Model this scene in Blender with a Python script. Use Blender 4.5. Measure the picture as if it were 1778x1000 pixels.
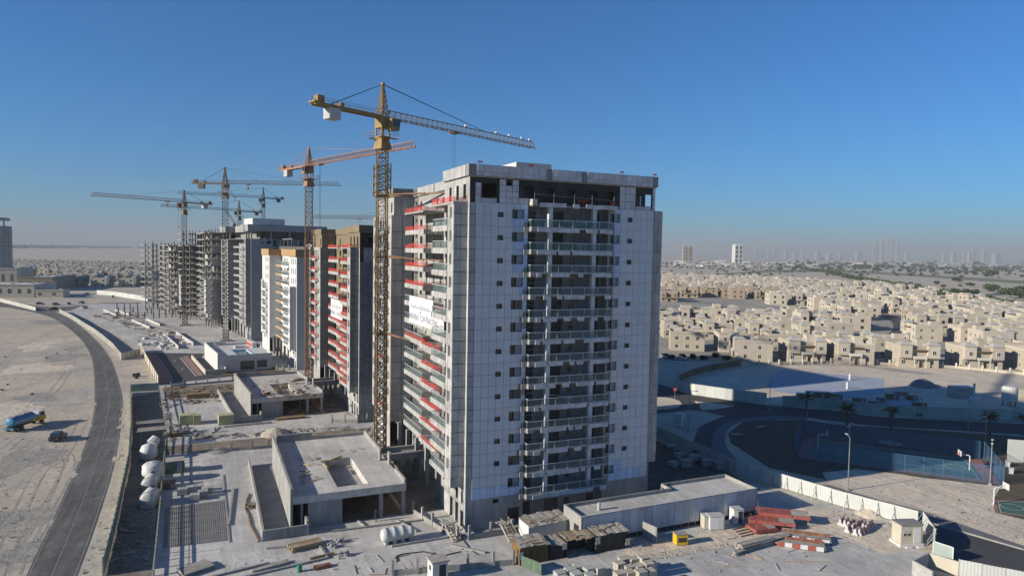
import bpy, math, random
from mathutils import Vector, Matrix
rnd = random.Random(11)
R = math.radians
for _o in list(bpy.data.objects): bpy.data.objects.remove(_o)
sc = bpy.context.scene
col = sc.collection

# ------------------------------------------------------------------ camera
F_PX, CAM_H = 1185.0, 40.0
PITCH, ROLL, YAW = math.atan(63 / F_PX), math.atan(.0175), R(24.1)
FW = Vector((math.sin(YAW) * math.cos(PITCH), math.cos(YAW) * math.cos(PITCH), -math.sin(PITCH)))
_r0 = Vector((math.cos(YAW), -math.sin(YAW), 0)); _u0 = _r0.cross(FW)
RT = _r0 * math.cos(ROLL) + _u0 * math.sin(ROLL)
UP = _u0 * math.cos(ROLL) - _r0 * math.sin(ROLL)
CAM = Vector((0, 0, CAM_H))
cam = bpy.data.cameras.new('camera'); camo = bpy.data.objects.new('camera', cam); col.objects.link(camo)
cam.sensor_width = 36; cam.lens = 36 * F_PX / 1778; cam.clip_end = 80000; cam.clip_start = .5
m3 = Matrix((RT, UP, -FW)).transposed().to_4x4(); m3.translation = CAM; camo.matrix_world = m3
sc.camera = camo

def ray(px, py): return FW + RT * ((px - 889) / F_PX) + UP * ((500 - py) / F_PX)
def G(px, py, z=0.):
    d = ray(px, py); t = (z - CAM_H) / d.z; p = CAM + d * t; return Vector((p.x, p.y, z))
def atd(px, py, dist):
    d = ray(px, py); return CAM + d * (dist / math.hypot(d.x, d.y))

# ------------------------------------------------------------------ sky, sun, exposure
SUN_EL, SUN_AZ = R(19.5), R(-1.6)          # light travels along (cos az, sin az)
w = bpy.data.worlds.new('World'); sc.world = w; w.use_nodes = True
nt = w.node_tree; bg = nt.nodes['Background']
sky = nt.nodes.new('ShaderNodeTexSky'); sky.sky_type = 'NISHITA'; sky.sun_disc = False
sky.sun_elevation = SUN_EL
_sd = Vector((-math.cos(SUN_AZ), -math.sin(SUN_AZ)))
sky.sun_rotation = math.atan2(_sd.x, _sd.y)
sky.altitude = 0; sky.air_density = 1.0; sky.dust_density = 0.1; sky.ozone_density = 4.0
_tn = nt.nodes.new('ShaderNodeMix'); _tn.data_type = 'RGBA'; _tn.blend_type = 'MULTIPLY'; _tn.inputs[0].default_value = 1; _tn.inputs[7].default_value = (.31, 1.0, 1.6, 1)
nt.links.new(sky.outputs[0], _tn.inputs[6]); nt.links.new(_tn.outputs[2], bg.inputs[0]); bg.inputs[1].default_value = 0.051
sun = bpy.data.lights.new('sun', 'SUN'); suno = bpy.data.objects.new('sun', sun); col.objects.link(suno)
sun.energy = 5.0; sun.angle = R(.53); sun.color = (1, .92, .8)
_dir = Vector((math.cos(SUN_AZ) * math.cos(SUN_EL), math.sin(SUN_AZ) * math.cos(SUN_EL), -math.sin(SUN_EL)))
suno.rotation_euler = _dir.to_track_quat('-Z', 'Y').to_euler(); suno.location = (-60, 60, 90)
sc.view_settings.view_transform = 'Standard'; sc.view_settings.look = 'None'
sc.view_settings.gamma = 1; sc.view_settings.use_curve_mapping = False
sc.view_settings.exposure = 0.58
sc.render.engine = 'CYCLES'
cy = sc.cycles
cy.use_denoising = True
try: cy.denoiser = 'OPENIMAGEDENOISE'
except Exception: pass
cy.max_bounces = 6; cy.diffuse_bounces = 3; cy.glossy_bounces = 3; cy.transmission_bounces = 3
cy.transparent_max_bounces = 10; cy.volume_bounces = 0
cy.caustics_reflective = False; cy.caustics_refractive = False

# ------------------------------------------------------------------ materials
MATS = {}
def mat(name, rgb, rough=.85, var=.18, scale=.6, bump=0., metal=0., ovar=0., alpha=1., spec=.3, dots=0., island=0., streak=0., tint=None, fine=0., big=0., bigscale=.02, bigcol=None):
    m = bpy.data.materials.new(name); m.use_nodes = True; MATS[name] = m
    n = m.node_tree.nodes; l = m.node_tree.links; b = n['Principled BSDF']
    b.inputs['Roughness'].default_value = rough; b.inputs['Metallic'].default_value = metal
    b.inputs['Specular IOR Level'].default_value = spec
    geo = n.new('ShaderNodeNewGeometry')
    def noise(s, det=4, vec=None):
        t = n.new('ShaderNodeTexNoise'); t.inputs['Scale'].default_value = s; t.inputs['Detail'].default_value = det
        l.new(vec or geo.outputs['Position'], t.inputs['Vector']); return t.outputs['Fac']
    def remap(o, a, c, lo=.3, hi=.7):
        r = n.new('ShaderNodeMapRange'); r.inputs[1].default_value = lo; r.inputs[2].default_value = hi
        r.inputs[3].default_value = a; r.inputs[4].default_value = c; l.new(o, r.inputs[0]); return r.outputs[0]
    def mul(a, c):
        t = n.new('ShaderNodeMath'); t.operation = 'MULTIPLY'; l.new(a, t.inputs[0]); l.new(c, t.inputs[1]); return t.outputs[0]
    f = remap(noise(scale, 5), 1 - var, 1 + var)
    if fine: f = mul(f, remap(noise(scale * 14, 3), 1 - fine, 1 + fine))
    if streak:
        mp = n.new('ShaderNodeMapping'); mp.inputs['Scale'].default_value = (2.2, 2.2, .12); l.new(geo.outputs['Position'], mp.inputs[0])
        f = mul(f, remap(noise(1., 5, mp.outputs[0]), 1 - streak, 1 + streak * .5))
    if dots:
        v = n.new('ShaderNodeTexVoronoi'); v.inputs['Scale'].default_value = dots; l.new(geo.outputs['Position'], v.inputs['Vector'])
        f = mul(f, remap(v.outputs['Distance'], .55, 1.0, .12, .22))
    if ovar:
        oi = n.new('ShaderNodeObjectInfo'); f = mul(f, remap(oi.outputs['Random'], 1 - ovar, 1 + ovar, 0, 1))
    if island:
        f = mul(f, remap(geo.outputs['Random Per Island'], 1 - island, 1 + island, 0, 1))
    base = n.new('ShaderNodeRGB'); base.outputs[0].default_value = (*rgb, 1)
    co = base.outputs[0]
    if big:
        mx = n.new('ShaderNodeMix'); mx.data_type = 'RGBA'; mx.inputs[7].default_value = (*(bigcol or rgb), 1)
        l.new(remap(noise(bigscale, 6), 0, big, .42, .66), mx.inputs[0]); l.new(co, mx.inputs[6]); co = mx.outputs[2]
    vm = n.new('ShaderNodeVectorMath'); vm.operation = 'SCALE'; l.new(co, vm.inputs[0]); l.new(f, vm.inputs['Scale'])
    l.new(vm.outputs[0], b.inputs['Base Color'])
    if bump:
        bp = n.new('ShaderNodeBump'); bp.inputs['Strength'].default_value = bump; bp.inputs['Distance'].default_value = .1
        l.new(noise(scale * 6, 4), bp.inputs['Height']); l.new(bp.outputs[0], b.inputs['Normal'])
    if alpha < 1: b.inputs['Alpha'].default_value = alpha
    return m

def ground_mat(name, a, b_, c, scale, tracks=.1, bump=.5, mid=.35, grit=.16, rot=.4):
    m = bpy.data.materials.new(name); m.use_nodes = True; MATS[name] = m
    n = m.node_tree.nodes; l = m.node_tree.links; p = n['Principled BSDF']; p.inputs['Roughness'].default_value = .95; p.inputs['Specular IOR Level'].default_value = .15
    geo = n.new('ShaderNodeNewGeometry')
    def nz(s_, d=6, rough=.6, dist=0., vec=None):
        t = n.new('ShaderNodeTexNoise'); t.inputs['Scale'].default_value = s_; t.inputs['Detail'].default_value = d; t.inputs['Roughness'].default_value = rough; t.inputs['Distortion'].default_value = dist
        l.new(vec or geo.outputs['Position'], t.inputs['Vector']); return t.outputs['Fac']
    def rm(o, lo, hi, x, y):
        r = n.new('ShaderNodeMapRange'); r.inputs[1].default_value = lo; r.inputs[2].default_value = hi; r.inputs[3].default_value = x; r.inputs[4].default_value = y; l.new(o, r.inputs[0]); return r.outputs[0]
    def mix(f, x, y):
        t = n.new('ShaderNodeMix'); t.data_type = 'RGBA'; l.new(f, t.inputs[0])
        for k, v in ((6, x), (7, y)):
            if isinstance(v, tuple): t.inputs[k].default_value = (*v, 1)
            else: l.new(v, t.inputs[k])
        return t.outputs[2]
    def mul(x, y):
        t = n.new('ShaderNodeMath'); t.operation = 'MULTIPLY'; l.new(x, t.inputs[0]); l.new(y, t.inputs[1]); return t.outputs[0]
    co = mix(rm(nz(scale, 7, .62, .6), .40, .60, 0, 1), a, b_)
    co = mix(rm(nz(scale * 4.3, 7, .65, .8), .50, .68, 0, .8), co, c)
    mp = n.new('ShaderNodeMapping'); mp.inputs['Rotation'].default_value = (0, 0, rot); mp.inputs['Scale'].default_value = (1, .06, 1); l.new(geo.outputs['Position'], mp.inputs[0])
    f = mul(rm(nz(1.1, 4, .6, .3, mp.outputs[0]), .38, .62, 1 - tracks, 1 + tracks), rm(nz(scale * 40, 6, .7), .3, .7, 1 - grit, 1 + grit))
    f = mul(f, rm(nz(mid, 6, .65, 1.), .3, .7, .86, 1.12))
    sc_ = n.new('ShaderNodeVectorMath'); sc_.operation = 'SCALE'; l.new(co, sc_.inputs[0]); l.new(f, sc_.inputs['Scale']); l.new(sc_.outputs[0], p.inputs['Base Color'])
    bp = n.new('ShaderNodeBump'); bp.inputs['Strength'].default_value = bump; bp.inputs['Distance'].default_value = .25; l.new(nz(mid * 2.5, 8, .7), bp.inputs['Height']); l.new(bp.outputs[0], p.inputs['Normal'])
    return m
ground_mat('sand', (.48, .40, .30), (.385, .35, .295), (.53, .455, .355), .02, .05, .6, .12, .13)
ground_mat('sand_pale', (.63, .53, .405), (.54, .465, .365), (.46, .405, .33), .05, .10, .7, .4)
ground_mat('earth', (.24, .195, .145), (.17, .145, .115), (.30, .26, .21), .09, .05, .8, .6)
ground_mat('concrete_slab', (.50, .475, .43), (.385, .37, .34), (.56, .53, .48), .06, .08, .25, .3, .10, .1)
ground_mat('earth_shade', (.13, .11, .085), (.09, .08, .065), (.17, .15, .12), .09, .05, .6, .6)
mat('earth_grey', (.27, .25, .22), .95, .2, .6, .4, fine=.2)
mat('concrete', (.30, .29, .268), .85, .18, .35, .15, streak=.22, fine=.08)
mat('concrete_dark', (.23, .225, .21), .85, .15, .3, .15, streak=.2, fine=.1)
mat('concrete_tan', (.40, .36, .28), .85, .12, .4, .1, streak=.15)
ground_mat('asphalt_dusty', (.135, .13, .122), (.105, .102, .098), (.18, .168, .148), .05, .16, .1, .5, .12, -.12)
mat('asphalt', (.062, .06, .06), .85, .12, .15, .1, fine=.18, big=.5, bigscale=.05, bigcol=(.085, .08, .075))
mat('paver', (.30, .26, .25), .9, .1, .3, .1, fine=.15)
mat('paver_red', (.27, .17, .14), .9, .1, .3, .1, fine=.15)
mat('line_worn', (.24, .225, .20), .8, .3, 2)
mat('line_paint', (.55, .53, .49), .7, .15, 2)
mat('yellow_paint', (.7, .48, .1), .7, .15, 2)
mat('red_paint', (.5, .07, .05), .7, .15, 2)
mat('cladding', (.50, .53, .555), .4, .05, .3, ovar=.045, spec=.5)
mat('cladding_film', (.44, .53, .70), .45, .12, 1.6, ovar=.06, spec=.4, streak=.2)
mat('insulation', (.37, .368, .36), .75, .14, .5, .1, ovar=.13, dots=2.4, streak=.14)
mat('insulation_bare', (.36, .35, .325), .8, .2, .7, .1, dots=2.4, streak=.34, island=.18)
mat('insulation_shade_lift', (.50, .51, .515), .75, .12, .5, .1, ovar=.12, dots=2.4, streak=.14)  # lighter copy of insulation, raised to offset shade on front-facing panels
mat('insulation_dark_recess_shade', (.20, .205, .21), .75, .12, .5, .1, ovar=.1, streak=.15)
mat('tar_and_void', (.035, .033, .032), .75, .3, .6, .1)
mat('plaster_brown_recess_shade', (.20, .16, .10), .9, .12, .3, .1, streak=.2)
mat('plaster_white', (.54, .53, .505), .8, .04, .3, streak=.05)
mat('plaster_grey', (.29, .29, .285), .8, .12, .3, streak=.12)
mat('gold_trim', (.37, .235, .11), .7, .1, .5)
mat('interior_shade', (.10, .095, .09), .9, .3, .3)
mat('frame_white', (.52, .52, .51), .5, .05, 1)
mat('frame_dark', (.05, .05, .055), .5, .1, 1)
mat('window_glass', (.02, .025, .03), .06, .1, .4, spec=.7, ovar=.5)
mat('glass_sky_reflect', (.16, .22, .28), .08, .1, .5, spec=.6)  # blue base colour paints the sky reflection in the closed pane
mat('rail_metal', (.50, .52, .52), .4, .05, 1, metal=.3)
g = mat('rail_glass', (.12, .19, .18), .08, .05, 1, spec=.6, alpha=.4)
mat('red_net', (.43, .045, .03), .9, .35, 1.2, alpha=.55, fine=.25)
mat('crane_yellow', (.27, .175, .06), .6, .18, .8, streak=.12)
mat('crane_orange', (.30, .155, .085), .6, .18, .8)
mat('crane_grey', (.13, .12, .11), .6, .2, .8)
mat('crane_red', (.42, .075, .04), .6, .2, .8)
mat('crane_tan', (.19, .125, .06), .7, .25, .8, streak=.2)
mat('crane_brown', (.17, .10, .055), .6, .2, .8)
mat('cable', (.035, .035, .035), .6, .1, 1)
mat('counterweight', (.42, .41, .39), .85, .08, .6)
mat('white_paint', (.58, .57, .55), .5, .05, 1)
mat('cream_paint', (.47, .43, .335), .7, .08, .5)
mat('banner', (.60, .60, .595), .7, .03, 1)
mat('ink', (.05, .06, .10), .7, .1, 1)
mat('wood', (.30, .225, .14), .85, .2, 1.2, ovar=.2, island=.2)
mat('wood_dark', (.19, .13, .08), .85, .2, 1.2, ovar=.2, island=.2)
mat('wood_grey', (.32, .295, .25), .9, .2, 1.2, ovar=.15, island=.2)
mat('rust', (.20, .085, .05), .8, .3, 1.5, island=.25)
mat('red_steel', (.30, .085, .065), .7, .2, 1.5, island=.15)
mat('tank_white', (.52, .51, .47), .5, .08, .8, streak=.1)
mat('steel', (.30, .31, .32), .5, .2, 1, metal=.4)
mat('green_sheet', (.10, .15, .10), .7, .2, .8)
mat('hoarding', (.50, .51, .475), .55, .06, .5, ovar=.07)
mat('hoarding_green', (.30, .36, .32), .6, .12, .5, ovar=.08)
mat('blockwork', (.36, .35, .33), .9, .12, 1.5, fine=.1, ovar=.1, island=.12)
mat('pallet_block', (.40, .36, .285), .9, .1, 1.2, ovar=.12, island=.12)
mat('black', (.02, .02, .02), .6, .2, 1)
mat('rubber', (.025, .025, .025), .85, .2, 1)

# ------------------------------------------------------------------ mesh helpers
class MB:
    def __init__(s): s.v = []; s.f = []; s.mi = []; s.m = 0
    def hexa(s, p):
        b = len(s.v); s.v += [tuple(q) for q in p]
        for q in ((0, 3, 2, 1), (4, 5, 6, 7), (0, 1, 5, 4), (1, 2, 6, 5), (2, 3, 7, 6), (3, 0, 4, 7)):
            s.f.append(tuple(b + i for i in q)); s.mi.append(s.m)
        return s
    def box(s, x0, x1, y0, y1, z0, z1):
        return s.hexa(((x0, y0, z0), (x1, y0, z0), (x1, y1, z0), (x0, y1, z0), (x0, y0, z1), (x1, y0, z1), (x1, y1, z1), (x0, y1, z1)))
    def quad(s, *p):
        b = len(s.v); s.v += [tuple(q) for q in p]; s.f.append(tuple(range(b, b + len(p)))); s.mi.append(s.m); return s
    def prism(s, pts, z0, z1):
        b = len(s.v); n = len(pts)
        s.v += [(p[0], p[1], z0) for p in pts] + [(p[0], p[1], z1) for p in pts]
        s.f.append(tuple(range(b + n, b + 2 * n))); s.mi.append(s.m)
        s.f.append(tuple(range(b + n - 1, b - 1, -1))); s.mi.append(s.m)
        for i in range(n):
            j = (i + 1) % n; s.f.append((b + i, b + j, b + n + j, b + n + i)); s.mi.append(s.m)
        return s
    def bar(s, a, b, w, h=None):
        a = Vector(a); b = Vector(b); d = (b - a)
        if d.length < 1e-6: return s
        d.normalize(); h = h or w
        r = d.cross(Vector((0, 0, 1)))
        if r.length < .01: r = d.cross(Vector((0, 1, 0)))
        r.normalize(); u = r.cross(d); r *= w / 2; u *= h / 2
        return s.hexa((a - r - u, a + r - u, a + r + u, a - r + u, b - r - u, b + r - u, b + r + u, b - r + u))
    def tube(s, a, b, r, n=8, r2=None):
        a = Vector(a); b = Vector(b); d = (b - a).normalized(); r2 = r if r2 is None else r2
        x = d.cross(Vector((0, 0, 1)))
        if x.length < .01: x = Vector((1, 0, 0))
        x.normalize(); y = d.cross(x); k = len(s.v)
        for c, q in ((a, r), (b, r2)):
            for i in range(n):
                t = 2 * math.pi * i / n; s.v.append(tuple(c + x * (q * math.cos(t)) + y * (q * math.sin(t))))
        for i in range(n):
            j = (i + 1) % n; s.f.append((k + i, k + j, k + n + j, k + n + i)); s.mi.append(s.m)
        s.f.append(tuple(k + i for i in range(n - 1, -1, -1))); s.mi.append(s.m)
        s.f.append(tuple(k + n + i for i in range(n))); s.mi.append(s.m); return s
    def lathe(s, prof, n=12, c=(0, 0, 0)):
        k = len(s.v); m = len(prof)
        for r, z in prof:
            for i in range(n):
                t = 2 * math.pi * i / n; s.v.append((c[0] + r * math.cos(t), c[1] + r * math.sin(t), c[2] + z))
        for q in range(m - 1):
            for i in range(n):
                j = (i + 1) % n; s.f.append((k + q * n + i, k + q * n + j, k + (q + 1) * n + j, k + (q + 1) * n + i)); s.mi.append(s.m)
        s.f.append(tuple(k + (m - 1) * n + i for i in range(n))); s.mi.append(s.m); return s
    def mesh(s, name, mats):
        me = bpy.data.meshes.new(name); me.from_pydata(s.v, [], s.f)
        if not isinstance(mats, (list, tuple)): mats = [mats]
        for q in mats: me.materials.append(MATS[q])
        if len(mats) > 1: me.polygons.foreach_set('material_index', s.mi)
        me.update(); return me
    def build(s, name, mats, parent=None, loc=None, rz=0, smooth=False):
        me = s.mesh(name, mats)
        if smooth: me.polygons.foreach_set('use_smooth', [True] * len(me.polygons))
        return inst(name, me, parent, loc, rz)
def inst(name, me, parent=None, loc=None, rz=0, rot=None):
    o = bpy.data.objects.new(name, me); col.objects.link(o)
    if parent: o.parent = parent
    if loc is not None: o.location = loc
    if rot is not None: o.rotation_euler = rot
    elif rz: o.rotation_euler = (0, 0, rz)
    return o
def tag(o, label=None, cat=None, group=None, kind=None):
    if label: o['label'] = label
    if cat: o['category'] = cat
    if group: o['group'] = group
    if kind: o['kind'] = kind
    return o
def thing(name, label, cat, loc=(0, 0, 0), rz=0, group=None):
    o = bpy.data.objects.new(name, None); col.objects.link(o); o.location = loc; o.rotation_euler = (0, 0, rz)
    o.empty_display_size = .5
    return tag(o, label, cat, group)
def dup(o, parent=None, loc=None, rz=None, label=None, sc_=None):
    c = o.copy(); col.objects.link(c); c.parent = parent
    if loc is not None: c.location = loc
    if rz is not None: c.rotation_euler = (0, 0, rz)
    if label: c['label'] = label
    if sc_ is not None: c.scale = sc_ if hasattr(sc_, '__len__') else (sc_,) * 3
    for ch in KIDS.get(o.name, ()) or [q for q in bpy.data.objects if q.parent == o]:
        dup(ch, c)
    return c
KIDS = {}
def register(o):
    KIDS[o.name] = list(o.children)
    for c in o.children: register(c)
CACHE = {}
def cached(key, fn):
    if key not in CACHE: CACHE[key] = fn()
    return CACHE[key]
def sheet(name, pts, z, m, kind='structure', parent=None):
    b = MB(); b.quad(*[(p[0], p[1], z) for p in pts]); o = b.build(name, m, parent)
    if kind and not parent: o['kind'] = kind
    return o
def pix(*ps): return [G(*p) for p in ps]
def ribbon(name, left, right, z, m, n=6):
    """strip between two pixel polylines, smoothed"""
    def smooth(ps):
        ps = [G(*p) for p in ps]; out = []
        for i in range(len(ps) - 1):
            p0 = ps[max(i - 1, 0)]; p1 = ps[i]; p2 = ps[i + 1]; p3 = ps[min(i + 2, len(ps) - 1)]
            for k in range(n):
                t = k / n
                out.append(.5 * ((2 * p1) + (p2 - p0) * t + (2 * p0 - 5 * p1 + 4 * p2 - p3) * t * t + (3 * p1 - p0 - 3 * p2 + p3) * t ** 3))
        out.append(ps[-1]); return out
    a, b = smooth(left), smooth(right); mb = MB()
    for i in range(len(a) - 1): mb.quad((a[i].x, a[i].y, z), (b[i].x, b[i].y, z), (b[i + 1].x, b[i + 1].y, z), (a[i + 1].x, a[i + 1].y, z))
    o = mb.build(name, m); o['kind'] = 'structure'; return o, a, b

def wall(mb, plane, u0, u1, z0, z1, ops=(), depth=.3):
    """wall sheet with rectangular openings and reveals; plane = ('y'|'x', coordinate, inward sign)"""
    ax, c, sg = plane
    def P(u, z, d=0.): return (u, c + d * sg, z) if ax == 'y' else (c + d * sg, u, z)
    ops = [(max(a, u0), min(b, u1), max(p, z0), min(q, z1)) for a, b, p, q in ops]
    ops = [o for o in ops if o[1] > o[0] + .01 and o[3] > o[2] + .01]
    us = sorted({u0, u1, *[o[0] for o in ops], *[o[1] for o in ops]})
    zs = sorted({z0, z1, *[o[2] for o in ops], *[o[3] for o in ops]})
    for j in range(len(zs) - 1):
        run = None
        for i in range(len(us) - 1):
            uc = (us[i] + us[i + 1]) / 2; zc = (zs[j] + zs[j + 1]) / 2
            hole = any(o[0] < uc < o[1] and o[2] < zc < o[3] for o in ops)
            if not hole and run is None: run = us[i]
            if run is not None and (hole or i == len(us) - 2):
                e = us[i] if hole else us[i + 1]
                mb.quad(P(run, zs[j]), P(e, zs[j]), P(e, zs[j + 1]), P(run, zs[j + 1])); run = None
    for a, b, p, q in ops:
        mb.quad(P(a, p), P(b, p), P(b, p, depth), P(a, p, depth)); mb.quad(P(a, q), P(b, q), P(b, q, depth), P(a, q, depth))
        mb.quad(P(a, p), P(a, q), P(a, q, depth), P(a, p, depth)); mb.quad(P(b, p), P(b, q), P(b, q, depth), P(b, p, depth))
    return mb
def win_mesh(w, h, n=2, fm='frame_white'):
    def f():
        b = MB(); t = .07
        b.box(-w / 2, w / 2, -.05, .05, 0, t); b.box(-w / 2, w / 2, -.05, .05, h - t, h)
        for i in range(n + 1):
            x = -w / 2 + t / 2 + (w - t) * i / n; b.box(x - t / 2, x + t / 2, -.045, .045, t, h - t)
        b.m = 1
        b.quad((-w / 2, .02, 0), (w / 2, .02, 0), (w / 2, .02, h), (-w / 2, .02, h))
        return b.mesh('window', [fm, 'window_glass'])
    return cached(('win', round(w, 2), round(h, 2), n, fm), f)
def put_win(parent, plane, uc, z, w, h, n=2, d=.16, fm='frame_white'):
    ax, c, sg = plane
    loc = (uc, c + d * sg, z) if ax == 'y' else (c + d * sg, uc, z)
    rz = 0 if ax == 'y' else -math.pi / 2
    if sg < 0: rz += math.pi
    return inst('window', win_mesh(w, h, n, fm), parent, loc, rz)
# ------------------------------------------------------------------ ground, roads, slabs
S_ = 24000
gb = MB(); gb.quad((-S_, -2500, 0), (S_, -2500, 0), (S_, S_, 0), (-S_, S_, 0)); gb.build('ground', 'sand')['kind'] = 'structure'
site = [(267, 1000), (272, 952), (279, 878), (283, 824), (290, 760), (282, 718), (277, 680), (275, 669), (244.6, 612), (215, 590), (160, 557), (120, 540), (150, 528), (256, 527)]
sp = [Vector((-6.1, 60, 0))] + [G(*p) for p in site] + [Vector((40, 560, 0)), Vector((70, 300, 0)), Vector((88, 125, 0)), Vector((87.5, 96, 0)), Vector((90, 85.5, 0)), Vector((92.6, 75.8, 0)), Vector((95, 69, 0)), Vector((88, 58, 0)), Vector((60, 45, 0))]
sheet('site_slab', sp, .02, 'concrete_slab')
strip = [G(*p) for p in ((267, 1000), (272, 952), (279, 878), (283, 824), (290, 760), (282, 718), (277, 680))] + [G(*p) for p in ((227, 690), (228, 750), (224, 808), (214, 855), (198, 930), (180, 1000))]
sheet('site_verge', strip, .012, 'earth')
_, rl, rr = ribbon('road', [(-75, 1240), (45, 1000), (120, 840), (150, 765), (162, 720), (164.6, 687), (160, 625), (142.6, 592), (116, 568), (88, 551), (52, 541), (0, 532)], [(20, 1240), (133, 1000), (189, 840), (206, 765), (210.6, 720), (211.7, 687), (195, 630), (173, 597), (140, 566), (110, 547), (75, 536), (0, 526)], .032, 'asphalt_dusty')
def line_between(name, a, b, f, w, z, m, dash=None):
    mb = MB(); acc = 0
    pts = [a[i].lerp(b[i], f) for i in range(len(a))]
    for i in range(len(pts) - 1):
        p, q = pts[i], pts[i + 1]; d = (q - p); L = d.length
        if L < .01: continue
        n = Vector((-d.y, d.x, 0)).normalized() * w / 2
        if dash and int(acc / dash) % 2: acc += L; continue
        acc += L
        mb.quad((p.x - n.x, p.y - n.y, z), (q.x - n.x, q.y - n.y, z), (q.x + n.x, q.y + n.y, z), (p.x + n.x, p.y + n.y, z))
    return tag(mb.build(name, m), kind='structure')
line_between('road_edge_line', rl, rr, .045, .11, .039, 'line_worn'); line_between('road_edge_line', rl, rr, .955, .11, .039, 'line_worn')
line_between('road_centre_line', rl, rr, .5, .09, .039, 'line_worn')
# pale dust on the verges
# far crossing road on the left
ribbon('cross_road', [(-60, 541), (0, 533), (90, 541), (180, 533), (258, 533)], [(-60, 520), (0, 521), (90, 533), (180, 526), (258, 526)], .011, 'asphalt_dusty')
# paved areas of the finished block (lot beside the white pool podium)
lot = [(-22.5, 287), (-13, 219), (10, 227), (24, 229), (20, 240), (2.5, 238), (-2, 268), (-1, 278)]
sheet('parking_lot', [Vector((*p, 0)) for p in lot], .035, 'asphalt')
sheet('paver_strip', [Vector((*p, 0)) for p in ((-22.6, 286), (-17.2, 281), (-9.2, 223), (-12.8, 219.5))], .045, 'paver_red')
sheet('paver_strip', [Vector((*p, 0)) for p in ((-9, 270), (-6.8, 275), (-1.4, 231.5), (-3.2, 229.2))], .047, 'paver_red')
for a, b in (((-9, 270), (-3.2, 229.2)), ((-3.2, 229.2), (4, 229.6)), ((-17.2, 281), (-9.2, 223)), ((4, 229.6), (22, 232))):
    MB().bar((*a, .1), (*b, .1), .3, .14).build('kerb', 'yellow_paint' if a[0] > 0 else 'concrete')['kind'] = 'structure'
for (x, y, r) in ((-10.5, 262, .1), (-7.5, 243, .1), (0, 262, .12), (6, 231.5, 1.4)):
    m = MB(); c, s = math.cos(r), math.sin(r)
    m.bar((x, y, .05), (x - 2.4 * s, y + 2.4 * c, .05), .18, .01); m.bar((x - 2.4 * s, y + 2.4 * c, .05), (x - 2.4 * s + 1., y + 2.4 * c - .2, .05), .16, .01)
    m.build('road_arrow', 'line_paint')['kind'] = 'structure'

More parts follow.
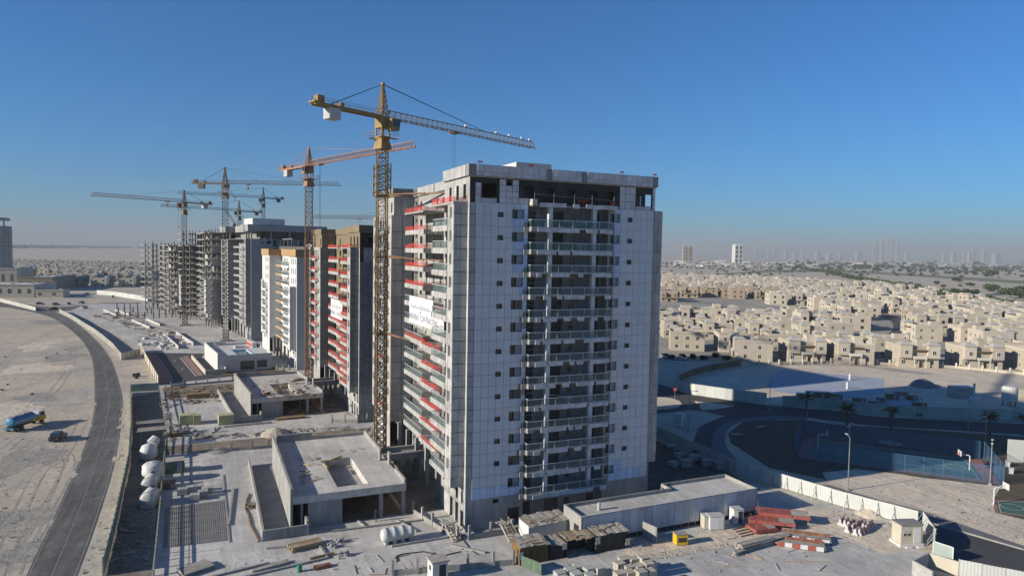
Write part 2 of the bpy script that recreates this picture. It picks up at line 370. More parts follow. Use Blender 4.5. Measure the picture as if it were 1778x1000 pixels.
# ------------------------------------------------------------------ podium buildings in front of the towers
def podium(label, loc, rz, style):
    W, D, zr = 16.4, 29.5, 4.8
    t = thing('podium_block', label, 'building', loc, rz)
    wm = 'plaster_white' if style == 'white' else 'concrete'
    px0, px1, py0, py1 = 6.5, 11.1, 2.0, 16.0
    b = MB()
    for (x0, x1, y0, y1) in ((0, px0, 0, D), (px1, W, 0, D), (px0, px1, 0, py0), (px0, px1, py1, D)): b.box(x0, x1, y0, y1, zr - 1.1, zr)
    b.build('roof', wm if style == 'white' else 'concrete_slab', t)
    b = MB(); d = zr - 1.35
    b.box(px0 - .2, px1 + .2, py0 - .2, py1 + .2, d - .2, d); b.box(px0 - .2, px0 - .005, py0, py1, d, zr - .01); b.box(px1 + .005, px1 + .2, py0, py1, d, zr - .01); b.box(px0, px1, py0 - .2, py0 - .005, d, zr - .01); b.box(px0, px1, py1 + .005, py1 + .2, d, zr - .01)
    b.build('pool_basin', wm if style == 'white' else 'concrete', t)
    if style == 'white':
        MB().quad((px0, py0, zr - .35), (px1, py0, zr - .35), (px1, py1, zr - .35), (px0, py1, zr - .35)).build('pool_water', 'pool_water', t)
        MB().box(px0 - .35, px0 - .02, py0, py1, zr + .002, zr + .06).build('pool_coping', 'pool_tile', t)
        MB().box(px1 + .02, px1 + .35, py0, py1, zr + .002, zr + .06).build('pool_coping', 'pool_tile', t)
        MB().box(8, 11.5, 19, 21.5, zr + .002, zr + .6).build('plunge_pool', 'plaster_white', t); MB().box(8.4, 11.1, 19.4, 21.1, zr + .602, zr + .62).build('plunge_water', 'pool_water', t)
        MB().box(13.5, 15, 18, 27, zr + .01, zr + 1.7).build('changing_hut', 'plaster_white', t); MB().box(13.3, 13.48, 19, 26, zr + .3, zr + 1.4).build('red_screen', 'red_paint', t)
        for y in (19, 22, 25, 27): inst('roof_post', cached('rpost', lambda: MB().box(-.15, .15, -.15, .15, 0, 1.6).mesh('roof_post', 'plaster_white')), t, (2.5, y, zr))
    hp = 1.25
    MB().box(-.35, -.002, -.02, D, 0, zr + hp).build('parapet', wm, t)
    MB().box(.4, 6.6, D - .3, D, zr + .002, zr + 1.3).build('parapet', wm, t); MB().box(6.62, W, D - .3, D, zr + .002, zr + .55).build('parapet', wm, t)
    MB().box(W - .3, W, 16, D - .31, zr + .002, zr + .9).build('parapet', wm, t)
    MB().box(W - .3, W, .0, 5.8, zr + .002, zr + .7).build('parapet', wm, t)
    if style == 'white': MB().box(0, W, .002, .25, zr + .002, zr + .6).build('parapet', wm, t)
    # walls and columns
    if style == 'white':
        f = MB(); wall(f, ('y', .1, 1), 0, W, 0, zr - 1.1, [(6.5, 10.8, .4, 3.2), (11.6, 14.8, .9, 3.2)], .3); f.build('front_wall', wm, t)
        put_win(t, ('y', .1, 1), 8.65, .4, 4.3, 2.8, 3, .2, 'frame_dark'); put_win(t, ('y', .1, 1), 13.2, .9, 3.2, 2.3, 3, .2, 'frame_dark')
    else:
        MB().box(2.1, 6.9, .05, .4, 0, zr - 1.1).build('front_wall', 'concrete', t)
        for x, y in ((12.4, .2), (15.8, .2), (12.4, 9), (15.8, 9), (7, 9), (15.8, 18), (7, 18), (12.4, 26), (15.8, 26)):
            inst('column', cached('pcol', lambda: MB().box(0, .55, 0, .7, 0, zr - 1.1).mesh('column', 'concrete')), t, (x, y, 0))
    MB().box(1.2, 1.5, 1, D - .4, 0, zr - 1.1).build('side_wall', wm, t); MB().box(1.5, W - 6, D - .5, D - .1, 0, zr - 1.1).build('rear_wall', wm, t)
    # ramp with its side walls
    if style != 'white' or True:
        rw = 1.5
        MB().box(-4.25, -3.95, -2.4, 33, 0, rw).build('ramp_wall', 'cream_paint' if style == 'white' else 'concrete', t)
        MB().box(-3.94, 1.9, -2.4, -2.1, 0, rw).build('ramp_wall', 'cream_paint' if style == 'white' else 'concrete', t)
        MB().box(1.6, 1.9, -2.09, -.05, 0, rw + .4).build('ramp_wall', wm, t)
        m = MB(); m.hexa([(-3.9, -2.05, 0), (-.4, -2.05, 0), (-.4, 31, 0), (-3.9, 31, 0), (-3.9, -2.05, .06), (-.4, -2.05, .06), (-.4, 31, .35), (-3.9, 31, .35)]); m.build('ramp', 'concrete_dark' if style != 'white' else 'asphalt', t)
    # link bridge to the tower
    if style != 'white':
        MB().box(W + .02, W + 8.4, 15.2, 15.8, zr - 1.2, zr).build('link_beam', 'concrete', t); MB().box(W + .02, W + 8.4, 18.8, 19.3, zr - 1.2, zr + .1).build('link_beam', 'concrete', t)
        MB().box(W + .02, W + 7.5, 15.82, 18.78, zr - .9, zr - .55).build('link_slab', 'concrete_dark', t)
        MB().box(W + .3, W + .9, 8, 15.18, zr - 1.1, zr - .2).build('link_beam', 'concrete', t)
        for x, y in ((W + 3, 15.2), (W + 6.5, 15.2), (W + 3, 19), (W + 6.5, 19)): inst('column', cached('pcol2', lambda: MB().box(0, .5, 0, .55, 0, zr - 1.2).mesh('column', 'concrete')), t, (x, y, 0))
        for x, y in ((W - 1.2, 12.2), (W - .2, 9.8)): MB().box(x, x + .3, y, y + 1.1, zr + .002, zr + 1.9).build('upstand_wall', 'concrete', t)
    return t
mat('pool_water', (.03, .16, .28), .08, .1, .5, spec=.6)
mat('pool_tile', (.08, .25, .42), .4, .1, 1)
P1 = podium('raw concrete podium with an empty pool pit, in front of the panel-clad tower', (10.9, 99.0, 0), 0, 'raw')
P2 = podium('raw concrete podium littered with timber, in front of the red-netted tower', (9.4, 167.8, 0), R(5), 'raw')
P3 = podium('white podium with a filled blue pool, in front of the white tower', (3.2, 234.2, 0), R(7.5), 'white')

sheet('east_yard', [Vector((*p, 0)) for p in ((66.6, 89.6), (86.5, 87.5), (87.8, 96), (88, 128), (78, 240), (66.6, 240))], .03, 'earth_shade')  # earth yard, its colour also darkened to deepen the tower's shade
sheet('gravel_strip', [G(*p) for p in ((1085, 950), (1220, 926), (1312, 899), (1400, 880), (1470, 889), (1560, 914), (1582, 950), (1530, 962), (1440, 925), (1390, 932), (1330, 930), (1290, 945), (1130, 972), (1078, 988))], .032, 'sand_pale')

for pts in (((27.5, 99), (36.5, 99), (36.5, 133), (27.5, 133)), ((-7.5, 144.2), (33, 144.5), (33, 151), (-7.8, 150.5)), ((-9.5, 199), (30, 202), (28, 217), (-12, 213.5)), ((26, 168), (34, 169), (32, 205), (24, 203)), ((11, 99.2), (27, 99.2), (27, 128), (11, 128)), ((10.2, 168.6), (25.5, 170), (23, 198), (7.8, 196.5))):
    sheet('bare_earth', [Vector((*p, 0)) for p in pts], .034, 'earth')
# ------------------------------------------------------------------ tower blocks (one plan, several stages of completion)
# local plan: front-left corner at the origin, +x along the front, +y back along the row
ST = 3.25; Z0 = 7.8; FRONT = 31.2; DEPTH = 58.0; WY = 43.8; INX = 4.6
def panels_front(root, ops, zt, m='cladding'):
    """individual cladding panels on the front face, cut round the openings"""
    cells = []
    cols = [(.92 + 1.155 * i, .92 + 1.155 * (i + 1)) for i in range(7)] + [(23.6 + 1.2 * i, 23.6 + 1.2 * (i + 1)) for i in range(6)]
    rows = []; z = Z0 - ST
    while z < zt - .1: rows.append((z, z + ST / 2)); z += ST / 2
    for ci, (a, b) in enumerate(cols):
        for rj, (p, q) in enumerate(rows):
            film = (rj < 1) or (ci in (5, 6) and (zt - p) < 10.5 and rnd.random() < .92) or (ci == 6 and (zt - p) < 16 and rnd.random() < .7) or (ci == 7 and (zt - p) < 13) or (ci in (7, 8) and rj < 2)
            if ci == 6 and rj > 1 and (zt - p) > 16 and rj % 6 == 3: continue
            cells.append((a, b, p, q, film))
    joint = .022; n_obj = 0; rest = MB(); gap = .018
    for (a, b, p, q, film) in cells:
        a += joint; b -= joint; p += joint; q -= joint
        parts = [(a, b, p, q)]
        for (u0, u1, v0, v1) in ops:
            u0 -= gap; u1 += gap; v0 -= gap; v1 += gap; nx = []
            for (c, d, e, f) in parts:
                if u1 <= c or u0 >= d or v1 <= e or v0 >= f: nx.append((c, d, e, f)); continue
                if u0 > c: nx.append((c, u0, e, f))
                if u1 < d: nx.append((u1, d, e, f))
                cc, dd = max(c, u0), min(d, u1)
                if v0 > e: nx.append((cc, dd, e, v0))
                if v1 < f: nx.append((cc, dd, v1, f))
            parts = [r for r in nx if r[1] - r[0] > .05 and r[3] - r[2] > .05]
        if not parts: continue
        mm = 'cladding_film' if film else m
        if n_obj < 300:
            ox, oz = a, p
            if len(parts) == 1 and parts[0] == (a, b, p, q):
                me = cached(('panel', round(b - a, 3), round(q - p, 3), mm), lambda: MB().box(0, b - a, -.09, -.004, 0, q - p).mesh('cladding_panel', mm))
            else:
                k = MB()
                for (c, d, e, f) in parts: k.box(c - ox, d - ox, -.09, -.004, e - oz, f - oz)
                me = k.mesh('cladding_panel', mm)
            inst('cladding_panel', me, root, (ox, rnd.uniform(-.006, .006), oz)); n_obj += 1
        else:
            for (c, d, e, f) in parts: rest.box(c, d, -.09, -.004, e, f)
    if rest.v: rest.build('upper_cladding_panels', m, root)['kind'] = 'stuff'

def net(parent, pts, h=1.0, m='red_net'):
    b = MB(); prev = None; out = []
    for i in range(len(pts) - 1):
        A, B = Vector(pts[i]), Vector(pts[i + 1]); n = max(2, int((B - A).length / .8))
        for k in range(n + (i == len(pts) - 2)):
            p = A.lerp(B, k / n); j = rnd.uniform(-.07, .07)
            out.append((p + Vector((j, j, 0)), h * rnd.uniform(.55, 1.0)))
    for (p, hp), (q, hq) in zip(out[:-1], out[1:]):
        b.quad(p, q, q + Vector((0, 0, hq)), p + Vector((0, 0, hp)))
    return b.build('safety_net', m, parent)

def railing(parent, pts, h=1.05, z=.12, posts=2.2, glass=True):
    b = MB(); g = MB()
    for i in range(len(pts) - 1):
        A, B = Vector((*pts[i], 0)), Vector((*pts[i + 1], 0)); L = (B - A).length; n = max(1, round(L / posts))
        for hz in (z, z + h): b.bar(A + Vector((0, 0, hz)), B + Vector((0, 0, hz)), .09, .09)
        for k in range(n + 1):
            p = A.lerp(B, k / n); b.bar(p + Vector((0, 0, z + .045)), p + Vector((0, 0, z + h - .045)), .06)
        if glass:
            for k in range(n):
                p, q = A.lerp(B, (k + .04) / n), A.lerp(B, (k + .96) / n)
                g.quad(p + Vector((0, 0, z + .07)), q + Vector((0, 0, z + .07)), q + Vector((0, 0, z + h - .08)), p + Vector((0, 0, z + h - .08)))
    r = b.build('railing', 'rail_metal', parent)
    if glass: g.build('railing_glass', 'rail_glass', parent)
    return r

def slider(w, h):
    b = MB(); t = .06; v = rnd.random()
    b.box(-w / 2, w / 2, -.06, .06, 0, t); b.box(-w / 2, w / 2, -.06, .06, h - t, h)
    for x in (-w / 2 + t / 2, 0, w / 2 - t / 2): b.box(x - t / 2, x + t / 2, -.055, .055, t, h - t)
    b.m = 1; b.quad((-w / 2, .2, 0), (0, .2, 0), (0, .2, h), (-w / 2, .2, h)); b.m = 2 if v < .75 else 1
    b.quad((0, -.01, 0), (w / 2, -.01, 0), (w / 2, -.01, h), (0, -.01, h)); return b.mesh('window', ['steel', 'window_glass', 'glass_sky_reflect'])
def fascia_mesh(w, h, m): return cached(('fas', round(w, 2), h, m), lambda: MB().box(.02, w - .02, -.10, 0, 0, h).mesh('fascia_panel', m))

def tower(name, label, loc, rz, n, style):
    t = thing(name, label, 'building', loc, rz)
    zt = Z0 + ST * n; zp = zt + 3.5; zr = zp + 1.75
    S = style
    finish = S in ('clad', 'white')
    wm = {'clad': 'insulation_bare', 'net': 'insulation_bare', 'white': 'plaster_white', 'grey': 'plaster_grey', 'raw': 'plaster_grey'}[S]
    floors = [Z0 + ST * k for k in range(n)]
    # ---- core: filler block painted near-black for the unlit rooms behind openings
    k = MB(); k.prism([(2.4, 1.9), (28.8, 1.9), (28.8, DEPTH - 1.6), (2.4, DEPTH - 1.6), (2.4, WY + 1.6), (6.2, WY + 1.6), (6.2, 9.4), (2.4, 9.4)], .02, zt); k.box(6.2, 28.8, 1.6, DEPTH - 1.6, zt, zp - .05); k.build('core', 'interior_shade', t)
    # ---- front wall with a recess for the balconies
    ops = []
    for z in floors + [Z0 - ST]:
        if z > Z0 - ST: ops.append((4.25, 5.15, z + 1.3, z + 2.0)); ops.append((26.0, 26.9, z + 1.3, z + 2.0))
        ops.append((6.5, 8.35, z + 1.15, z + 2.5)); ops.append((22.9, 24.6, z + 1.15, z + 2.5))
    fb = MB(); wall(fb, ('y', 0., 1), 0, 9.0, 0, zt, ops + [(6.6, 8.6, .1, 2.6), (4.2, 5.2, 3.6, 4.2)], .45); wall(fb, ('y', 0., 1), 22.6, FRONT, 0, zt, ops, .45)
    fb.quad((9, 0, Z0 - ST), (9, 2.6, Z0 - ST), (9, 2.6, zt), (9, 0, zt)); fb.quad((22.6, 0, 0), (22.6, 2.6, 0), (22.6, 2.6, zt), (22.6, 0, zt))
    fb.build('front_wall', 'concrete' if S == 'clad' else wm, t)
    bops = []
    for z in floors + [Z0 - ST, 0]:
        bops += [(9.3, 10.9, z + .05, z + 2.6), (13.3, 15.6, z + .05, z + 2.55), (16.7, 17.6, z + .9, z + 2.4), (20.6, 21.9, z + .05, z + 2.55)]
    wall(MB(), ('y', 1.4, 1), 9, 22.6, 0, zt, bops, .5).build('recess_wall', 'insulation_dark_recess_shade' if S == 'clad' else wm, t)  # clad tower: dark colour paints the deep shade behind the balconies
    if S in ('clad', 'net'):
        for (a, b, p, q) in ops:
            if S == 'clad' and b - a > 1: inst('window', cached(('slide', round(b - a, 2), round(q - p, 2), rnd.randrange(3)), lambda: slider(b - a, q - p)), t, ((a + b) / 2, .22, p))
            else: put_win(t, ('y', 0., 1), (a + b) / 2, p, b - a, q - p, 2 if b - a > 1 else 1, .25, 'frame_dark' if b - a < 1 else 'steel')
        for z in floors + [Z0 - ST]: put_win(t, ('y', 1.4, 1), 17.15, z + .9, .9, 1.5, 1, .15, 'steel')
    elif S == 'white':
        for z in floors[-3:]: put_win(t, ('y', 0., 1), 6.4, z + .9, 2.2, 1.7, 2, .1)
    if S == 'clad':
        panels_front(t, ops, zt)
        rest = MB()
        for z in floors:                               # the unclad strips: stone-wool panels, two to a storey
            for zz in (z, z + ST / 2): inst('facade_panel', cached(('fpA',), lambda: MB().box(.03, .86, -.06, -.004, .05, ST / 2 - .03).mesh('facade_panel', 'insulation')), t, (0, 0, zz))
        MB().tube((-.06, -.12, .1), (-.06, -.12, zt), .09, 6).build('drain_pipe', 'frame_white', t)
    elif S in ('net', 'grey'):
        pm = 'concrete_dark' if S == 'net' else 'plaster_grey'
        for z in floors[:-1] if S == 'net' else floors:
            for (a, b) in ((.1, 2.2), (2.2, 4.2), (5.2, 6.45), (8.4, 9.)):
                inst('facade_panel', cached(('fpB', round(b - a, 2), S), lambda: MB().box(.015, b - a - .015, -.06, -.004, .06, ST - .06).mesh('facade_panel', 'insulation_dark_recess_shade' if S == 'net' else 'plaster_grey')), t, (a, 0, z))
    # ---- front balconies
    if S in ('clad', 'net', 'grey', 'white'):
        fm = {'clad': 'insulation', 'net': 'insulation', 'grey': 'plaster_grey', 'white': 'gold_trim'}[S]
        for fi, z in enumerate(floors + [Z0 - ST]):
            b = MB(); b.box(9.02, 22.58, -1.25, 1.39, z - .22, z)
            b.box(9.0, 9.9, -1.26, -.1, z - .62, z - .222)
            bo = b.build('balcony', 'concrete', t)
            if S == 'clad':
                nF = 11; wd = 12.6 / nF
                miss = .1 if fi > n - 3 else (.22 if fi != n - 1 else .02)
                for i in range(nF):
                    if rnd.random() < miss: continue
                    o = inst('fascia_panel', fascia_mesh(wd * (1 if rnd.random() < .8 else .7), .62, 'insulation_shade_lift'), bo, (9.95 + wd * i, -1.27 - rnd.uniform(0, .03), z - .66 + rnd.uniform(-.03, .03)), rot=(0, rnd.uniform(-.03, .03), 0))
                railing(bo, [(9.05, .1), (9.05, -1.2), (22.5, -1.2), (22.5, -.1)], 1.05, z + .02, glass=rnd.random() < .9)
                for q_ in range(rnd.randrange(1, 4)): MB().bar((rnd.uniform(10, 21), rnd.uniform(-.9, .6), z + .02), (rnd.uniform(10, 21), rnd.uniform(-.2, 1.2), z + rnd.uniform(.1, 1.6)), rnd.uniform(.06, .35), .05).build('loose_board', rnd.choice(('wood', 'wood_grey', 'hoarding', 'steel')), bo)
                if rnd.random() < .6: x_ = rnd.uniform(10, 20); MB().box(x_, x_ + rnd.uniform(.4, 1.2), .2, .8, z + .01, z + rnd.uniform(.3, 1.2)).build('material_pack', rnd.choice(('pallet_block', 'wood_grey', 'blockwork')), bo)
                inst('ledge_unit', cached('ledge', lambda: MB().box(-.75, 0, -.55, -.1, 0, .75).mesh('ledge_unit', 'insulation')), bo, (8.95, 0, z - .7))
                inst('air_conditioner', cached('acu', lambda: MB().box(0, .28, -.62, -.1, 0, .6).mesh('air_conditioner', 'frame_dark')), bo, (8.55, -.02, z + .1))
            elif S == 'white': railing(bo, [(9.05, .1), (9.05, -1.2), (22.5, -1.2), (22.5, -.1)], 1.05, z + .02)
            for x in (12.3, 19.7):
                inst('column', cached(('colm', S), lambda: MB().box(-.32, .32, -.3, .3, .0, ST - .23).mesh('column', 'cladding' if S == 'clad' else wm)), bo, (x, -.55, z))
        if S == 'clad':
            for (i, z) in enumerate(floors):           # bits of timber and scaffold left behind the railings
                s = MB()
                for xx in (10.9, 12.8, 18.4, 20.4):
                    if rnd.random() < .75:
                        s.bar((xx, .3, z), (xx + rnd.uniform(-.2, .2), .3, z + 2.9), .05)
                for zz in (.9, 1.7, 2.4): s.bar((9.4, .35, z + zz), (11.2, .35, z + zz + rnd.uniform(-.05, .05)), .05)
                s.build('scaffold_frame', 'steel', t)
    # ---- left side: front bay, balconies, inner wall, wing, rear bay
    bz0 = 6.4; bzt = zt if S != 'white' else zt - ST * 3
    bay_fl = [z for z in floors if z < bzt - .1]
    bs = [MB(), MB()]
    for (ya, yb, front) in ((.8, 3.4, True), (DEPTH - 3.4, DEPTH - .8, False)):
        b = bs[0 if front else 1]; xb = -2. if front else -.6
        wops = [(ya + .75, ya + 1.75, z + .95, z + 2.55) for z in bay_fl]
        wall(b, ('x', xb, 1), ya, yb, bz0, bzt, wops, .4)
        b.quad((xb, ya, bz0), (0, ya, bz0), (0, ya, bzt), (xb, ya, bzt)); b.quad((xb, yb, bz0), (0, yb, bz0), (0, yb, bzt), (xb, yb, bzt))
        b.quad((xb, ya, bz0), (0, ya, bz0), (0, yb, bz0), (xb, yb, bz0)); b.quad((xb, ya, bzt), (0, ya, bzt), (0, yb, bzt), (xb, yb, bzt))
        b.quad((xb * .6, ya + .1, bz0 + .1), (xb * .6, yb - .1, bz0 + .1), (xb * .6, yb - .1, bzt - .1), (xb * .6, ya + .1, bzt - .1))
        if S != 'raw':
            for (a, c, p, q) in wops: put_win(t, ('x', xb, 1), (a + c) / 2, p, c - a, q - p, 2, .2)
    # side wall at x = 0 behind the bay balconies and below
    def sideops(y0): 
        o = []
        for z in floors + [Z0 - ST]: o += [(y0 + .5, y0 + 1.5, z + .1, z + 2.4), (y0 + 2.6, y0 + 3.6, z + .9, z + 2.4), (y0 + 4.6, y0 + 6.4, z + .05, z + 2.4)]
        return o
    for y0 in (3.6, DEPTH - 10.6):
        so = sideops(y0); b = bs[0 if y0 < 10 else 1]
        gops = [(y0 - 2.8, y0 - 1.6, .2, 2.7), (y0 - .6, y0 + .6, .2, 3.2), (y0 + 1.8, y0 + 3, .2, 3.2), (y0 - 2.6, y0 - 1.8, 3.7, 5.6), (y0 - .5, y0 + .5, 3.7, 5.6)] if y0 < 10 else []
        lo = .0 if y0 < 10 else WY; hi = 11. if y0 < 10 else DEPTH
        wall(b, ('x', 0., 1), lo, hi, 0, bzt, so + gops, .5)
        for (a, c, p, q) in so:
            if c - a < 1.2 and S not in ('raw',) and rnd.random() < .8 and p > 5: put_win(t, ('x', 0., 1), (a + c) / 2, p, c - a, q - p, 2, .2)
    if S == 'white':
        for lo, hi in ((0, 11.), (WY, DEPTH)):
            b = bs[0 if lo == 0 else 1]
            wo = [(lo + d, lo + d + .9, z + .7, z + 2.6) for z in floors[-3:] for d in (1.6, 4.2, 6.8)]
            wall(b, ('x', 0., 1), lo, hi, bzt, zt, wo, .4)
            for (a, c, p, q) in wo: put_win(t, ('x', 0., 1), (a + c) / 2, p, c - a, q - p, 2, .2)
    # closing walls
    bs[0].quad((0, 11, 0), (INX, 11, 0), (INX, 11, zt), (0, 11, zt)); b = bs[1]; b.quad((0, WY, 5.6), (INX, WY, 5.6), (INX, WY, zt), (0, WY, zt))
    b.quad((0, DEPTH, 0), (FRONT, DEPTH, 0), (FRONT, DEPTH, zt), (0, DEPTH, zt))
    for b in bs: b.build('side_wall', wm, t)
    r = MB(); r.box(FRONT - .3, FRONT - .02, 0.02, DEPTH - .02, 0, zt); r.box(FRONT, FRONT + 1.9, .8, 10.6, bz0, bzt); r.box(FRONT, FRONT + 1.9, DEPTH - 10.6, DEPTH - .8, bz0, bzt); r.build('right_wall', wm, t)
    if S == 'clad':
        for z in floors:
            for (p, q) in ((.03, 1.6), (1.66, 3.15)):
                for (u, wd) in ((0, .93), (.97, .9)):
                    if rnd.random() < .95: inst('facade_panel', cached(('fpC', p, wd), lambda: MB().box(0, wd, -.07, -.004, p, q).mesh('facade_panel', 'insulation')), t, (FRONT + .02 + u, .8 - rnd.uniform(0, .06), z))
    inx = MB(); iops = []
    for z in floors:
        iops += [(y, y + 1., z + .1, z + 2.4) for y in (12.5, 16.2, 19., 23.2, 26., 30., 34.5)] + [(38, 39.6, z + .9, z + 2.4)]
    gl = [(13, 17, .1, 4), (19, 26, .1, 4.2), (28, 34, .1, 4.2)]
    wall(inx, ('x', INX, 1), 11, WY, 0, zt, iops + gl, .6)
    inx.quad((INX - .01, 11, .1), (INX - .01, 44, .1), (INX - .01, 44, .12), (INX - .01, 11, .12))
    inx.build('inner_wall', 'plaster_brown_recess_shade' if S == 'net' else wm, t)  # netted tower: dark brown here paints the shade of the recess
    if S in ('clad', 'white', 'net', 'grey'):
        for (a, c, p, q) in iops:
            if rnd.random() < (.9 if S != 'grey' else .5) and c - a < 1.2: put_win(t, ('x', INX, 1), (a + c) / 2, p, c - a, q - p, 2, .25)
    if S in ('clad', 'net'):
        MB().quad((.01, WY - .002, Z0), (INX - .01, WY - .002, Z0), (INX - .01, WY - .002, zt), (.01, WY - .002, zt)).build('joint_backing', 'tar_and_void', t)
        MB().quad((-1.995, .798, Z0), (-.005, .798, Z0), (-.005, .798, zt), (-1.995, .798, zt)).build('joint_backing', 'tar_and_void', t)
        MB().quad((.005, -.002, Z0), (.9, -.002, Z0), (.9, -.002, zt), (.005, -.002, zt)).build('joint_backing', 'tar_and_void', t)
    # wing front: storey-high panels
    if S in ('clad', 'net', 'grey'):
        for z in floors:
            for i in range(2):
                inst('facade_panel', cached(('fpW', S), lambda: MB().box(.02, 2.0, -.06, -.004, .04, ST - .04).mesh('facade_panel', 'insulation' if S == 'clad' else 'insulation_dark_recess_shade')), t, (.15 + 2.1 * i, WY, z))
            for (p, q) in ((.05, 1.58), (1.66, 3.2)):      # bay front strip
                for i in range(2):
                    inst('facade_panel', cached(('fpD', p, S), lambda: MB().box(.02, .96, -.06, -.004, p, q).mesh('facade_panel', 'insulation' if S == 'clad' else 'insulation_dark_recess_shade')), t, (-1.98 + .98 * i, .8, z))
    elif S == 'raw':
        pass
    # left balconies
    if S != 'raw' or True:
        fm = {'clad': 'insulation_bare', 'net': 'insulation_bare', 'white': 'plaster_white', 'grey': 'concrete', 'raw': 'concrete'}[S]
        for k_, z in enumerate(floors):
            hi = k_ >= n - 4
            # bay balconies (front and rear)
            if z < bzt - .1:
                for y0, y1 in ((3.42, 10.4), (DEPTH - 10.4, DEPTH - 3.42)):
                    xb = -2. if y0 < 9 else -.6
                    q = MB(); q.box(xb, -.005, y0, y1, z - .2, z); q.box(xb - .06, xb + .1, y0 + .01, y1, z - .75, z - .004)
                    bo = q.build('balcony', fm, t)
                    if S in ('clad', 'white'): railing(bo, [(xb + .04, y0 + .02), (xb + .04, y1), (-.02, y1)], 1.05, z + .02)
                    if S == 'net' or (S == 'clad' and rnd.random() < .12): net(bo, [(xb + .02, y0 + .1, z + .02), (xb + .02, y1, z + .02), (-.02, y1, z + .02)], 1.0)
                    if S == 'clad' and y0 < 9:
                        inst('end_block', cached('endb', lambda: MB().box(-2.12, -1.3, -.12, .15, -.7, -.05).mesh('end_block', 'pallet_block')), bo, (0, y1, z))
            # inner balconies
            ext = not hi or S in ('white', 'grey')
            ya, yb = 24., 36.
            q = MB(); q.box(.7, INX - .01, ya, yb, z - .2, z); q.box(.64, .78, ya, yb, z - .8, z - .004); q.box(.8, INX - .02, ya, ya + .1, z - .8, z - .21)
            bo = q.build('balcony', 'gold_trim' if S == 'white' else fm, t)
            if S == 'white' or (S == 'clad' and not hi): railing(bo, [(INX - .1, ya + .05), (.72, ya + .05), (.72, yb - .05), (INX - .1, yb - .05)], 1.05, z + .02)
            if S == 'net' or (S == 'clad' and (hi or k_ == n - 7)): net(bo, [(INX - .2, ya + .05, z), (.72, ya + .05, z), (.72, yb, z)], 1.0)
            if ext:
                ya, yb = 12.5, 24.
                q = MB(); q.box(.2, INX - .01, ya, yb - .02, z - .2, z); q.box(.13, .28, ya, yb - .02, z - .8, z - .004)
                bo = q.build('balcony', fm, t)
                if S == 'white': railing(bo, [(INX - .1, ya + .05), (.22, ya + .05), (.22, yb - .1)], 1.05, z + .02)
                if S in ('clad', 'net'): net(bo, [(.22, ya + .05, z), (.22, yb - .6, z)], .95)
            # wing windows + balconette
            if S == 'clad' or S == 'net':
                q = MB(); q.box(-.5, -.005, WY + 1.5, DEPTH - 10.6, z - .2, z); bo = q.build('balcony', fm, t)
                if S == 'net': net(bo, [(-.48, WY + 1.6, z), (-.48, DEPTH - 10.7, z)], 1.)
                else: railing(bo, [(-.02, WY + 1.6), (-.46, WY + 1.6), (-.46, DEPTH - 10.7)], 1.05, z + .02)
    # ---- penthouse and parapet
    if S in ('clad', 'net'):
        ph = MB(); pm = 'insulation_bare' if S == 'clad' else 'plaster_brown_recess_shade'
        pops = [(1.6, 2.7, zt + .5, zt + 2.6), (4.6, 5.7, zt + .5, zt + 2.6), (7.8, 8.9, zt + .5, zt + 2.6)]
        wall(ph, ('x', .05, 1), .05, 11, zt + .002, zp, pops, .4); ph.quad((.05, 11, zt), (INX, 11, zt), (INX, 11, zp), (.05, 11, zp))
        wops = [(y, y + 1.1, zt + .6, zt + 2.5) for y in (21, 24.5, 28, 38)]
        wall(ph, ('x', INX - .1, 1), 11, WY, zt, zp, wops, .4)
        wall(ph, ('x', .45, 1), WY, DEPTH, zt, zp, [(DEPTH - 13, DEPTH - 12, zt + .5, zt + 2.5)], .4)
        ph.quad((.45, WY, zt), (INX, WY, zt), (INX, WY, zp), (.45, WY, zp)); ph.quad((.45, DEPTH, zt), (FRONT, DEPTH, zt), (FRONT, DEPTH, zp), (.45, DEPTH, zp))
        ph.box(FRONT - .4, FRONT - .1, 4, DEPTH - .1, zt, zp)
        ph.build('penthouse_wall', pm, t)
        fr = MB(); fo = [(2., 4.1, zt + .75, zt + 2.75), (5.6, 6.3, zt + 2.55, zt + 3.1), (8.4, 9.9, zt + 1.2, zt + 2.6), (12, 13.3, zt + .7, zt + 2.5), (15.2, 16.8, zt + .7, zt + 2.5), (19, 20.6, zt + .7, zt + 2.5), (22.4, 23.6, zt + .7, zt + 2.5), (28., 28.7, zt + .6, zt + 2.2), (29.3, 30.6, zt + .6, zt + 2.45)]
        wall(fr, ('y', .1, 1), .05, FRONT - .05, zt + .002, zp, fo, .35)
        fr.build('penthouse_front', 'tar_and_void', t)
        if S == 'clad':
            for (a, b_, p, q) in ((.9, 1.7, 0, 1.05), (.9, 1.7, 1.1, 1.95), (.9, 1.7, 2, 2.7), (1.75, 4.1, .0, .6)) + tuple((4.55 + 1. * i, 5.5 + 1. * i, r_, r_ + .8) for i in range(3) for r_ in (0.0, .85, 1.7, 2.55) if not (i == 1 and r_ == 2.55)) + ((7.6, 8.4, .0, .85), (8.45, 9.6, .0, .85)) + tuple((24.6 + .95 * i, 25.5 + .95 * i, r_, r_ + 1.1) for i in range(3) for r_ in (0.0, 1.15, 2.3)) + ((27.5, 28.9, 0, .5), (28.95, 30.4, 0, .5), (30.65, 31.1, 0, 1.7), (30.65, 31.1, 1.75, 3.4)):
                MB().box(a, b_, .03, .09, zt + .02 + p, zt + .02 + q).build('facade_panel', 'insulation_shade_lift', t)
            # terrace in front of the dark recess: ledge, posts and ribbons
            q = MB(); q.box(9.2, 23.4, -1.2, 0.05, zt - .25, zt + .0); bo = q.build('balcony', 'concrete_dark', t)
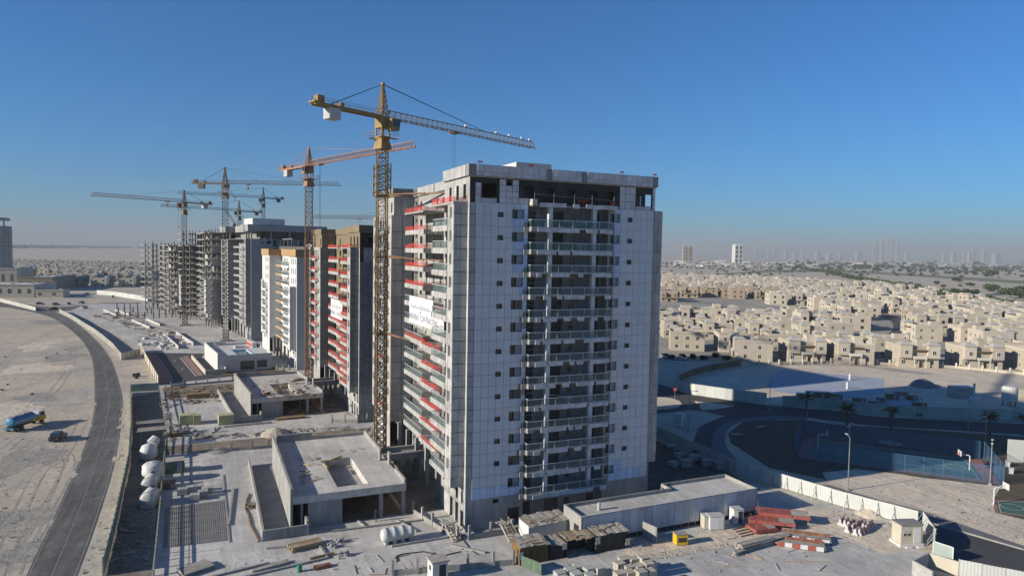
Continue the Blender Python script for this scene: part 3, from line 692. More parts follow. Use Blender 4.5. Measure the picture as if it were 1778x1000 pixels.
            for i in range(12): 
                if i not in (4, 6): inst('fascia_panel', fascia_mesh(1.1, .62, 'insulation_shade_lift'), bo, (10.2 + 1.1 * i, -1.22, zt - .3 + rnd.uniform(-.05, .05)), rot=(0, rnd.uniform(-.04, .04), 0))
            MB().box(9.1, 9.9, -1.3, -.3, zt - .1, zt + .75).build('end_block', 'pallet_block', t)
            g_ = MB()
            for x in (9.5, 12.6, 16, 19, 22.8): g_.bar((x, -1.1, zt), (x, -1.1, zt + 1.7), .06)
            g_.bar((9.5, -1.1, zt + 1.5), (12.6, -1.1, zt + 1.35), .04); g_.bar((12.6, -1.1, zt + 1.35), (22.8, -1.1, zt + 1.1), .04)
            g_.build('guard_rail', 'steel', t)
            for x in (16.6, 17.4, 22.2): MB().box(x, x + .7, -1.14, -1.08, zt + .75, zt + .95).bar((x + .1, -1.11, zt + .3), (x + .1, -1.11, zt + .75), .05).build('safety_net', 'red_net', t)
            for x, y in ((1.2, .1), (9, .1), (24.5, .1), (30.6, .1)):
                MB().box(x, x + .7, y, y + .08, zr + .25, zr + .5).bar((x, y + .04, zr - .02), (x, y + .04, zr + .3), .07).bar((x + .65, y + .04, zr + .3), (x + .65, y + .04, zr + .65), .1).build('safety_net', 'red_net', t)
            MB().box(-2.2, 0.4, .4, .5, bzt, bzt + .04).build('coping', 'tar_and_void', t)
        pr = MB(); d = .22
        for (xa, ya, xb, yb) in ((-d, -d, FRONT + d, .1), (-d, .1, .12, 11.2), (.12, 11., INX - .3, 11.2), (INX - .3, 11.2, INX - .1, WY - .2), (.2, WY - .2, INX - .1, WY), (.2, WY, .45, DEPTH + d), (FRONT - .1, .1, FRONT + d, DEPTH), (.45, DEPTH, FRONT, DEPTH + d)):
            pr.box(xa, xb, ya, yb, zp + .12, zr)
        pr.build('parapet', 'concrete_dark' if S == 'clad' else 'plaster_brown_recess_shade', t)
        pr = MB(); pr.prism([(.1, .1), (FRONT, .1), (FRONT, DEPTH), (.4, DEPTH), (.4, WY), (INX, WY), (INX, 11), (.1, 11)], zp, zp + .118); pr.build('roof', 'concrete_tan', t)
        if S == 'clad':
            x = .95
            while x < FRONT - .9:
                wd = .98
                if not (10.9 < x < 11.9 or 17.6 < x < 18.5 or 19.9 < x < 20.5):
                    for (p, q) in ((zp + .16, zp + .72), (zp + .75, zr - .02)):
                        inst('facade_panel', cached(('fpP', p), lambda: MB().box(.015, wd - .015, -.07, -.004, p, q).mesh('facade_panel', 'insulation_shade_lift')), t, (x, -d, 0))
                x += wd
            for y in range(1, 11):
                inst('facade_panel', cached('fpL', lambda: MB().box(-.07, -.004, .02, .97, zp + .14, zr - .02).mesh('facade_panel', 'insulation')), t, (-d, y + .05, 0))
            for y in range(12, 44):
                if y in (20, 29): continue
                inst('facade_panel', cached('fpM', lambda: MB().box(-.07, -.004, .02, .97, zp + .14, zr - .02).mesh('facade_panel', 'insulation')), t, (INX - .3, y + .05, 0))
        net(t, [(-2, 1., zt + .03), (-2, 11, zt + .03)], 1.); net(t, [(-2.0, 1., zt + .03), (.0, 1., zt + .03)], 1.)
        tb = MB(); tb.box(-2.1, .0, .75, 11, zt - .3, zt); tb.box(.5, INX - .1, 24, 36, zt - .3, zt); tb.build('terrace', 'concrete', t)
        net(t, [(INX - .2, 24.1, zt), (.55, 24.1, zt), (.55, 36, zt)], 1.)
        bx = MB(); bx.box(9.5, 15.5, 5.5, 14, zp + .12, zr + 1.5) if S == 'clad' else bx.box(14, 20, 8, 14, zp + .12, zr + .7)
        bx.build('roof_plant_room', 'plaster_white', t)
    elif S == 'white':
        pr = MB()
        for (xa, ya, xb, yb) in ((-.5, -.5, FRONT + .5, .1), (-.5, .1, .2, 11.3), (.2, 11, INX - .3, 11.3), (INX - .5, 11.3, INX, WY - .3), (-.4, WY - .4, INX, WY), (-.4, WY, .45, DEPTH), (FRONT, .1, FRONT + .5, DEPTH)):
            pr.box(xa, xb, ya, yb, zt + .01, zt + 2.4)
        pr.build('parapet', 'gold_trim', t)
        MB().prism([(.1, .1), (FRONT, .1), (FRONT, DEPTH), (.4, DEPTH), (.4, WY), (INX, WY), (INX, 11), (.1, 11)], zt, zt + .15).build('roof', 'plaster_white', t)
        MB().box(8, 16, 7, 20, zt + .15, zt + 4.3).build('roof_plant_room', 'plaster_white', t)
        MB().tube((11, 3, zt + .15), (11, 3, zt + 3.9), 1.5, 14).tube((15, 3.2, zt + .15), (15, 3.2, zt + 3.9), 1.5, 14).build('water_tank', 'frame_white', t)
        q = MB()
        for y in (16, 22, 28): q.bar((2, y, zt + 2.4), (2, y, zt + 6), .2)
        q.bar((2, 15, zt + 6), (2, 30, zt + 6), .25); q.build('roof_pergola', 'steel', t)
    elif S == 'grey':
        q = MB()
        for (x, y) in [(x, .2) for x in (0, 8, 16, 24, 30.4)] + [(.3, y) for y in (6, 10, DEPTH - 16, DEPTH - 8, DEPTH - 1)]: inst('column', cached('gcol', lambda: MB().box(0, .6, 0, .6, 0, 3.2).mesh('column', 'concrete')), t, (x, y, zt))
        MB().box(5, FRONT - 2, 5, DEPTH - 4, zt, zt + 3.2).build('penthouse_wall', 'concrete_dark', t)
        MB().prism([(-1.6, -1.6), (FRONT + 1, -1.6), (FRONT + 1, DEPTH), (-1.6, DEPTH), (-1.6, WY - 1.4), (INX - 2, WY - 1.4), (INX - 2, 12.4), (-1.6, 12.4)], zt + 3.2, zt + 6.0).build('roof', 'plaster_grey', t)
        MB().box(4, 18, 14, 30, zt + 6.0, zt + 9.2).build('roof_plant_room', 'plaster_white', t)
        MB().box(.05, FRONT, .1, DEPTH, zt - .15, zt).build('roof_deck', 'concrete', t)
    # ground level: base slab, lobby columns
    for y in (14, 20, 26, 32, 38): inst('column', cached('lcol', lambda: MB().box(.2, .9, 0, .7, 0.0, Z0 - 1).mesh('column', 'concrete')), t, (0, y, 0))
    return t

def skeleton(name, label, loc, rz, n, zlow, back=True):
    """bare concrete frame: slabs, columns, a few blockwork infills; below floor zlow it is walled"""
    t = thing(name, label, 'building', loc, rz)
    zs = [Z0 - ST, Z0] + [Z0 + ST * k for k in range(1, n + 1)]
    D = DEPTH if back else DEPTH * .72
    e = .7; out = [(-e, -e), (FRONT + e, -e), (FRONT + e, D + e), (-e, D + e), (-e, D - 16 - e), (INX - e, D - 16 - e), (INX - e, 11 + e), (-e, 11 + e)]
    me_s = None
    for i, z in enumerate(zs):
        b = MB(); b.prism(out, z - .42, z); b.box(-2.6, -e - .001, 1, 9.6, z - .42, z); b.box(.6, INX - e - .001, 20, 30, z - .42, z); b.box(-2.6, -e - .001, D - 10, D - 1, z - .42, z)
        b.box(9, 22, -2., -e - .001, z - .42, z)
        b.build('floor_slab', 'concrete', t)
    cols = [(x, y) for x in (.1, 4.8, 9.5, 14, 19, 24, 30.4) for y in (.1, 5.5, 10.3)] + [(x, y) for x in (4.8, 12, 20, 30.4) for y in (16, 22, 28, 34, 40) if y < D] + [(x, y) for x in (.1, 4.8, 12, 22, 30.4) for y in (D - 15.8, D - 8, D - .8)]
    top = zs[-1]
    for (x, y) in cols:
        inst('column', cached(('skc', top), lambda: MB().box(0, .5, 0, .5, 0, top + 1.2).mesh('column', 'concrete')), t, (x, y, 0))
    for i, z in enumerate(zs[:-1]):
        b = MB()
        for (x0, x1, y0, y1) in ((.85, 4.7, .25, .45), (9.6, 12.5, .25, .45), (15, 18.9, .25, .45), (24.8, 30.3, .25, .45), (INX + .2, INX + .4, 12, 15), (INX + .2, INX + .4, 24, 27.9), (.2, .4, 6.3, 10.2), (12.8, 19.5, 20, 20.2), (8, 24, 14, 14.2), (8, 8.2, 14, 40)):
            if z < zlow or rnd.random() < .35: MB().box(x0, x1, y0, y1, z, z + ST - .43 if z >= Z0 else z + 2.8).build('blockwork', 'plaster_grey' if z < zlow else 'blockwork', t)
    MB().box(7, 27, 4 if zlow else 12, D - (3 if zlow else 18), .02, top + .2).build('core', 'interior_shade', t)  # filler block; its near-black colour paints the shade inside the frame
    if zlow > 0:
        q = MB()
        for (ya, yb) in ((1, 4.), (D - 4, D - 1)):
            wo = [(ya + 1, ya + 2, z + .9, z + 2.4) for z in zs[1:] if z < zlow]
            q = MB(); wall(q, ('x', -2.02, 1), ya, yb, Z0 - 1, zlow, wo, .3); q.quad((-2.02, ya, Z0 - 1), (0, ya, Z0 - 1), (0, ya, zlow), (-2.02, ya, zlow)); q.build('bay_wall', 'plaster_white', t)
    for _ in range(26):
        x, y = rnd.choice(cols)
        MB().bar((x + .35, y + .35, top + 1.2), (x + .35 + rnd.uniform(-.1, .1), y + .35, top + 2.4), .18).build('starter_bars', 'rust', t)
    return t

T1 = tower('apartment_tower', 'tall tower with pale square cladding panels on its shaded front and red nets', (33.3, 89.4, 0), 0, 12, 'clad')
T2 = tower('apartment_tower', 'unfinished grey tower with brown top floor and red netting on every balcony', (32.3, 159.0, 0), R(3.2), 10, 'net')
T3 = tower('apartment_tower', 'finished white tower with tan roof band and tan balcony edges', (26.7, 232.0, 0), R(6.5), 9, 'white')
T4 = tower('apartment_tower', 'grey tower under a wide flat overhanging roof slab, balconies without railings', (16.9, 307.8, 0), R(10.0), 11, 'grey')
T5 = skeleton('unfinished_tower', 'bare concrete tower frame with plastered walls on its lower half', (1.5, 367, 0), R(14), 12, 24)
T6 = skeleton('unfinished_tower', 'bare open concrete frame of slabs and columns at the far end of the row', (-17.1, 431, 0), R(19), 10, 0)
# ------------------------------------------------------------------ tower cranes
def lattice(L, w, h, tri=False, step=1.6, bar=.09, chord=.16):
    """a lattice length along +x, centred on y; bottom at z 0"""
    b = MB(); hw = w / 2
    bot = [(-hw, 0), (hw, 0)]; top = [(0, h)] if tri else [(-hw, h), (hw, h)]
    for (y, z) in bot + top: b.bar((0, y, z), (L, y, z), chord)
    n = max(1, round(L / step)); s = L / n
    for i in range(n):
        x0, x1, xm = i * s, (i + 1) * s, (i + .5) * s
        for y, _ in bot:
            ty = 0 if tri else y
            b.bar((x0, y, 0), (xm, ty, h), bar); b.bar((xm, ty, h), (x1, y, 0), bar)
        b.bar((x0, -hw, 0), (x1 if i % 2 else x0, hw, 0), bar); b.bar((x0, -hw, 0), (x1, hw, 0), bar)
        if not tri: b.bar((x0, -hw, h), (x1, hw, h), bar)
    return b
def mast_mesh(w, h, m, bar, chord):
    def f():
        b = MB(); q = w / 2
        for x in (-q, q):
            for y in (-q, q): b.bar((x, y, 0), (x, y, h), chord)
        n = 2; s = h / n
        for i in range(n):
            for a, c in (((-q, -q), (q, -q)), ((q, -q), (q, q)), ((q, q), (-q, q)), ((-q, q), (-q, -q))):
                b.bar((*a, i * s), (*c, i * s), bar)
                b.bar((*a, i * s), (*c, i * s + s), bar); b.bar((*c, i * s), (*a, i * s + s), bar)
        return b.mesh('mast_section', m)
    return cached(('mast', w, h, m), f)
def ladder(hs):
    b = MB()
    for x in (-.25, .25): b.bar((x, .45, 0), (x, .45, hs), .05)
    for k in range(8): b.bar((-.25, .45, hs * (k + .5) / 8), (.25, .45, hs * (k + .5) / 8), .04)
    b.m = 1; b.box(-.75, .75, -.6, .3, hs * .5, hs * .5 + .05); return b.mesh('ladder_section', ['steel', 'wood_grey'])
def crane(label, base, zj, ang, L, Lc, zhead, m, jib_m=None, w=2.0, hook=(.45, 18), cw='counterweight', group='tower cranes along the row', tie=True, mast_m=None):
    jib_m = jib_m or m
    t = thing('tower_crane', label, 'crane', (*base, 0), 0, group)
    b_, c_ = (.075, .16)
    zs = zj - 6.2; hs = 3.0; nS = int((zs) / hs); hs = zs / nS
    me = mast_mesh(w, hs, m, b_, c_)
    me2 = mast_mesh(w + .01, hs, mast_m or m, .11, .25)
    for i in range(nS):
        inst('mast_section', me if i > nS * .72 else me2, t, (0, 0, i * hs))
        inst('ladder_section', cached(('lad', hs), lambda: ladder(hs)), t, (0, 0, i * hs), (i % 4) * math.pi / 2)
    MB().box(-2.4, 2.4, -2.4, 2.4, -.3, .5).build('base_block', 'concrete', t)
    up = thing('slewing_top', None, None, (0, 0, 0), R(ang))
    up.parent = t
    q = MB(); q.hexa([(-1.3, -1.3, zs), (1.3, -1.3, zs), (1.3, 1.3, zs), (-1.3, 1.3, zs), (-.9, -.9, zs + 2), (.9, -.9, zs + 2), (.9, .9, zs + 2), (-.9, .9, zs + 2)])
    q.box(-1.05, 1.05, -1.05, 1.05, zs + 2, zs + 2.5)
    for x in (-1, .75):
        for y in (-1, .75): q.box(x, x + .25, y, y + .25, zs + 2.5, zs + 4)
    q.box(-1.05, 1.05, -1.05, 1.05, zs + 4, zj - .05); q.build('slewing_unit', m, up)
    pl = MB()
    pl.box(-2.2, 2.2, -2.2, -1.1, zs + 2.05, zs + 2.13); pl.box(-2.2, 2.2, 1.1, 2.2, zs + 2.05, zs + 2.13)
    for (a, c) in (((-2.2, -2.2), (2.2, -2.2)), ((2.2, -2.2), (2.2, 2.2)), ((2.2, 2.2), (-2.2, 2.2)), ((-2.2, 2.2), (-2.2, -2.2))):
        for z in (.55, 1.1): pl.bar((*a, zs + 2.1 + z), (*c, zs + 2.1 + z), .05)
        pl.bar((*a, zs + 2.1), (*a, zs + 3.2), .06)
    pl.build('access_platform', m, up)
    cb = MB(); cb.hexa([(.3, -2.5, zj - 2.6), (2.1, -2.5, zj - 2.6), (2.1, -1.1, zj - 2.6), (.3, -1.1, zj - 2.6), (.3, -2.5, zj - .4), (2.5, -2.5, zj - .4), (2.5, -1.1, zj - .4), (.3, -1.1, zj - .4)])
    co = cb.build('cab', m, up)
    MB().quad((2.2, -2.4, zj - 2.2), (2.2, -1.2, zj - 2.2), (2.53, -1.2, zj - .6), (2.53, -2.4, zj - .6)).quad((.6, -2.52, zj - 1.9), (2.1, -2.52, zj - 1.9), (2.3, -2.52, zj - .6), (.6, -2.52, zj - .6)).build('cab_window', 'window_glass', co)
    hd = MB(); q = .85; zh = zhead
    for x in (-q, q):
        for y in (-q, q): hd.bar((x, y, zj), (x * .15, y * .15, zh), .18)
    nH = 6
    for i in range(nH):
        f0, f1 = 1 - .85 * i / nH, 1 - .85 * (i + 1) / nH; z0, z1 = zj + (zh - zj) * i / nH, zj + (zh - zj) * (i + 1) / nH
        cs = [(-q, -q), (q, -q), (q, q), (-q, q)]
        for k in range(4):
            a, c = cs[k], cs[(k + 1) % 4]
            hd.bar((a[0] * f0, a[1] * f0, z0), (c[0] * f1, c[1] * f1, z1), .1); hd.bar((c[0] * f0, c[1] * f0, z0), (a[0] * f1, a[1] * f1, z1), .1); hd.bar((a[0] * f0, a[1] * f0, z0), (c[0] * f0, c[1] * f0, z0), .1)
    hd.box(-.3, .3, -.3, .3, zh - .3, zh + .25); hd.build('tower_head', m, up)
    nJ = max(3, round((L - 1) / 6)); sl = (L - 1) / nJ
    jm = cached(('jib', round(sl, 2), jib_m), lambda: lattice(sl, 1.3, 1.45, True, 1.5, .09, .15).mesh('jib_section', jib_m))
    for i in range(nJ): inst('jib_section', jm, up, (1 + sl * i, 0, zj))
    MB().bar((L, 0, zj + 1.45), (L + .7, 0, zj + .1), .14).bar((L, -.65, zj), (L + .7, 0, zj + .05), .14).bar((L, .65, zj), (L + .7, 0, zj + .05), .14).box(L + .5, L + .9, -.2, .2, zj - .2, zj + .15).build('jib_tip', jib_m, up)
    cj = MB()
    for y in (-.65, .65): cj.box(-Lc, -.86, y - .12, y + .12, zj - .35, zj + .2)
    cj.box(-Lc, -.9, -.53, .53, zj - .1, zj)
    for y in (-.75, .75):
        for z in (.6, 1.15): cj.bar((-Lc, y, zj + z), (-1.2, y, zj + z), .05)
        for i in range(9): x = -Lc + (Lc - 1.2) * i / 8; cj.bar((x, y, zj + .2), (x, y, zj + 1.15), .05)
    cj.build('counter_jib', m, up)
    for i in range(3): MB().box(-Lc * .82 + i * .82, -Lc * .82 + i * .82 + .78, -.95, .95, zj - 2.3, zj - .36).build('counterweight', cw, up)
    MB().box(-Lc + .6, -Lc + 2.0, -.6, .6, zj + .2, zj + 1.5).tube((-Lc * .62, -.5, zj + .6), (-Lc * .62, .5, zj + .6), .45, 8).build('winch', m, up)
    MB().box(-Lc - .3, -Lc + .8, -.9, .9, zj + .05, zj + .35).build('end_platform', m, up)
    if tie:
        r = MB()
        for y in (-.12, .12): r.bar((0, y, zh), (L * .62, y * .3, zj + 1.5), .07)
        r.bar((0, 0, zh), (L * .3, 0, zj + 1.5), .06) if jib_m == 'crane_grey' else None
        for y in (-.55, .55): r.bar((0, y * .3, zh), (-Lc * .78, y, zj + .25), .07)
        r.build('tie_rod', 'cable' if jib_m != 'crane_orange' else jib_m, up)
    xh = L * hook[0]
    MB().box(xh - .9, xh + .9, -.75, .75, zj - .42, zj - .12).tube((xh - .6, -.8, zj - .2), (xh - .6, .8, zj - .2), .2, 8).tube((xh + .6, -.8, zj - .2), (xh + .6, .8, zj - .2), .2, 8).build('trolley', m, up)
    hk = hook[1]; r = MB()
    for x in (-.3, .3): r.bar((xh + x, 0, zj - .4), (xh + x, 0, zj - hk), .05)
    r.build('hoist_cable', 'cable', up)
    MB().lathe([(.05, -.3), (.42, -.1), (.5, .35), (.3, .7), (.08, .85)], 10, (xh, 0, zj - hk - .6)).bar((xh, 0, zj - hk - .9), (xh, 0, zj - hk - 1.5), .12).build('hook_block', 'crane_yellow', up)
    return t, up

c1, u1 = crane('yellow tower crane tied to the side of the panel-clad tower', (31.0, 131.7), 65.4, 26, 46.5, 15.5, 71.6, 'crane_yellow', w=1.85, hook=(.42, 12.5), group=None, mast_m='crane_tan')
for i, f in enumerate((.50, .72, .82, .92, .985)):
    MB().lathe([(.05, 0), (.3, .1), (.34, .35), (.2, .55), (.05, .6)], 8, (46 * f, 0, 65.4 + 1.5)).build('jib_lamp', 'white_paint', u1)
# ties from mast to tower
for i, z in enumerate((50.5 - .2, 38.5, 23.5)):
    b = MB(); b.bar((1, -1, z), (6.9, -19, z - .3), .28); b.bar((1, -1, z + .3), (4, -15, z - .3), .22)
    b.bar((-1.2, -1.2, z), (1.2, -1.2, z), .3); b.bar((-1.2, 1.2, z), (1.2, 1.2, z), .3); b.bar((-1.2, -1.2, z), (-1.2, 1.2, z), .3); b.bar((1.2, -1.2, z), (1.2, 1.2, z), .3)
    b.build('wall_tie', 'crane_brown', c1)
mast_cage = MB()
for zz in range(3): pass
cg = lattice(6.2, 2.7, 2.7, False, 1.5, .12, .22)
o = cg.build('climbing_cage', 'crane_yellow', c1, (1.35 - 1.35, 0, 50.0)); o.rotation_euler = (0, -math.pi / 2, 0); o.location = (1.35, 0, 50.2)
c2, u2 = crane('orange tower crane beside the tower with red netting', (28.0, 213.0), 64.6, -71.7, 55, 19, 69.7, 'crane_orange', hook=(.13, 24), group=None)
for z in (33., 18.):
    MB().bar((1, -1, z), (8, -12, z), .3).bar((1, 1, z), (8, -8, z), .25).build('wall_tie', 'crane_brown', c2)
crane('dark tower crane with a long thin level jib over the grey tower', (7.1, 312.6), 66.4, -23.5, 47.6, 13.5, 73, 'crane_brown', 'crane_grey', w=2.2, hook=(.2, 1.5), cw='crane_grey', group=None)
crane('rusty tower crane by the bare frame, its long jib reaching over the sandy road', (-10.3, 380), 61.7, -147.5, 43, 15, 67.5, 'crane_brown', 'crane_orange', w=2.2, hook=(.2, 1.5), group=None)
crane('slender dark tower crane rising behind the flat-roofed grey tower', (33.9, 478.8), 72.3, 188, 50, 13.3, 79, 'crane_grey', 'crane_grey', hook=(.35, 2), cw='crane_grey', group=None)
crane('pale tower crane far behind the bare frames with its hook hanging low', (20, 500), 64.2, 207, 51, 17, 71, 'crane_grey', 'crane_grey', hook=(.8, 12), cw='crane_grey', group=None)
_t = atd(546, 379, 330); _m = Vector((92, 300))
_a = math.degrees(math.atan2(_t.y - _m.y, _t.x - _m.x)); _L = (Vector((_t.x, _t.y)) - _m).length
crane('grey tower crane behind the panel-clad tower, only its jib tip showing', (92, 300), _t.z, _a, _L, 14, _t.z + 7, 'crane_grey', 'crane_grey', hook=(.6, 6), cw='crane_grey', group=None)
# small red luffing boom on the frame behind
lb = thing('luffing_crane', 'small red luffing crane boom on a roof behind the grey tower', 'crane', (*atd(407, 389, 470).xy, 0))
zb = atd(407, 389, 470).z; dz = atd(394, 370, 470).z - zb
o = lattice(9.5, .9, .9, False, 1.2, .1, .16).build('boom', 'crane_red', lb, (0, 0, zb)); o.rotation_euler = (0, -R(57), R(180))
MB().box(-.8, .8, -.8, .8, zb - 1.6, zb + .3).build('winch', 'crane_red', lb)
inst('mast_section', mast_mesh(1.6, 3.0, 'crane_grey', .12, .2), lb, (0, 0, 0)).scale = (1, 1, (zb - 1.6) / 3)
# ------------------------------------------------------------------ east side: roads, courts, lots
def z4(x, y, z=0.): return G(1120 + x * .2, 600 + y * .2, z)
def z5(x, y, z=0.): return G(1430 + x * .2, 600 + y * .2, z)
def z3(x, y, z=0.): return G(1428 + x * .24, 760 + y * .24, z)
mat('court_green', (.06, .12, .095), .8, .08, .5, fine=.05)
mat('court_red', (.27, .12, .10), .8, .08, .5, fine=.05)
mat('dry_lawn', (.10, .08, .05), .95, .25, .5, .4, fine=.3)
mat('walk', (.145, .14, .14), .9, .1, .4, fine=.1)
mat('blue_slab', (.33, .36, .40), .8, .08, .2, fine=.06)
mat('leaf', (.05, .075, .025), .8, .35, 1.5, island=.45)
mat('leaf_dry', (.075, .085, .035), .8, .35, 1.5, island=.45)
mat('leaf_far', (.05, .06, .032), .9, .3, .05, island=.4)
mat('bark', (.14, .10, .065), .9, .3, 2)
mat('villa_wall', (.45, .395, .31), .85, .06, .3, ovar=.14, streak=.06)
mat('villa_tan', (.34, .265, .19), .85, .06, .3, ovar=.06)
mat('villa_roof', (.36, .345, .31), .9, .08, .6)
mat('villa_trim', (.54, .51, .44), .8, .05, .6)
mat('villa_far', (.46, .41, .325), .9, .06, .02, island=.12)
mat('glass_plain', (.03, .035, .04), .2, .2, .3)
mat('mesh_blue', (.07, .16, .28), .6, .1, 2, alpha=.28)
mat('post_blue', (.06, .14, .26), .5, .1, 2)
mat('white_gloss', (.58, .58, .57), .35, .04, 1)
mat('car_white', (.5, .5, .49), .25, .03, 1, spec=.6)
mat('car_red', (.35, .03, .03), .25, .03, 1, spec=.6)
mat('car_dark', (.025, .025, .03), .25, .05, 1, spec=.6)
mat('compound', (.34, .30, .24), .9, .15, .1, fine=.1, big=.6, bigscale=.03, bigcol=(.16, .155, .15))
mat('field', (.16, .17, .09), .95, .2, .02)
mat('block_far', (.25, .26, .27), .8, .05, .02)
def flat(name, pts, z, m): return sheet(name, pts, z, m)
flat('dry_lawn', [Vector((97, 96, 0)), Vector((102, 112, 0)), z4(720, 760), z4(850, 660), z4(1050, 645), z4(1400, 645), z5(150, 690), z5(800, 725), z5(1740, 790), Vector((190, 80, 0)), Vector((150, 60, 0)), Vector((116, 60, 0))], .010, 'dry_lawn')
flat('sand_bank', [z3(0, 250), z3(250, 225), z3(590, 265), z3(700, 285), z3(1290, 350), z3(1240, 440), z3(1250, 540), z3(1458, 590), Vector((115, 40, 0)), Vector((104.5, 56, 0)), z3(700, 520), z3(50, 345)], .018, 'sand_pale')
ribbon('ring_road', [(1190, 800), (1208, 756), (1214, 742), (1232, 732), (1260, 722), (1290, 718), (1340, 716), (1400, 711), (1440, 712), (1510, 722), (1604, 728), (1690, 732), (1800, 737)], [(1236, 812), (1236, 772), (1240, 750), (1250, 740), (1278, 729), (1320, 723), (1368, 722), (1400, 724), (1440, 730), (1510, 738), (1604, 744), (1690, 749), (1800, 756)], .030, 'asphalt')
ribbon('ring_walk', [(1236, 812), (1236, 772), (1240, 750), (1250, 740), (1278, 729), (1320, 723), (1368, 722), (1400, 724)], [(1300, 822), (1262, 776), (1260, 755), (1268, 742), (1290, 732), (1330, 729), (1368, 728), (1400, 729)], .034, 'walk')
ribbon('access_road', [(1090, 655), (1150, 668), (1200, 684), (1290, 698), (1340, 704), (1420, 711)], [(1090, 720), (1160, 716), (1210, 712), (1262, 722), (1330, 716), (1420, 722)], .026, 'asphalt')
isl = [z4(120 - 120, 470)] + [z4(*p) for p in ((60, 452), (120, 450), (190, 453), (250, 465), (300, 485), (320, 508), (300, 530), (250, 545), (180, 553), (120, 555), (40, 550), (0, 530))]
MB().prism([(p.x, p.y) for p in isl], .0, .16).build('traffic_island', 'sand_pale')['kind'] = 'structure'
MB().prism([(z4(*p).x, z4(*p).y) for p in ((430, 485), (770, 525), (700, 542), (600, 555), (490, 562), (478, 540), (470, 510))], .0, .16).build('traffic_island', 'sand_pale')['kind'] = 'structure'
# park walls / lot behind the far hoarding
flat('vacant_lot', [z4(300, 350), z4(440, 300), z4(700, 230), z4(880, 190), z4(1370, 170), z5(680, 178), z5(1150, 205), z5(1740, 262), z5(1740, 560), z5(740, 640), z5(0, 540), z4(1055, 500), z4(700, 460), z4(440, 425)], .010, 'sand_pale')
flat('lot_slab', [z4(1055, 340), z4(1180, 215), z4(1560, 240), z5(530, 288), z5(515, 412), z5(300, 462), z5(0, 455), z4(1130, 400)], .022, 'blue_slab')
flat('lot_slab', [z5(300, 468), z5(600, 432), z5(860, 452), z5(870, 530), z5(450, 520)], .024, 'blue_slab')
# pavement and road outside the hoarding
flat('pavement', [z3(-80, 345), z3(50, 340), z3(430, 455), z3(700, 520), z3(1458, 780), Vector((106, 46, 0)), Vector((103, 46, 0)), z3(1458, 800), z3(720, 590), z3(430, 510), z3(0, 395)], .028, 'walk')
flat('outer_road', [z3(720, 605), z3(1458, 815), Vector((102.5, 46, 0)), Vector((94, 40, 0)), Vector((86, 50, 0)), Vector((90.5, 57, 0)), Vector((99, 67.6, 0))], .024, 'asphalt')
MB().bar((*z3(720, 596).xy, .07), (*z3(1458, 808).xy, .07), .25, .14).build('kerb', 'concrete')['kind'] = 'structure'
# ---- ball courts
A, B, C_, D_ = Vector((119.7, 82.3, 0)), Vector((108.0, 99.3, 0)), Vector((129.4, 117.), ).to_3d(), Vector((141, 84, 0))
cA, cB, cC, cD = Vector((129.2, 73.5, 0)), Vector((107.3, 99., 0)), Vector((121, 110, 0)), Vector((141.5, 84.5, 0))
flat('ball_court', [cA, cB, cC, cD], .040, 'court_red')
def inset(ps, f):
    c = sum(ps, Vector((0, 0, 0))) / len(ps); return [c + (p - c) * f for p in ps]
ci = inset([cA, cB, cC, cD], .86); flat('ball_court_field', ci, .046, 'court_green')
def outline(name, ps, z, w=.08, m='line_paint'):
    b = MB()
    for i in range(len(ps)): b.bar((*ps[i].xy, z), (*ps[(i + 1) % len(ps)].xy, z), w, .004)
    return tag(b.build(name, m), kind='structure')
outline('court_line', inset(ci, .95), .052)
outline('court_line', [ci[0].lerp(ci[1], .5), ci[3].lerp(ci[2], .5)], .052)
for f in (.12, .5, .88):
    cc = ci[0].lerp(ci[1], f).lerp(ci[3].lerp(ci[2], f), .5); outline('court_line', [cc + Vector((1.8 * math.cos(t * .393), 1.8 * math.sin(t * .393), 0)) for t in range(16)], .052)
c2 = [z3(1255, 455), z3(1275, 540), z3(1700, 600), z3(1700, 470)]
flat('ball_court_field', c2, .046, 'court_green'); flat('ball_court', inset(c2, 1.12), .040, 'court_red'); outline('court_line', inset(c2, .93), .052)
cc = z3(1370, 500); outline('court_line', [cc + Vector((1.6 * math.cos(t * .393), 1.6 * math.sin(t * .393), 0)) for t in range(16)], .052)
def fence_run(label, pts, h, step, name='mesh_fence', pm='post_blue', mm='mesh_blue', cat='fence'):
    t = thing(name, label, cat, (pts[0].x, pts[0].y, 0)); o = pts[0]
    for i in range(len(pts) - 1):
        a, b = pts[i] - o, pts[i + 1] - o; L = (b - a).length; n = max(1, round(L / step))
        for k in range(n):
            p, q = a.lerp(b, k / n), a.lerp(b, (k + 1) / n); dd = (q - p).normalized() * .05
            inst('post', cached(('fp', h, pm), lambda: MB().tube((0, 0, 0), (0, 0, h), .05, 6).mesh('post', pm)), t, p)
            MB().quad((p.x + dd.x, p.y + dd.y, .05), (q.x - dd.x, q.y - dd.y, .05), (q.x - dd.x, q.y - dd.y, h - .05), (p.x + dd.x, p.y + dd.y, h - .05)).build('mesh_panel', mm, t)
            MB().bar((p.x, p.y, h), (q.x, q.y, h), .05).bar((p.x, p.y, h * .5), (q.x, q.y, h * .5), .035).build('rail', pm, t)
    inst('post', cached(('fp', h, pm), None), t, pts[-1] - o)
    return t
fence_run('blue mesh fence along the near side of the red-bordered ball court', [cB + Vector((-.3, -.5, 0)), cA + Vector((-.3, -.5, 0))], 3.4, 3.1)
fence_run('blue mesh fence along the sunlit end of the ball court', [cA + Vector((.4, -.2, 0)), cD + Vector((.5, -.2, 0))], 3.6, 3.1)
fence_run('blue mesh fence along the far side of the ball court, by the lawn', [cD + Vector((.3, .5, 0)), cC + Vector((.3, .5, 0))], 3.6, 3.1)
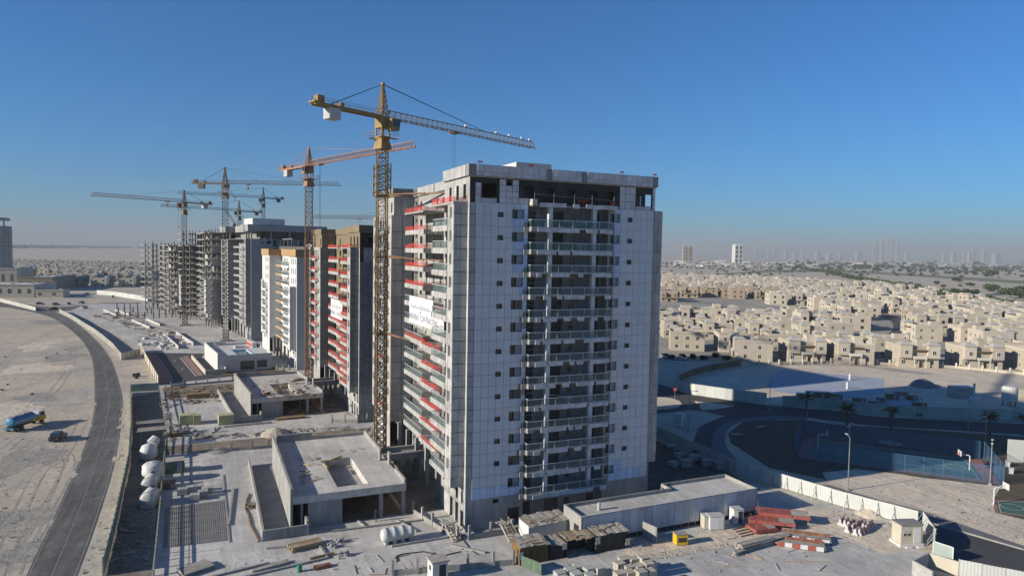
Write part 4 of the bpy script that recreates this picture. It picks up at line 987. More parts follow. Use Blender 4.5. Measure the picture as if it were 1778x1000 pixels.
fence_run('blue mesh fence closing the shaded end of the ball court', [cC + Vector((-.5, .4, 0)), cB + Vector((-.5, .2, 0))], 3.6, 3.1)
def hoop(label, loc, rz):
    t = thing('basketball_hoop', label, 'hoop', loc, rz, None)
    b = MB(); b.tube((0, 0, 0), (0, 0, 2.7), .11, 8); b.tube((0, 0, 2.7), (.22, 0, 2.9), .11, 8); b.tube((.22, 0, 2.9), (1.75, 0, 2.9), .1, 8); b.build('pole', 'white_gloss', t)
    MB().box(1.72, 1.78, -.85, .85, 2.75, 3.75).build('backboard', 'white_gloss', t)
    MB().box(1.785, 1.80, -.35, .35, 2.95, 3.4).build('target_square', 'red_paint', t)
    b = MB()
    for k in range(10): a, c = k * .628, (k + 1) * .628; b.bar((2.05 + .23 * math.cos(a), .23 * math.sin(a), 2.98), (2.05 + .23 * math.cos(c), .23 * math.sin(c), 2.98), .04)
    b.build('rim', 'red_paint', t)
    MB().bar((.5, 0, 2.95), (1.7, 0, 3.6), .06).build('brace', 'white_gloss', t)
hoop('white basketball hoop at the sunlit end of the fenced court', (132.2, 81, 0), R(142)); hoop('white basketball hoop behind the small green court', (117.4, 67.8, 0), R(-30)); hoop('pale basketball hoop standing in the tower shadow', (116.7, 102.5, 0), R(-40))
def lamp(label, loc, h, rz, arms=2, group=None):
    t = thing('street_lamp', label, 'lamp', loc, rz, group)
    MB().tube((0, 0, 0), (0, 0, h), .11, 8, .06).build('pole', 'steel', t); MB().box(-.25, .25, -.25, .25, 0, .3).build('base', 'concrete', t)
    for s in ((-1, 1) if arms == 2 else (1,)):
        MB().bar((0, 0, h - .05), (1.3 * s, 0, h + .25), .07).build('arm', 'steel', t); MB().box(min(1.2 * s, 1.9 * s), max(1.2 * s, 1.9 * s), -.16, .16, h + .18, h + .3).build('lamp_head', 'frame_white', t)
lamp('double-armed street lamp between the site hoarding and the ring road', (*z4(375, 745).xy, 0), 9.1, R(-30)); lamp('street lamp standing at the end of the sunlit hoarding', (*z4(1080, 575).xy, 0), 9.6, R(-30))
lamp('street lamp beside the round lawn, tall among the palms', (*z5(1252, 770).xy, 0), 9.2, R(-30)); lamp('dark lamp pole on the sandy verge outside the hoarding', (*z3(183, 380).xy, 0), 9.2, R(60), 1)
lamp('short park lamp at the edge of the ring walk', (*z4(1405, 660).xy, 0), 5.5, R(20)); lamp('slim park lamp by the far side of the ball court', (*z5(1400, 850).xy, 0), 6, R(20)); lamp('floodlight pole at the corner of the ball court fence', (127.3, 74.3, 0), 7.6, R(30)); lamp('thin floodlight pole behind the shaded court', (*z5(215, 1000).xy, 0), 7, R(30))
# ---- palms, bushes
def frond_mesh(L, seed):
    r = random.Random(seed); b = MB(); n = 7; pts = []
    for i in range(n + 1):
        f = i / n; pts.append(Vector((L * (f - .12 * f * f), 0, .55 * L * (.75 * f - 1.15 * f * f))))
    for i in range(n):
        w0 = .03; 
        for s in (-1, 1):
            for kk in range(2):
                p = pts[i].lerp(pts[i + 1], kk / 2); q = pts[i].lerp(pts[i + 1], kk / 2 + .35)
                l = L * .26 * (1 - .6 * i / n)
                b.quad(p, q, q + Vector((l * .55, s * l * .8, -l * .35)), p + Vector((l * .5, s * l * .8, -l * .38)))
    return b.mesh('frond', 'leaf_dry')
def palm(label, loc, h, group=None):
    t = thing('palm_tree', label, 'palm', loc, rnd.uniform(0, 6), group)
    b = MB(); b.lathe([(.32, 0), (.24, .5), (.22, h * .5), (.24, h - .3), (.12, h)], 8); b.build('trunk', 'bark', t)
    fm = cached('frond', lambda: frond_mesh(2.6, 3))
    for k in range(22):
        inst('frond', fm, t, (0, 0, h - .05), rot=(0, rnd.uniform(-1.0, .35), k * 2.4))
    return t
for p, l in (((200, 690), 'palm beside the road, nearest the ring road bend'), ((585, 710), 'palm between the road and the shaded court, among benches'), ((1440, 775), 'palm beside the slim park lamp'), ((1745, 780), 'palm at the road edge by the grey panel wall')): palm(l, (*z5(*p).xy, 0), 4.0)
palm('palm by the hoarding at the end of the access road', (*z4(1400, 600).xy, 0), 4.2)
def leafblob(b, c, r, n, seed=None, sz=.35):
    for _ in range(n):
        while True:
            v = Vector((rnd.uniform(-1, 1), rnd.uniform(-1, 1), rnd.uniform(-1, 1)))
            if .25 < v.length < 1: break
        v.x *= r[0]; v.y *= r[1]; v.z *= r[2]; p = Vector(c) + v
        u = Vector((rnd.uniform(-1, 1), rnd.uniform(-1, 1), rnd.uniform(-.6, .6))).normalized() * sz * rnd.uniform(.6, 1.3); w_ = u.cross(Vector((rnd.uniform(-1, 1), rnd.uniform(-1, 1), rnd.uniform(-1, 1)))).normalized() * sz * rnd.uniform(.5, 1.1)
        b.quad(p - u - w_, p + u - w_ * .6, p + u * .7 + w_, p - u * .8 + w_ * .8)
def bush(label, loc, r, group, m='leaf'):
    t = thing('bush', label, 'bush', loc, 0, group); b = MB()
    for k in range(4): leafblob(b, (rnd.uniform(-.4, .4) * r, rnd.uniform(-.4, .4) * r, r * .55), (r * .7, r * .7, r * .55), 60, sz=.18 * r)
    b.build('foliage', m, t); MB().tube((0, 0, 0), (0, 0, r * .7), .06, 5).build('stem', 'bark', t)
for i in range(18): bush('small dark bush in the planting strip below the shaded hoarding', (*z5(760 + i * 55 + rnd.uniform(-10, 10), 612 + i * 1.6 + rnd.uniform(-6, 10)).xy, 0), rnd.uniform(.8, 1.4), 'bushes below the shaded hoarding')
# ---- hoardings (each sheet its own panel)
def hoarding(label, pts, h, m='hoarding', step=2.6, brace=False, smooth=False, ribs=True):
    t = thing('hoarding', label, 'fence', (pts[0].x, pts[0].y, 0)); o = pts[0]
    for i in range(len(pts) - 1):
        a, b = pts[i] - o, pts[i + 1] - o; L = (b - a).length; n = max(1, round(L / step)); ang = math.atan2(b.y - a.y, b.x - a.x); w_ = L / n
        def mk():
            k = MB(); k.box(.02, w_ - .02, -.02, .02, .1, h)
            if ribs:
                nr = max(3, int(w_ / .32))
                for r in range(nr): x = .05 + (w_ - .1) * r / (nr - 1); k.box(x - .03, x + .03, -.05, -.021, .12, h - .02)
            return k.mesh('hoarding_panel', m)
        me = cached(('hp', round(w_, 2), h, m), mk)
        for k in range(n):
            p = a.lerp(b, k / n); inst('hoarding_panel', me, t, (p.x, p.y, rnd.uniform(-.03, .03)), ang + rnd.uniform(-.012, .012))
            inst('post', cached(('hpp', h), lambda: MB().box(-.06, .06, .03, .13, 0, h + .05).mesh('post', 'steel')), t, p, ang)
            if brace: inst('brace', cached(('hbr', h), lambda: MB().bar((0, -.1, h * .9), (0, -1.3, .02), .07).bar((0, -.1, h * .5), (0, -1.25, .05), .05).mesh('brace', 'steel')), t, p, ang + math.pi * (0 if brace == 1 else 1))
    return t
hoarding('white ribbed sheet hoarding round the site by the guard hut', [Vector((90.5, 128, 0)), Vector((89.4, 121, 0)), Vector((88.6, 95.8, 0)), Vector((90.8, 85.8, 0)), Vector((93.2, 75.8, 0)), Vector((95.6, 69.3, 0)), Vector((96.6, 66.2, 0))], 2.5, 'hoarding', 2.45, brace=1)
hoarding('white hoarding leaf swung out at the site gate', [Vector((96.8, 65.6, 0)), Vector((92.3, 60.6, 0)), Vector((89.3, 58.7, 0))], 2.6, 'hoarding', 2.2, brace=1)
hoarding('cream panel hoarding curving round the vacant lot by the roundabout', [z4(280, 330), z4(290, 380), z4(330, 405), z4(440, 432), z4(700, 470), z4(900, 492), z4(1055, 512)], 3.2, 'hoarding', 3.0, ribs=False)
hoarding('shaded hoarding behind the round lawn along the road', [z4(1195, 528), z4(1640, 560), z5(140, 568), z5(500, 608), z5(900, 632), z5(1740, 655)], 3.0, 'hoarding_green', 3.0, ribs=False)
hoarding('low dark hoarding at the back of the vacant lot', [z4(280, 322), z4(400, 265), z4(560, 220), z4(830, 175)], 2.2, 'wood_dark', 3.0, ribs=False)
hoarding('low ribbed hoarding at the bottom edge, beyond the gate', [Vector((86.6, 53.7, 0)), Vector((91, 48, 0))], 2.2, 'hoarding', 2.3)
g_ = thing('swing_gate', 'mesh gate leaf in a white frame by the hoarding', 'gate', (88.9, 58.6, 0), R(-78))
b = MB(); 
for (a, c) in (((0, 0, .1), (2.4, 0, .1)), ((0, 0, 2.2), (2.4, 0, 2.2)), ((0, 0, .1), (0, 0, 2.2)), ((2.4, 0, .1), (2.4, 0, 2.2))): b.bar(a, c, .12)
b.build('frame', 'white_gloss', g_); MB().quad((.06, 0, .16), (2.34, 0, .16), (2.34, 0, 2.14), (.06, 0, 2.14)).build('mesh_panel', 'hoarding_green', g_)
lw = thing('plot_wall', 'roofless grey block enclosure at the site gate', 'wall', (81.5, 56.2, 0))
for (a, c, m_) in (((0, 0), (4.1, .8), 'blockwork'), ((4.1, .8), (5.1, -2.5), 'cream_paint'), ((0, 0), (-.6, -3), 'blockwork')):
    MB().bar((*a, .95), (*c, .95), .22, 1.9).build('wall_panel', m_, lw)
# ---- pillar wall in front of the villas
pw = [z4(*p) for p in ((900, 165), (1165, 168), (1370, 163))] + [z5(*p) for p in ((145, 152), (680, 175), (1150, 198), (1740, 255), (2100, 300))]
t = thing('boundary_wall', 'low cream boundary wall with square pillars below the villas', 'wall', (*pw[0].xy, 0)); o = pw[0]
for i in range(len(pw) - 1):
    a, b_ = pw[i] - o, pw[i + 1] - o; L = (b_ - a).length; n = max(1, round(L / 4.4)); ang = math.atan2(b_.y - a.y, b_.x - a.x); w_ = L / n
    for k in range(n):
        p = a.lerp(b_, k / n)
        inst('wall_panel', cached(('bw', round(w_, 2)), lambda: MB().box(.28, w_ - .28, -.1, .1, 0, 1.0).mesh('wall_panel', 'villa_wall')), t, p, ang)
        inst('pillar', cached('bpil', lambda: MB().box(-.27, .27, -.27, .27, 0, 1.9).box(-.33, .33, -.33, .33, 1.9, 2.05).mesh('pillar', 'villa_trim')), t, p, ang)

# ------------------------------------------------------------------ villas
def villa(label, loc, rz, var, group):
    t = thing('villa', label, 'house', loc, rz, group)
    wm = 'villa_tan' if var == 2 else 'villa_wall'
    W, D, H = (11.5, 11, 6.6)
    wins = [(-4.2, 1.1, .95), (-4.2, 4.3, 1.0), (-.6, 1.1, .9), (3.9, 1.1, .95), (3.9, 4.2, 1.0)]
    f = MB(); ops = [(x - w_ / 2 - .1, x + w_ / 2 + .1, z, z + 1.35) for x, z, w_ in wins] + [(.4, 1.5, 0.05, 2.2)]
    wall(f, ('y', 0., 1), -W / 2, W / 2, 0, H, ops, .25); wall(f, ('x', -W / 2, 1), 0, D, 0, H, [(2, 3, 1.1, 2.4), (2, 3, 4.2, 5.5), (6.5, 7.5, 4.2, 5.5), (6.5, 7.5, 1.1, 2.4)], .25)
    so = [(y, y + 1, z, z + 1.3) for y in (2, 6.5) for z in (1.1, 4.2)]; bo_ = [(x, x + 1.1, z, z + 1.3) for x in (-4, -.6, 3) for z in (1.1, 4.2)]
    wall(f, ('x', W / 2, -1), 0, D, 0, H, so, .25); wall(f, ('y', D, -1), -W / 2, W / 2, 0, H, bo_, .25); f.build('wall', wm, t)
    for (a, c, p, q) in so: inst('window', win_mesh(1., 1.3, 2), t, (W / 2 - .12, (a + c) / 2, p), math.pi / 2)
    for (a, c, p, q) in bo_: inst('window', win_mesh(1.1, 1.3, 2), t, ((a + c) / 2, D - .12, p), math.pi)
    MB().box(-W / 2 + .3, W / 2 - .3, .3, D - .3, 0, H - .25).build('core', 'interior_shade', t)
    for (x, z, w_) in wins: inst('window', win_mesh(w_ + .2, 1.35, 2), t, (x, .12, z))
    for y in (2.5, 7):
        for z in (1.1, 4.2): inst('window', win_mesh(1., 1.3, 2), t, (-W / 2 + .12, y, z), -math.pi / 2)
    inst('door', cached('vdoor', lambda: MB().box(-.5, .5, -.03, .03, 0, 2.15).mesh('door', 'wood_dark')), t, (.95, .15, .05))
    MB().box(-W / 2 + .02, W / 2 - .02, .02, D - .02, H - .24, H - .1).build('roof', 'villa_roof', t)
    b = MB()
    for (x0, x1, y0, y1) in ((-W / 2, W / 2, -.12, .2), (-W / 2, W / 2, D - .2, D + .1), (-W / 2 - .1, -W / 2 + .2, .2, D - .2), (W / 2 - .2, W / 2 + .1, .2, D - .2)): b.box(x0, x1, y0, y1, H - .05, H + .85)
    b.build('parapet', wm, t)
    if var != 2:
        for x in (-4.0, 3.9) if var == 0 else (-3.4,):
            q = MB(); q.box(x - 1.7, x + 1.7, -1.1, 2.4, 3.3, H + 1.0)
            tw = q.build('turret', wm, t)
            k = MB(); z = H + 1.0; x0, x1, y0, y1 = x - 1.95, x + 1.95, -1.35, 2.65
            k.hexa([(x0, y0, z), (x1, y0, z), (x1, y1, z), (x0, y1, z), (x - .8, -.1, z + 1.1), (x + .8, -.1, z + 1.1), (x + .8, 1.4, z + 1.1), (x - .8, 1.4, z + 1.1)]); k.build('turret_roof', 'villa_roof', tw)
            inst('window', win_mesh(1.1, 1.35, 2), tw, (x, -1.16, 4.5)); inst('window_trim', cached('vtrim', lambda: MB().box(-.75, .75, -.02, .02, -.2, 1.55).mesh('window_trim', 'villa_trim')), tw, (x, -1.105, 4.5))
    bo = MB().box(-1.9, 1.9, -1.4, -.02, 3.05, 3.25).box(-1.9, 1.9, -1.4, -1.28, 3.25, 3.95).box(-1.9, -1.78, -1.27, -.05, 3.25, 3.95).box(1.78, 1.9, -1.27, -.05, 3.25, 3.95).build('balcony', 'villa_trim', t)
    for x in (-1.7, 1.5): inst('column', cached('vcol', lambda: MB().box(0, .22, -1.38, -1.15, 0, 3.04).mesh('column', 'villa_trim')), t, (x, 0, 0))
    MB().box(-2.2, 2.2, -1.3, 1.0, 5.9, 6.05).build('canopy', 'wood_dark', t)
    for x, y in ((-2, 6), (1.5, 8), (3.5, 5)): inst('roof_unit', cached('vac', lambda: MB().box(-.45, .45, -.45, .45, 0, .9).mesh('roof_unit', 'counterweight')), t, (x, y, H - .1))
    MB().box(1.8, 4.4, 6.6, 10, H - .1, H + 2.2).build('stair_room', wm, t)
    return t
def villa_simple_mesh(var):
    b = MB(); W, D, H = 11.5, 11, 6.9; b.m = 0
    b.box(-W / 2, W / 2, 0, D, 0, H); b.box(-W / 2 + .6, -1, 6, 10, H, H + 1.9) if var else b.box(1.5, 4.6, 6, 9.5, H, H + 2.1)
    for x in (-3.9, 3.9):
        b.m = 0; b.box(x - 1.7, x + 1.7, -1.1, -.001, 3.2, H + .9); b.m = 1
        b.hexa([(x - 1.9, -1.3, H + .901), (x + 1.9, -1.3, H + .901), (x + 1.9, 2.4, H + .901), (x - 1.9, 2.4, H + .901), (x - .7, 0, H + 1.9), (x + .7, 0, H + 1.9), (x + .7, 1.2, H + 1.9), (x - .7, 1.2, H + 1.9)])
        b.m = 2; b.box(x - .55, x + .55, -1.16, -1.101, 4.4, 5.8); b.box(x - .55, x + .55, -.06, -.001, 1., 2.4)
    b.m = 2; b.box(-1.4, 1.4, -.06, -.001, 3.6, 6.0); b.box(-.9, .9, -.06, -.001, .1, 2.4)
    for y in (2.5, 7.5):
        for z in (1.1, 4.4):
            b.box(-W / 2 - .06, -W / 2 - .001, y - .6, y + .6, z, z + 1.4); b.box(W / 2 + .001, W / 2 + .06, y - .6, y + .6, z, z + 1.4); b.box(y - 5.6, y - 4.4, D + .001, D + .06, z, z + 1.4)
    b.m = 0; b.box(-1.8, 1.8, -1.3, -.001, 3.0, 3.7)
    b.box(-W / 2, W / 2, -.05, .25, H + .001, H + .6); b.box(-W / 2, -W / 2 + .25, .25, D, H + .001, H + .6); b.box(W / 2 - .25, W / 2, .25, D, H + .001, H + .6)
    b.m = 1; 
    for x, y in ((-2, 3), (.5, 8)): b.box(x, x + .9, y, y + .9, H + .001, H + .9)
    return b
vs = [villa_simple_mesh(k).mesh('villa', ['villa_wall', 'villa_roof', 'glass_plain']) for k in (0, 1)] + [villa_simple_mesh(0).mesh('villa', ['villa_tan', 'villa_roof', 'glass_plain'])]
def inside(p, poly):
    x, y = p; c = False; n = len(poly)
    for i in range(n):
        x0, y0 = poly[i]; x1, y1 = poly[(i + 1) % n]
        if (y0 > y) != (y1 > y) and x < (x1 - x0) * (y - y0) / (y1 - y0) + x0: c = not c
    return c
def topx(p):
    v = Vector((p[0], p[1], 0)) - CAM; w_ = v.dot(FW); return (889 + F_PX * v.dot(RT) / w_, 500 - F_PX * v.dot(UP) / w_, w_)
reg = [(1140, 482), (1330, 488), (1500, 498), (1640, 518), (1800, 548), (1800, 652), (1140, 640)]
holes = [[(1100, 523), (1290, 525), (1440, 547), (1440, 558), (1290, 550), (1100, 566)], [(1430, 603), (1500, 565), (1545, 548), (1570, 552), (1600, 585), (1570, 600), (1590, 628), (1545, 622), (1530, 600)]]
vo = Vector((183., 193.)); vd = Vector((79, -49.)).normalized(); vn = Vector((-vd.y, vd.x)); vn = vn if vn.y > 0 else -vn
spots = []; off = 13.; k = 0
while off < 900:
    for j in range(-60, 90):
        jj = rnd.uniform(-1.2, 1.2)
        p = vo + vd * (j * (20.5 if off < 250 else 22.5) + jj * 2) + vn * (off + rnd.uniform(-1.5, 1.5)); q = topx(p)
        if q[2] > 0 and rnd.random() < (.92 if q[2] < 420 else .72) and inside(q[:2], reg) and not any(inside(q[:2], e) for e in holes): spots.append((q[2], p, k))
    off += 24 if k % 2 == 0 else 40; k += 1
spots.sort(key=lambda s: s[0]); base_a = math.atan2(vd.y, vd.x)
far = MB()
for k_ in (0, 1): CACHE[('vsrc', k_)] = villa_simple_mesh(k_)
for i, (dist, p, k) in enumerate(spots):
    fl = 0 if k % 2 == 0 else math.pi
    rz = base_a + fl + rnd.uniform(-.05, .05)
    if rnd.random() < .35: rz += rnd.choice((math.pi / 2, -math.pi / 2))
    pos = p + Vector((math.sin(rz), -math.cos(rz))) * 5.0
    q = topx(p); tan = 1 if (q[0] < 1345 and q[1] < 526 and q[1] > 508) else 0
    if i < 26: villa('cream villa with turret roofs in the front rows of the compound', (pos.x, pos.y, 0), rz, rnd.choice((0, 0, 1)), 'villas in the front rows').scale = (1.2, 1.15, 1.1)
    elif i < 220:
        inst('villa', vs[2] if tan else vs[i % 2], None, (pos.x, pos.y, 0), rz)
        o = bpy.data.objects[-1] if False else None
        vv = col.objects[-1]; vv.scale = (rnd.uniform(1.15, 1.5), rnd.uniform(1.1, 1.35), rnd.uniform(1.0, 1.3))
        tag(vv, 'brownish two-storey villa beside the open sand' if tan else 'pale two-storey villa in the packed middle rows of the compound', 'house', 'brownish villas' if tan else 'villas in the middle rows')
    else:
        m = Matrix.Rotation(rz, 4, 'Z')
        s = CACHE[('vsrc', i % 2)]; bb = len(far.v); hh = rnd.uniform(.95, 1.25); ww = rnd.uniform(1.25, 1.6)
        for v in s.v:
            u = m @ Vector((v[0] * ww, v[1] * ww, v[2])); far.v.append((u.x + pos.x, u.y + pos.y, u.z * hh))
        far.f += [tuple(bb + a for a in f) for f in s.f]; far.mi += s.mi
if far.v: tag(far.build('far_villas', ['villa_far', 'villa_roof', 'glass_plain']), 'mass of small pale villas at the far end of the compound', None, None, 'stuff')
# compound streets and cars
ribbon('compound_street', [(1400, 612), (1450, 604), (1520, 590), (1550, 572), (1545, 556), (1520, 545)], [(1400, 622), (1470, 614), (1550, 598), (1580, 575), (1570, 556), (1540, 545)], .012, 'asphalt')
ribbon('compound_street', [(1560, 596), (1560, 615), (1590, 632)], [(1590, 592), (1592, 612), (1625, 630)], .014, 'asphalt')
flat('compound_ground', [Vector((*(vo + vd * a + vn * b_), 0)) for a, b_ in ((-40, 2), (150, 2), (380, 160), (420, 420), (40, 900), (-40, 880))], .005, 'compound')
def car_mesh(b_m, L=4.4, W=1.8, H=1.5, suv=False):
    b = MB(); h1 = .95 if not suv else 1.05
    b.m = 0
    b.hexa([(-L / 2, -W / 2, .32), (L / 2, -W / 2, .32), (L / 2, W / 2, .32), (-L / 2, W / 2, .32), (-L / 2 + .05, -W / 2 + .04, h1), (L / 2 - .1, -W / 2 + .04, h1 - .12), (L / 2 - .1, W / 2 - .04, h1 - .12), (-L / 2 + .05, W / 2 - .04, h1)])
    return b
def car(label, loc, rz, m, suv=False, group=None):
    t = thing('car', label, 'car', loc, rz, group); L, W, H = (4.7, 1.9, 1.8) if suv else (4.4, 1.8, 1.45)
    car_mesh(m, L, W, H, suv).build('body', m, t); h1 = 1.0
    MB().hexa([(-L * .44, -W / 2 + .1, h1 - .1), (L * .22, -W / 2 + .1, h1 - .1), (L * .22, W / 2 - .1, h1 - .1), (-L * .44, W / 2 - .1, h1 - .1), (-L * (.4 if suv else .28), -W / 2 + .25, H - .05), (L * .08, -W / 2 + .25, H - .05), (L * .08, W / 2 - .25, H - .05), (-L * (.4 if suv else .28), W / 2 - .25, H - .05)]).build('window_band', 'window_glass', t)
    MB().box(-L * (.4 if suv else .28), L * .08, -W / 2 + .24, W / 2 - .24, H - .05, H).build('roof', m, t)
    for x in (-L * .31, L * .31):
        for s in (-1, 1):
            wh = MB().tube((x, s * (W / 2 - .2), .33), (x, s * (W / 2 + .01), .33), .33, 12).build('wheel', 'rubber', t); MB().tube((x, s * (W / 2 + .012), .33), (x, s * (W / 2 + .03), .33), .18, 10).build('rim', 'steel', wh)
    for s in (-.62, .62):
        MB().box(-L / 2 - .02, -L / 2 + .03, s - .14, s + .14, .65, .85).build('tail_light', 'red_paint', t); MB().box(L / 2 - .04, L / 2 + .02, s - .16, s + .16, .6, .75).build('headlight', 'white_gloss', t)
    return t
car('white car parked below the end villa beside the panel-clad tower', (162.7, 215.4, 0), R(-40), 'car_white', True); car('white car parked by shrubs, behind the low dark hoarding', (164.3, 209, 0), R(-40), 'car_white')
car('red car on the curving compound street', (*G(1555, 594).xy, 0), R(120), 'car_red'); car('dark car parked near the red car in the compound', (*G(1572, 601).xy, 0), R(-30), 'car_dark')
for i in range(7): bush('dense shrub on the corner below the end villas', (*z4(230 + i * 95, 110 + rnd.uniform(-10, 40)).xy, 0), rnd.uniform(1.4, 2.2), 'shrubs below the end villas')
# things in the vacant lot and lawn
tk = thing('elevated_tank', 'white cylinder water tank on a rusty stand in the vacant lot', 'water tank', (*z5(1610, 525).xy, 0))
MB().lathe([(1.9, 1.6), (1.9, 5.0), (1.5, 5.5), (.1, 5.6)], 16).build('tank', 'tank_white', tk)
for k in range(4): MB().bar((1.4 * math.cos(k * 1.57 + .7), 1.4 * math.sin(k * 1.57 + .7), 0), (1.4 * math.cos(k * 1.57 + .7), 1.4 * math.sin(k * 1.57 + .7), 1.6), .18).build('leg', 'rust', tk)
tk = thing('silo', 'pale silo with a tall pipe in the tower shadow', 'silo', (*z5(1300, 515).xy, 0)); MB().lathe([(1.3, 0), (1.3, 1.8), (.4, 2.7), (.28, 2.8), (.28, 6), (.02, 6.05)], 12).build('body', 'tank_white', tk)
def crate(name, label, cat, loc, rz, dims, m, group=None, lid=None):
    t = thing(name, label, cat, loc, rz, group); x, y, z = dims
    MB().box(-x / 2, x / 2, -y / 2, y / 2, .12, z).build('body', m, t); MB().box(-x / 2 - .08, x / 2 + .08, -y / 2 - .08, y / 2 + .08, z + .002, z + .1).build('roof', lid or m, t); MB().box(-x / 2 + .1, x / 2 - .1, -y / 2 + .1, y / 2 - .1, 0, .118).build('base', 'concrete', t)
    MB().box(x * .1, x * .1 + .8, -y / 2 - .03, -y / 2 - .002, .15, min(z - .2, 2.1)).build('door', 'steel', t)
    return t
crate('site_office', 'cream cabin at the right edge of the vacant lot', 'cabin', (*z5(1730, 450).xy, 0), R(-30), (9, 3, 2.8), 'cream_paint')
crate('container', 'dark blue container with a pale top in the vacant lot', 'container', (*z5(1190, 450).xy, 0), R(-25), (6, 3, 3.2), 'steel', lid='plaster_white')
crate('site_hut', 'small white hut in the tower shadow beside the site hoarding', 'hut', (*z4(295, 700).xy, 0), R(30), (2.2, 2, 3.0), 'plaster_white')
for (p, l) in (((1390, 470), 'pale roofed pallet shelter by the lot slab'), ((1500, 455), 'long pale roofed pallet shelter by the lot slab')): crate('shelter', l, 'shelter', (*z4(*p).xy, 0), R(-30), (4.5 if p[0] < 1450 else 6.5, 1.6, 1.8), 'wood_dark', lid='plaster_white')
for i, p in enumerate(((95, 495), (305, 500), (440, 515), (500, 490), (590, 465), (650, 430), (700, 430), (830, 525), (760, 470), (20, 450), (110, 465))): crate('material_crate', 'dark crate of materials on the vacant lot slab', 'crate', (*z5(*p).xy, 0), R(-30 + rnd.uniform(-10, 10)), (rnd.uniform(1.5, 3.5), 1.4, rnd.uniform(.8, 1.8)), 'wood_dark' if i < 5 else 'rust', 'crates on the vacant lot', lid='wood_grey')
for i, p in enumerate(((227, 300), (205, 375), (585, 455), (757, 470))): tag(MB().lathe([(.35, 0), (.35, 1.6), (.2, 2.0), (.02, 2.05)], 10).build('gas_cylinder', 'white_gloss', None, (*z5(*p).xy, .02)), 'white upright cylinder standing on the lot slab', 'cylinder', 'white cylinders on the lot slab')
tag(MB().lathe([(4.6, 0), (3.6, .8), (1.9, 1.8), (.6, 2.3), (.05, 2.35)], 14).build('gravel_heap', 'concrete_dark', None, (*z5(860, 350).xy, 0)), 'grey gravel heap on the sandy lot behind the slab', 'heap')
for i, p in enumerate(((1010, 725), (795, 790))):
    t = thing('picnic_bench', 'low bench with a light top on the shaded round lawn', 'bench', (*z4(*p).xy, 0), R(15 - i * 30), 'benches on the lawn'); MB().box(-1.3, 1.3, -.4, .4, .55, .68).build('seat', 'wood_grey', t)
    for x in (-1, 1): MB().box(x - .12, x + .12, -.3, .3, 0, .55).build('leg', 'concrete', t)
for i, p in enumerate(((535, 865), (628, 880))):
    t = thing('park_bench', 'pale bench behind the shaded court', 'bench', (*z5(*p).xy, 0), R(-38), 'pale benches by the court'); MB().box(-1.3, 1.3, -.3, .3, .4, .5).build('seat', 'counterweight', t); MB().box(-1.3, 1.3, .31, .4, .4, .95).build('backrest', 'counterweight', t)
    for x in (-1, 1): MB().box(x - .1, x + .1, -.25, .25, 0, .4).build('leg', 'concrete', t)
ss = thing('stop_sign', 'red octagonal stop sign on the sand island', 'sign', (*z4(258, 468).xy, .15), R(-20)); MB().tube((0, 0, 0), (0, 0, 2.6), .05, 6).build('post', 'steel', ss)
o = MB().prism([(.55 * math.cos(R(22.5 + 45 * i)), .55 * math.sin(R(22.5 + 45 * i))) for i in range(8)], -.02, .02).build('face', 'red_paint', ss, (0, -.08, 2.7)); o.rotation_euler = (math.pi / 2, 0, 0)
def text(body, size, m, parent, loc, rot, name='lettering', ext=.004, align='CENTER'):
    c = bpy.data.curves.new(name, 'FONT'); c.body = body; c.size = size; c.extrude = ext; c.align_x = align; c.align_y = 'CENTER'; c.materials.append(MATS[m])
    tmp = bpy.data.objects.new(name, c); me = bpy.data.meshes.new_from_object(tmp); bpy.data.objects.remove(tmp)
    o = bpy.data.objects.new(name, me); col.objects.link(o); o.parent = parent; o.location = loc; o.rotation_euler = rot; return o
text('STOP', .36, 'white_paint', ss, (0, -.105, 2.7), (math.pi / 2, 0, 0))
for i, p in enumerate(((1340, 205), (1365, 255))):
    tag(MB().box(-.5, .5, -.35, .35, 0, .9).box(-.6, .6, -.45, .45, .9, 1.0).build('planter', 'white_gloss', None, (*z3(*p).xy, .01), R(30)), 'small white block on the dry ground beside the court fence', 'block', 'white blocks beside the court')
t = thing('panel_wall', 'tall pale panel wall at the right edge beyond the court', 'wall', (*z3(1458, 180).xy, 0), R(-38))
for i in range(4): inst('wall_panel', cached('pwp', lambda: MB().box(.03, 2.9, -.1, .1, 0, 4.5).mesh('wall_panel', 'hoarding')), t, (3 * i - 3, 0, 0))

def garden_tree(loc, s):
    t = thing('garden_tree', 'small green garden tree between the villas', 'tree', loc, rnd.uniform(0, 6), 'garden trees between the villas'); t.scale = (s, s, s); b = cached('gtree', lambda: _gt()); inst('crown', b, t); inst('trunk', cached('gtrunk', lambda: MB().tube((0, 0, 0), (0, 0, 1.6), .12, 5).mesh('trunk', 'bark')), t)
def _gt():
    b = MB()
    for k in range(4): leafblob(b, (rnd.uniform(-.7, .7), rnd.uniform(-.7, .7), 2.2 + rnd.uniform(-.3, .5)), (1.2, 1.2, 1.0), 60, sz=.3)
    return b.mesh('crown', 'leaf')
for i in range(46):
    d_, p, k = spots[rnd.randrange(0, 120)]; garden_tree((p.x + vd.x * 9 + rnd.uniform(-2, 2), p.y + vd.y * 9 + rnd.uniform(-2, 2), 0), rnd.uniform(.8, 1.5))
mat('wood_tan', (.27, .19, .10), .85, .2, 1.2, ovar=.1, island=.2)
mat('pallet_green', (.40, .41, .24), .9, .1, 1.2, ovar=.08); mat('pallet_wrap', (.40, .40, .355), .6, .1, 1.2, ovar=.08); 
mat('green_barrel', (.03, .2, .09), .5, .1, 1)
mat('cream_pale', (.42, .405, .36), .85, .05, .5)
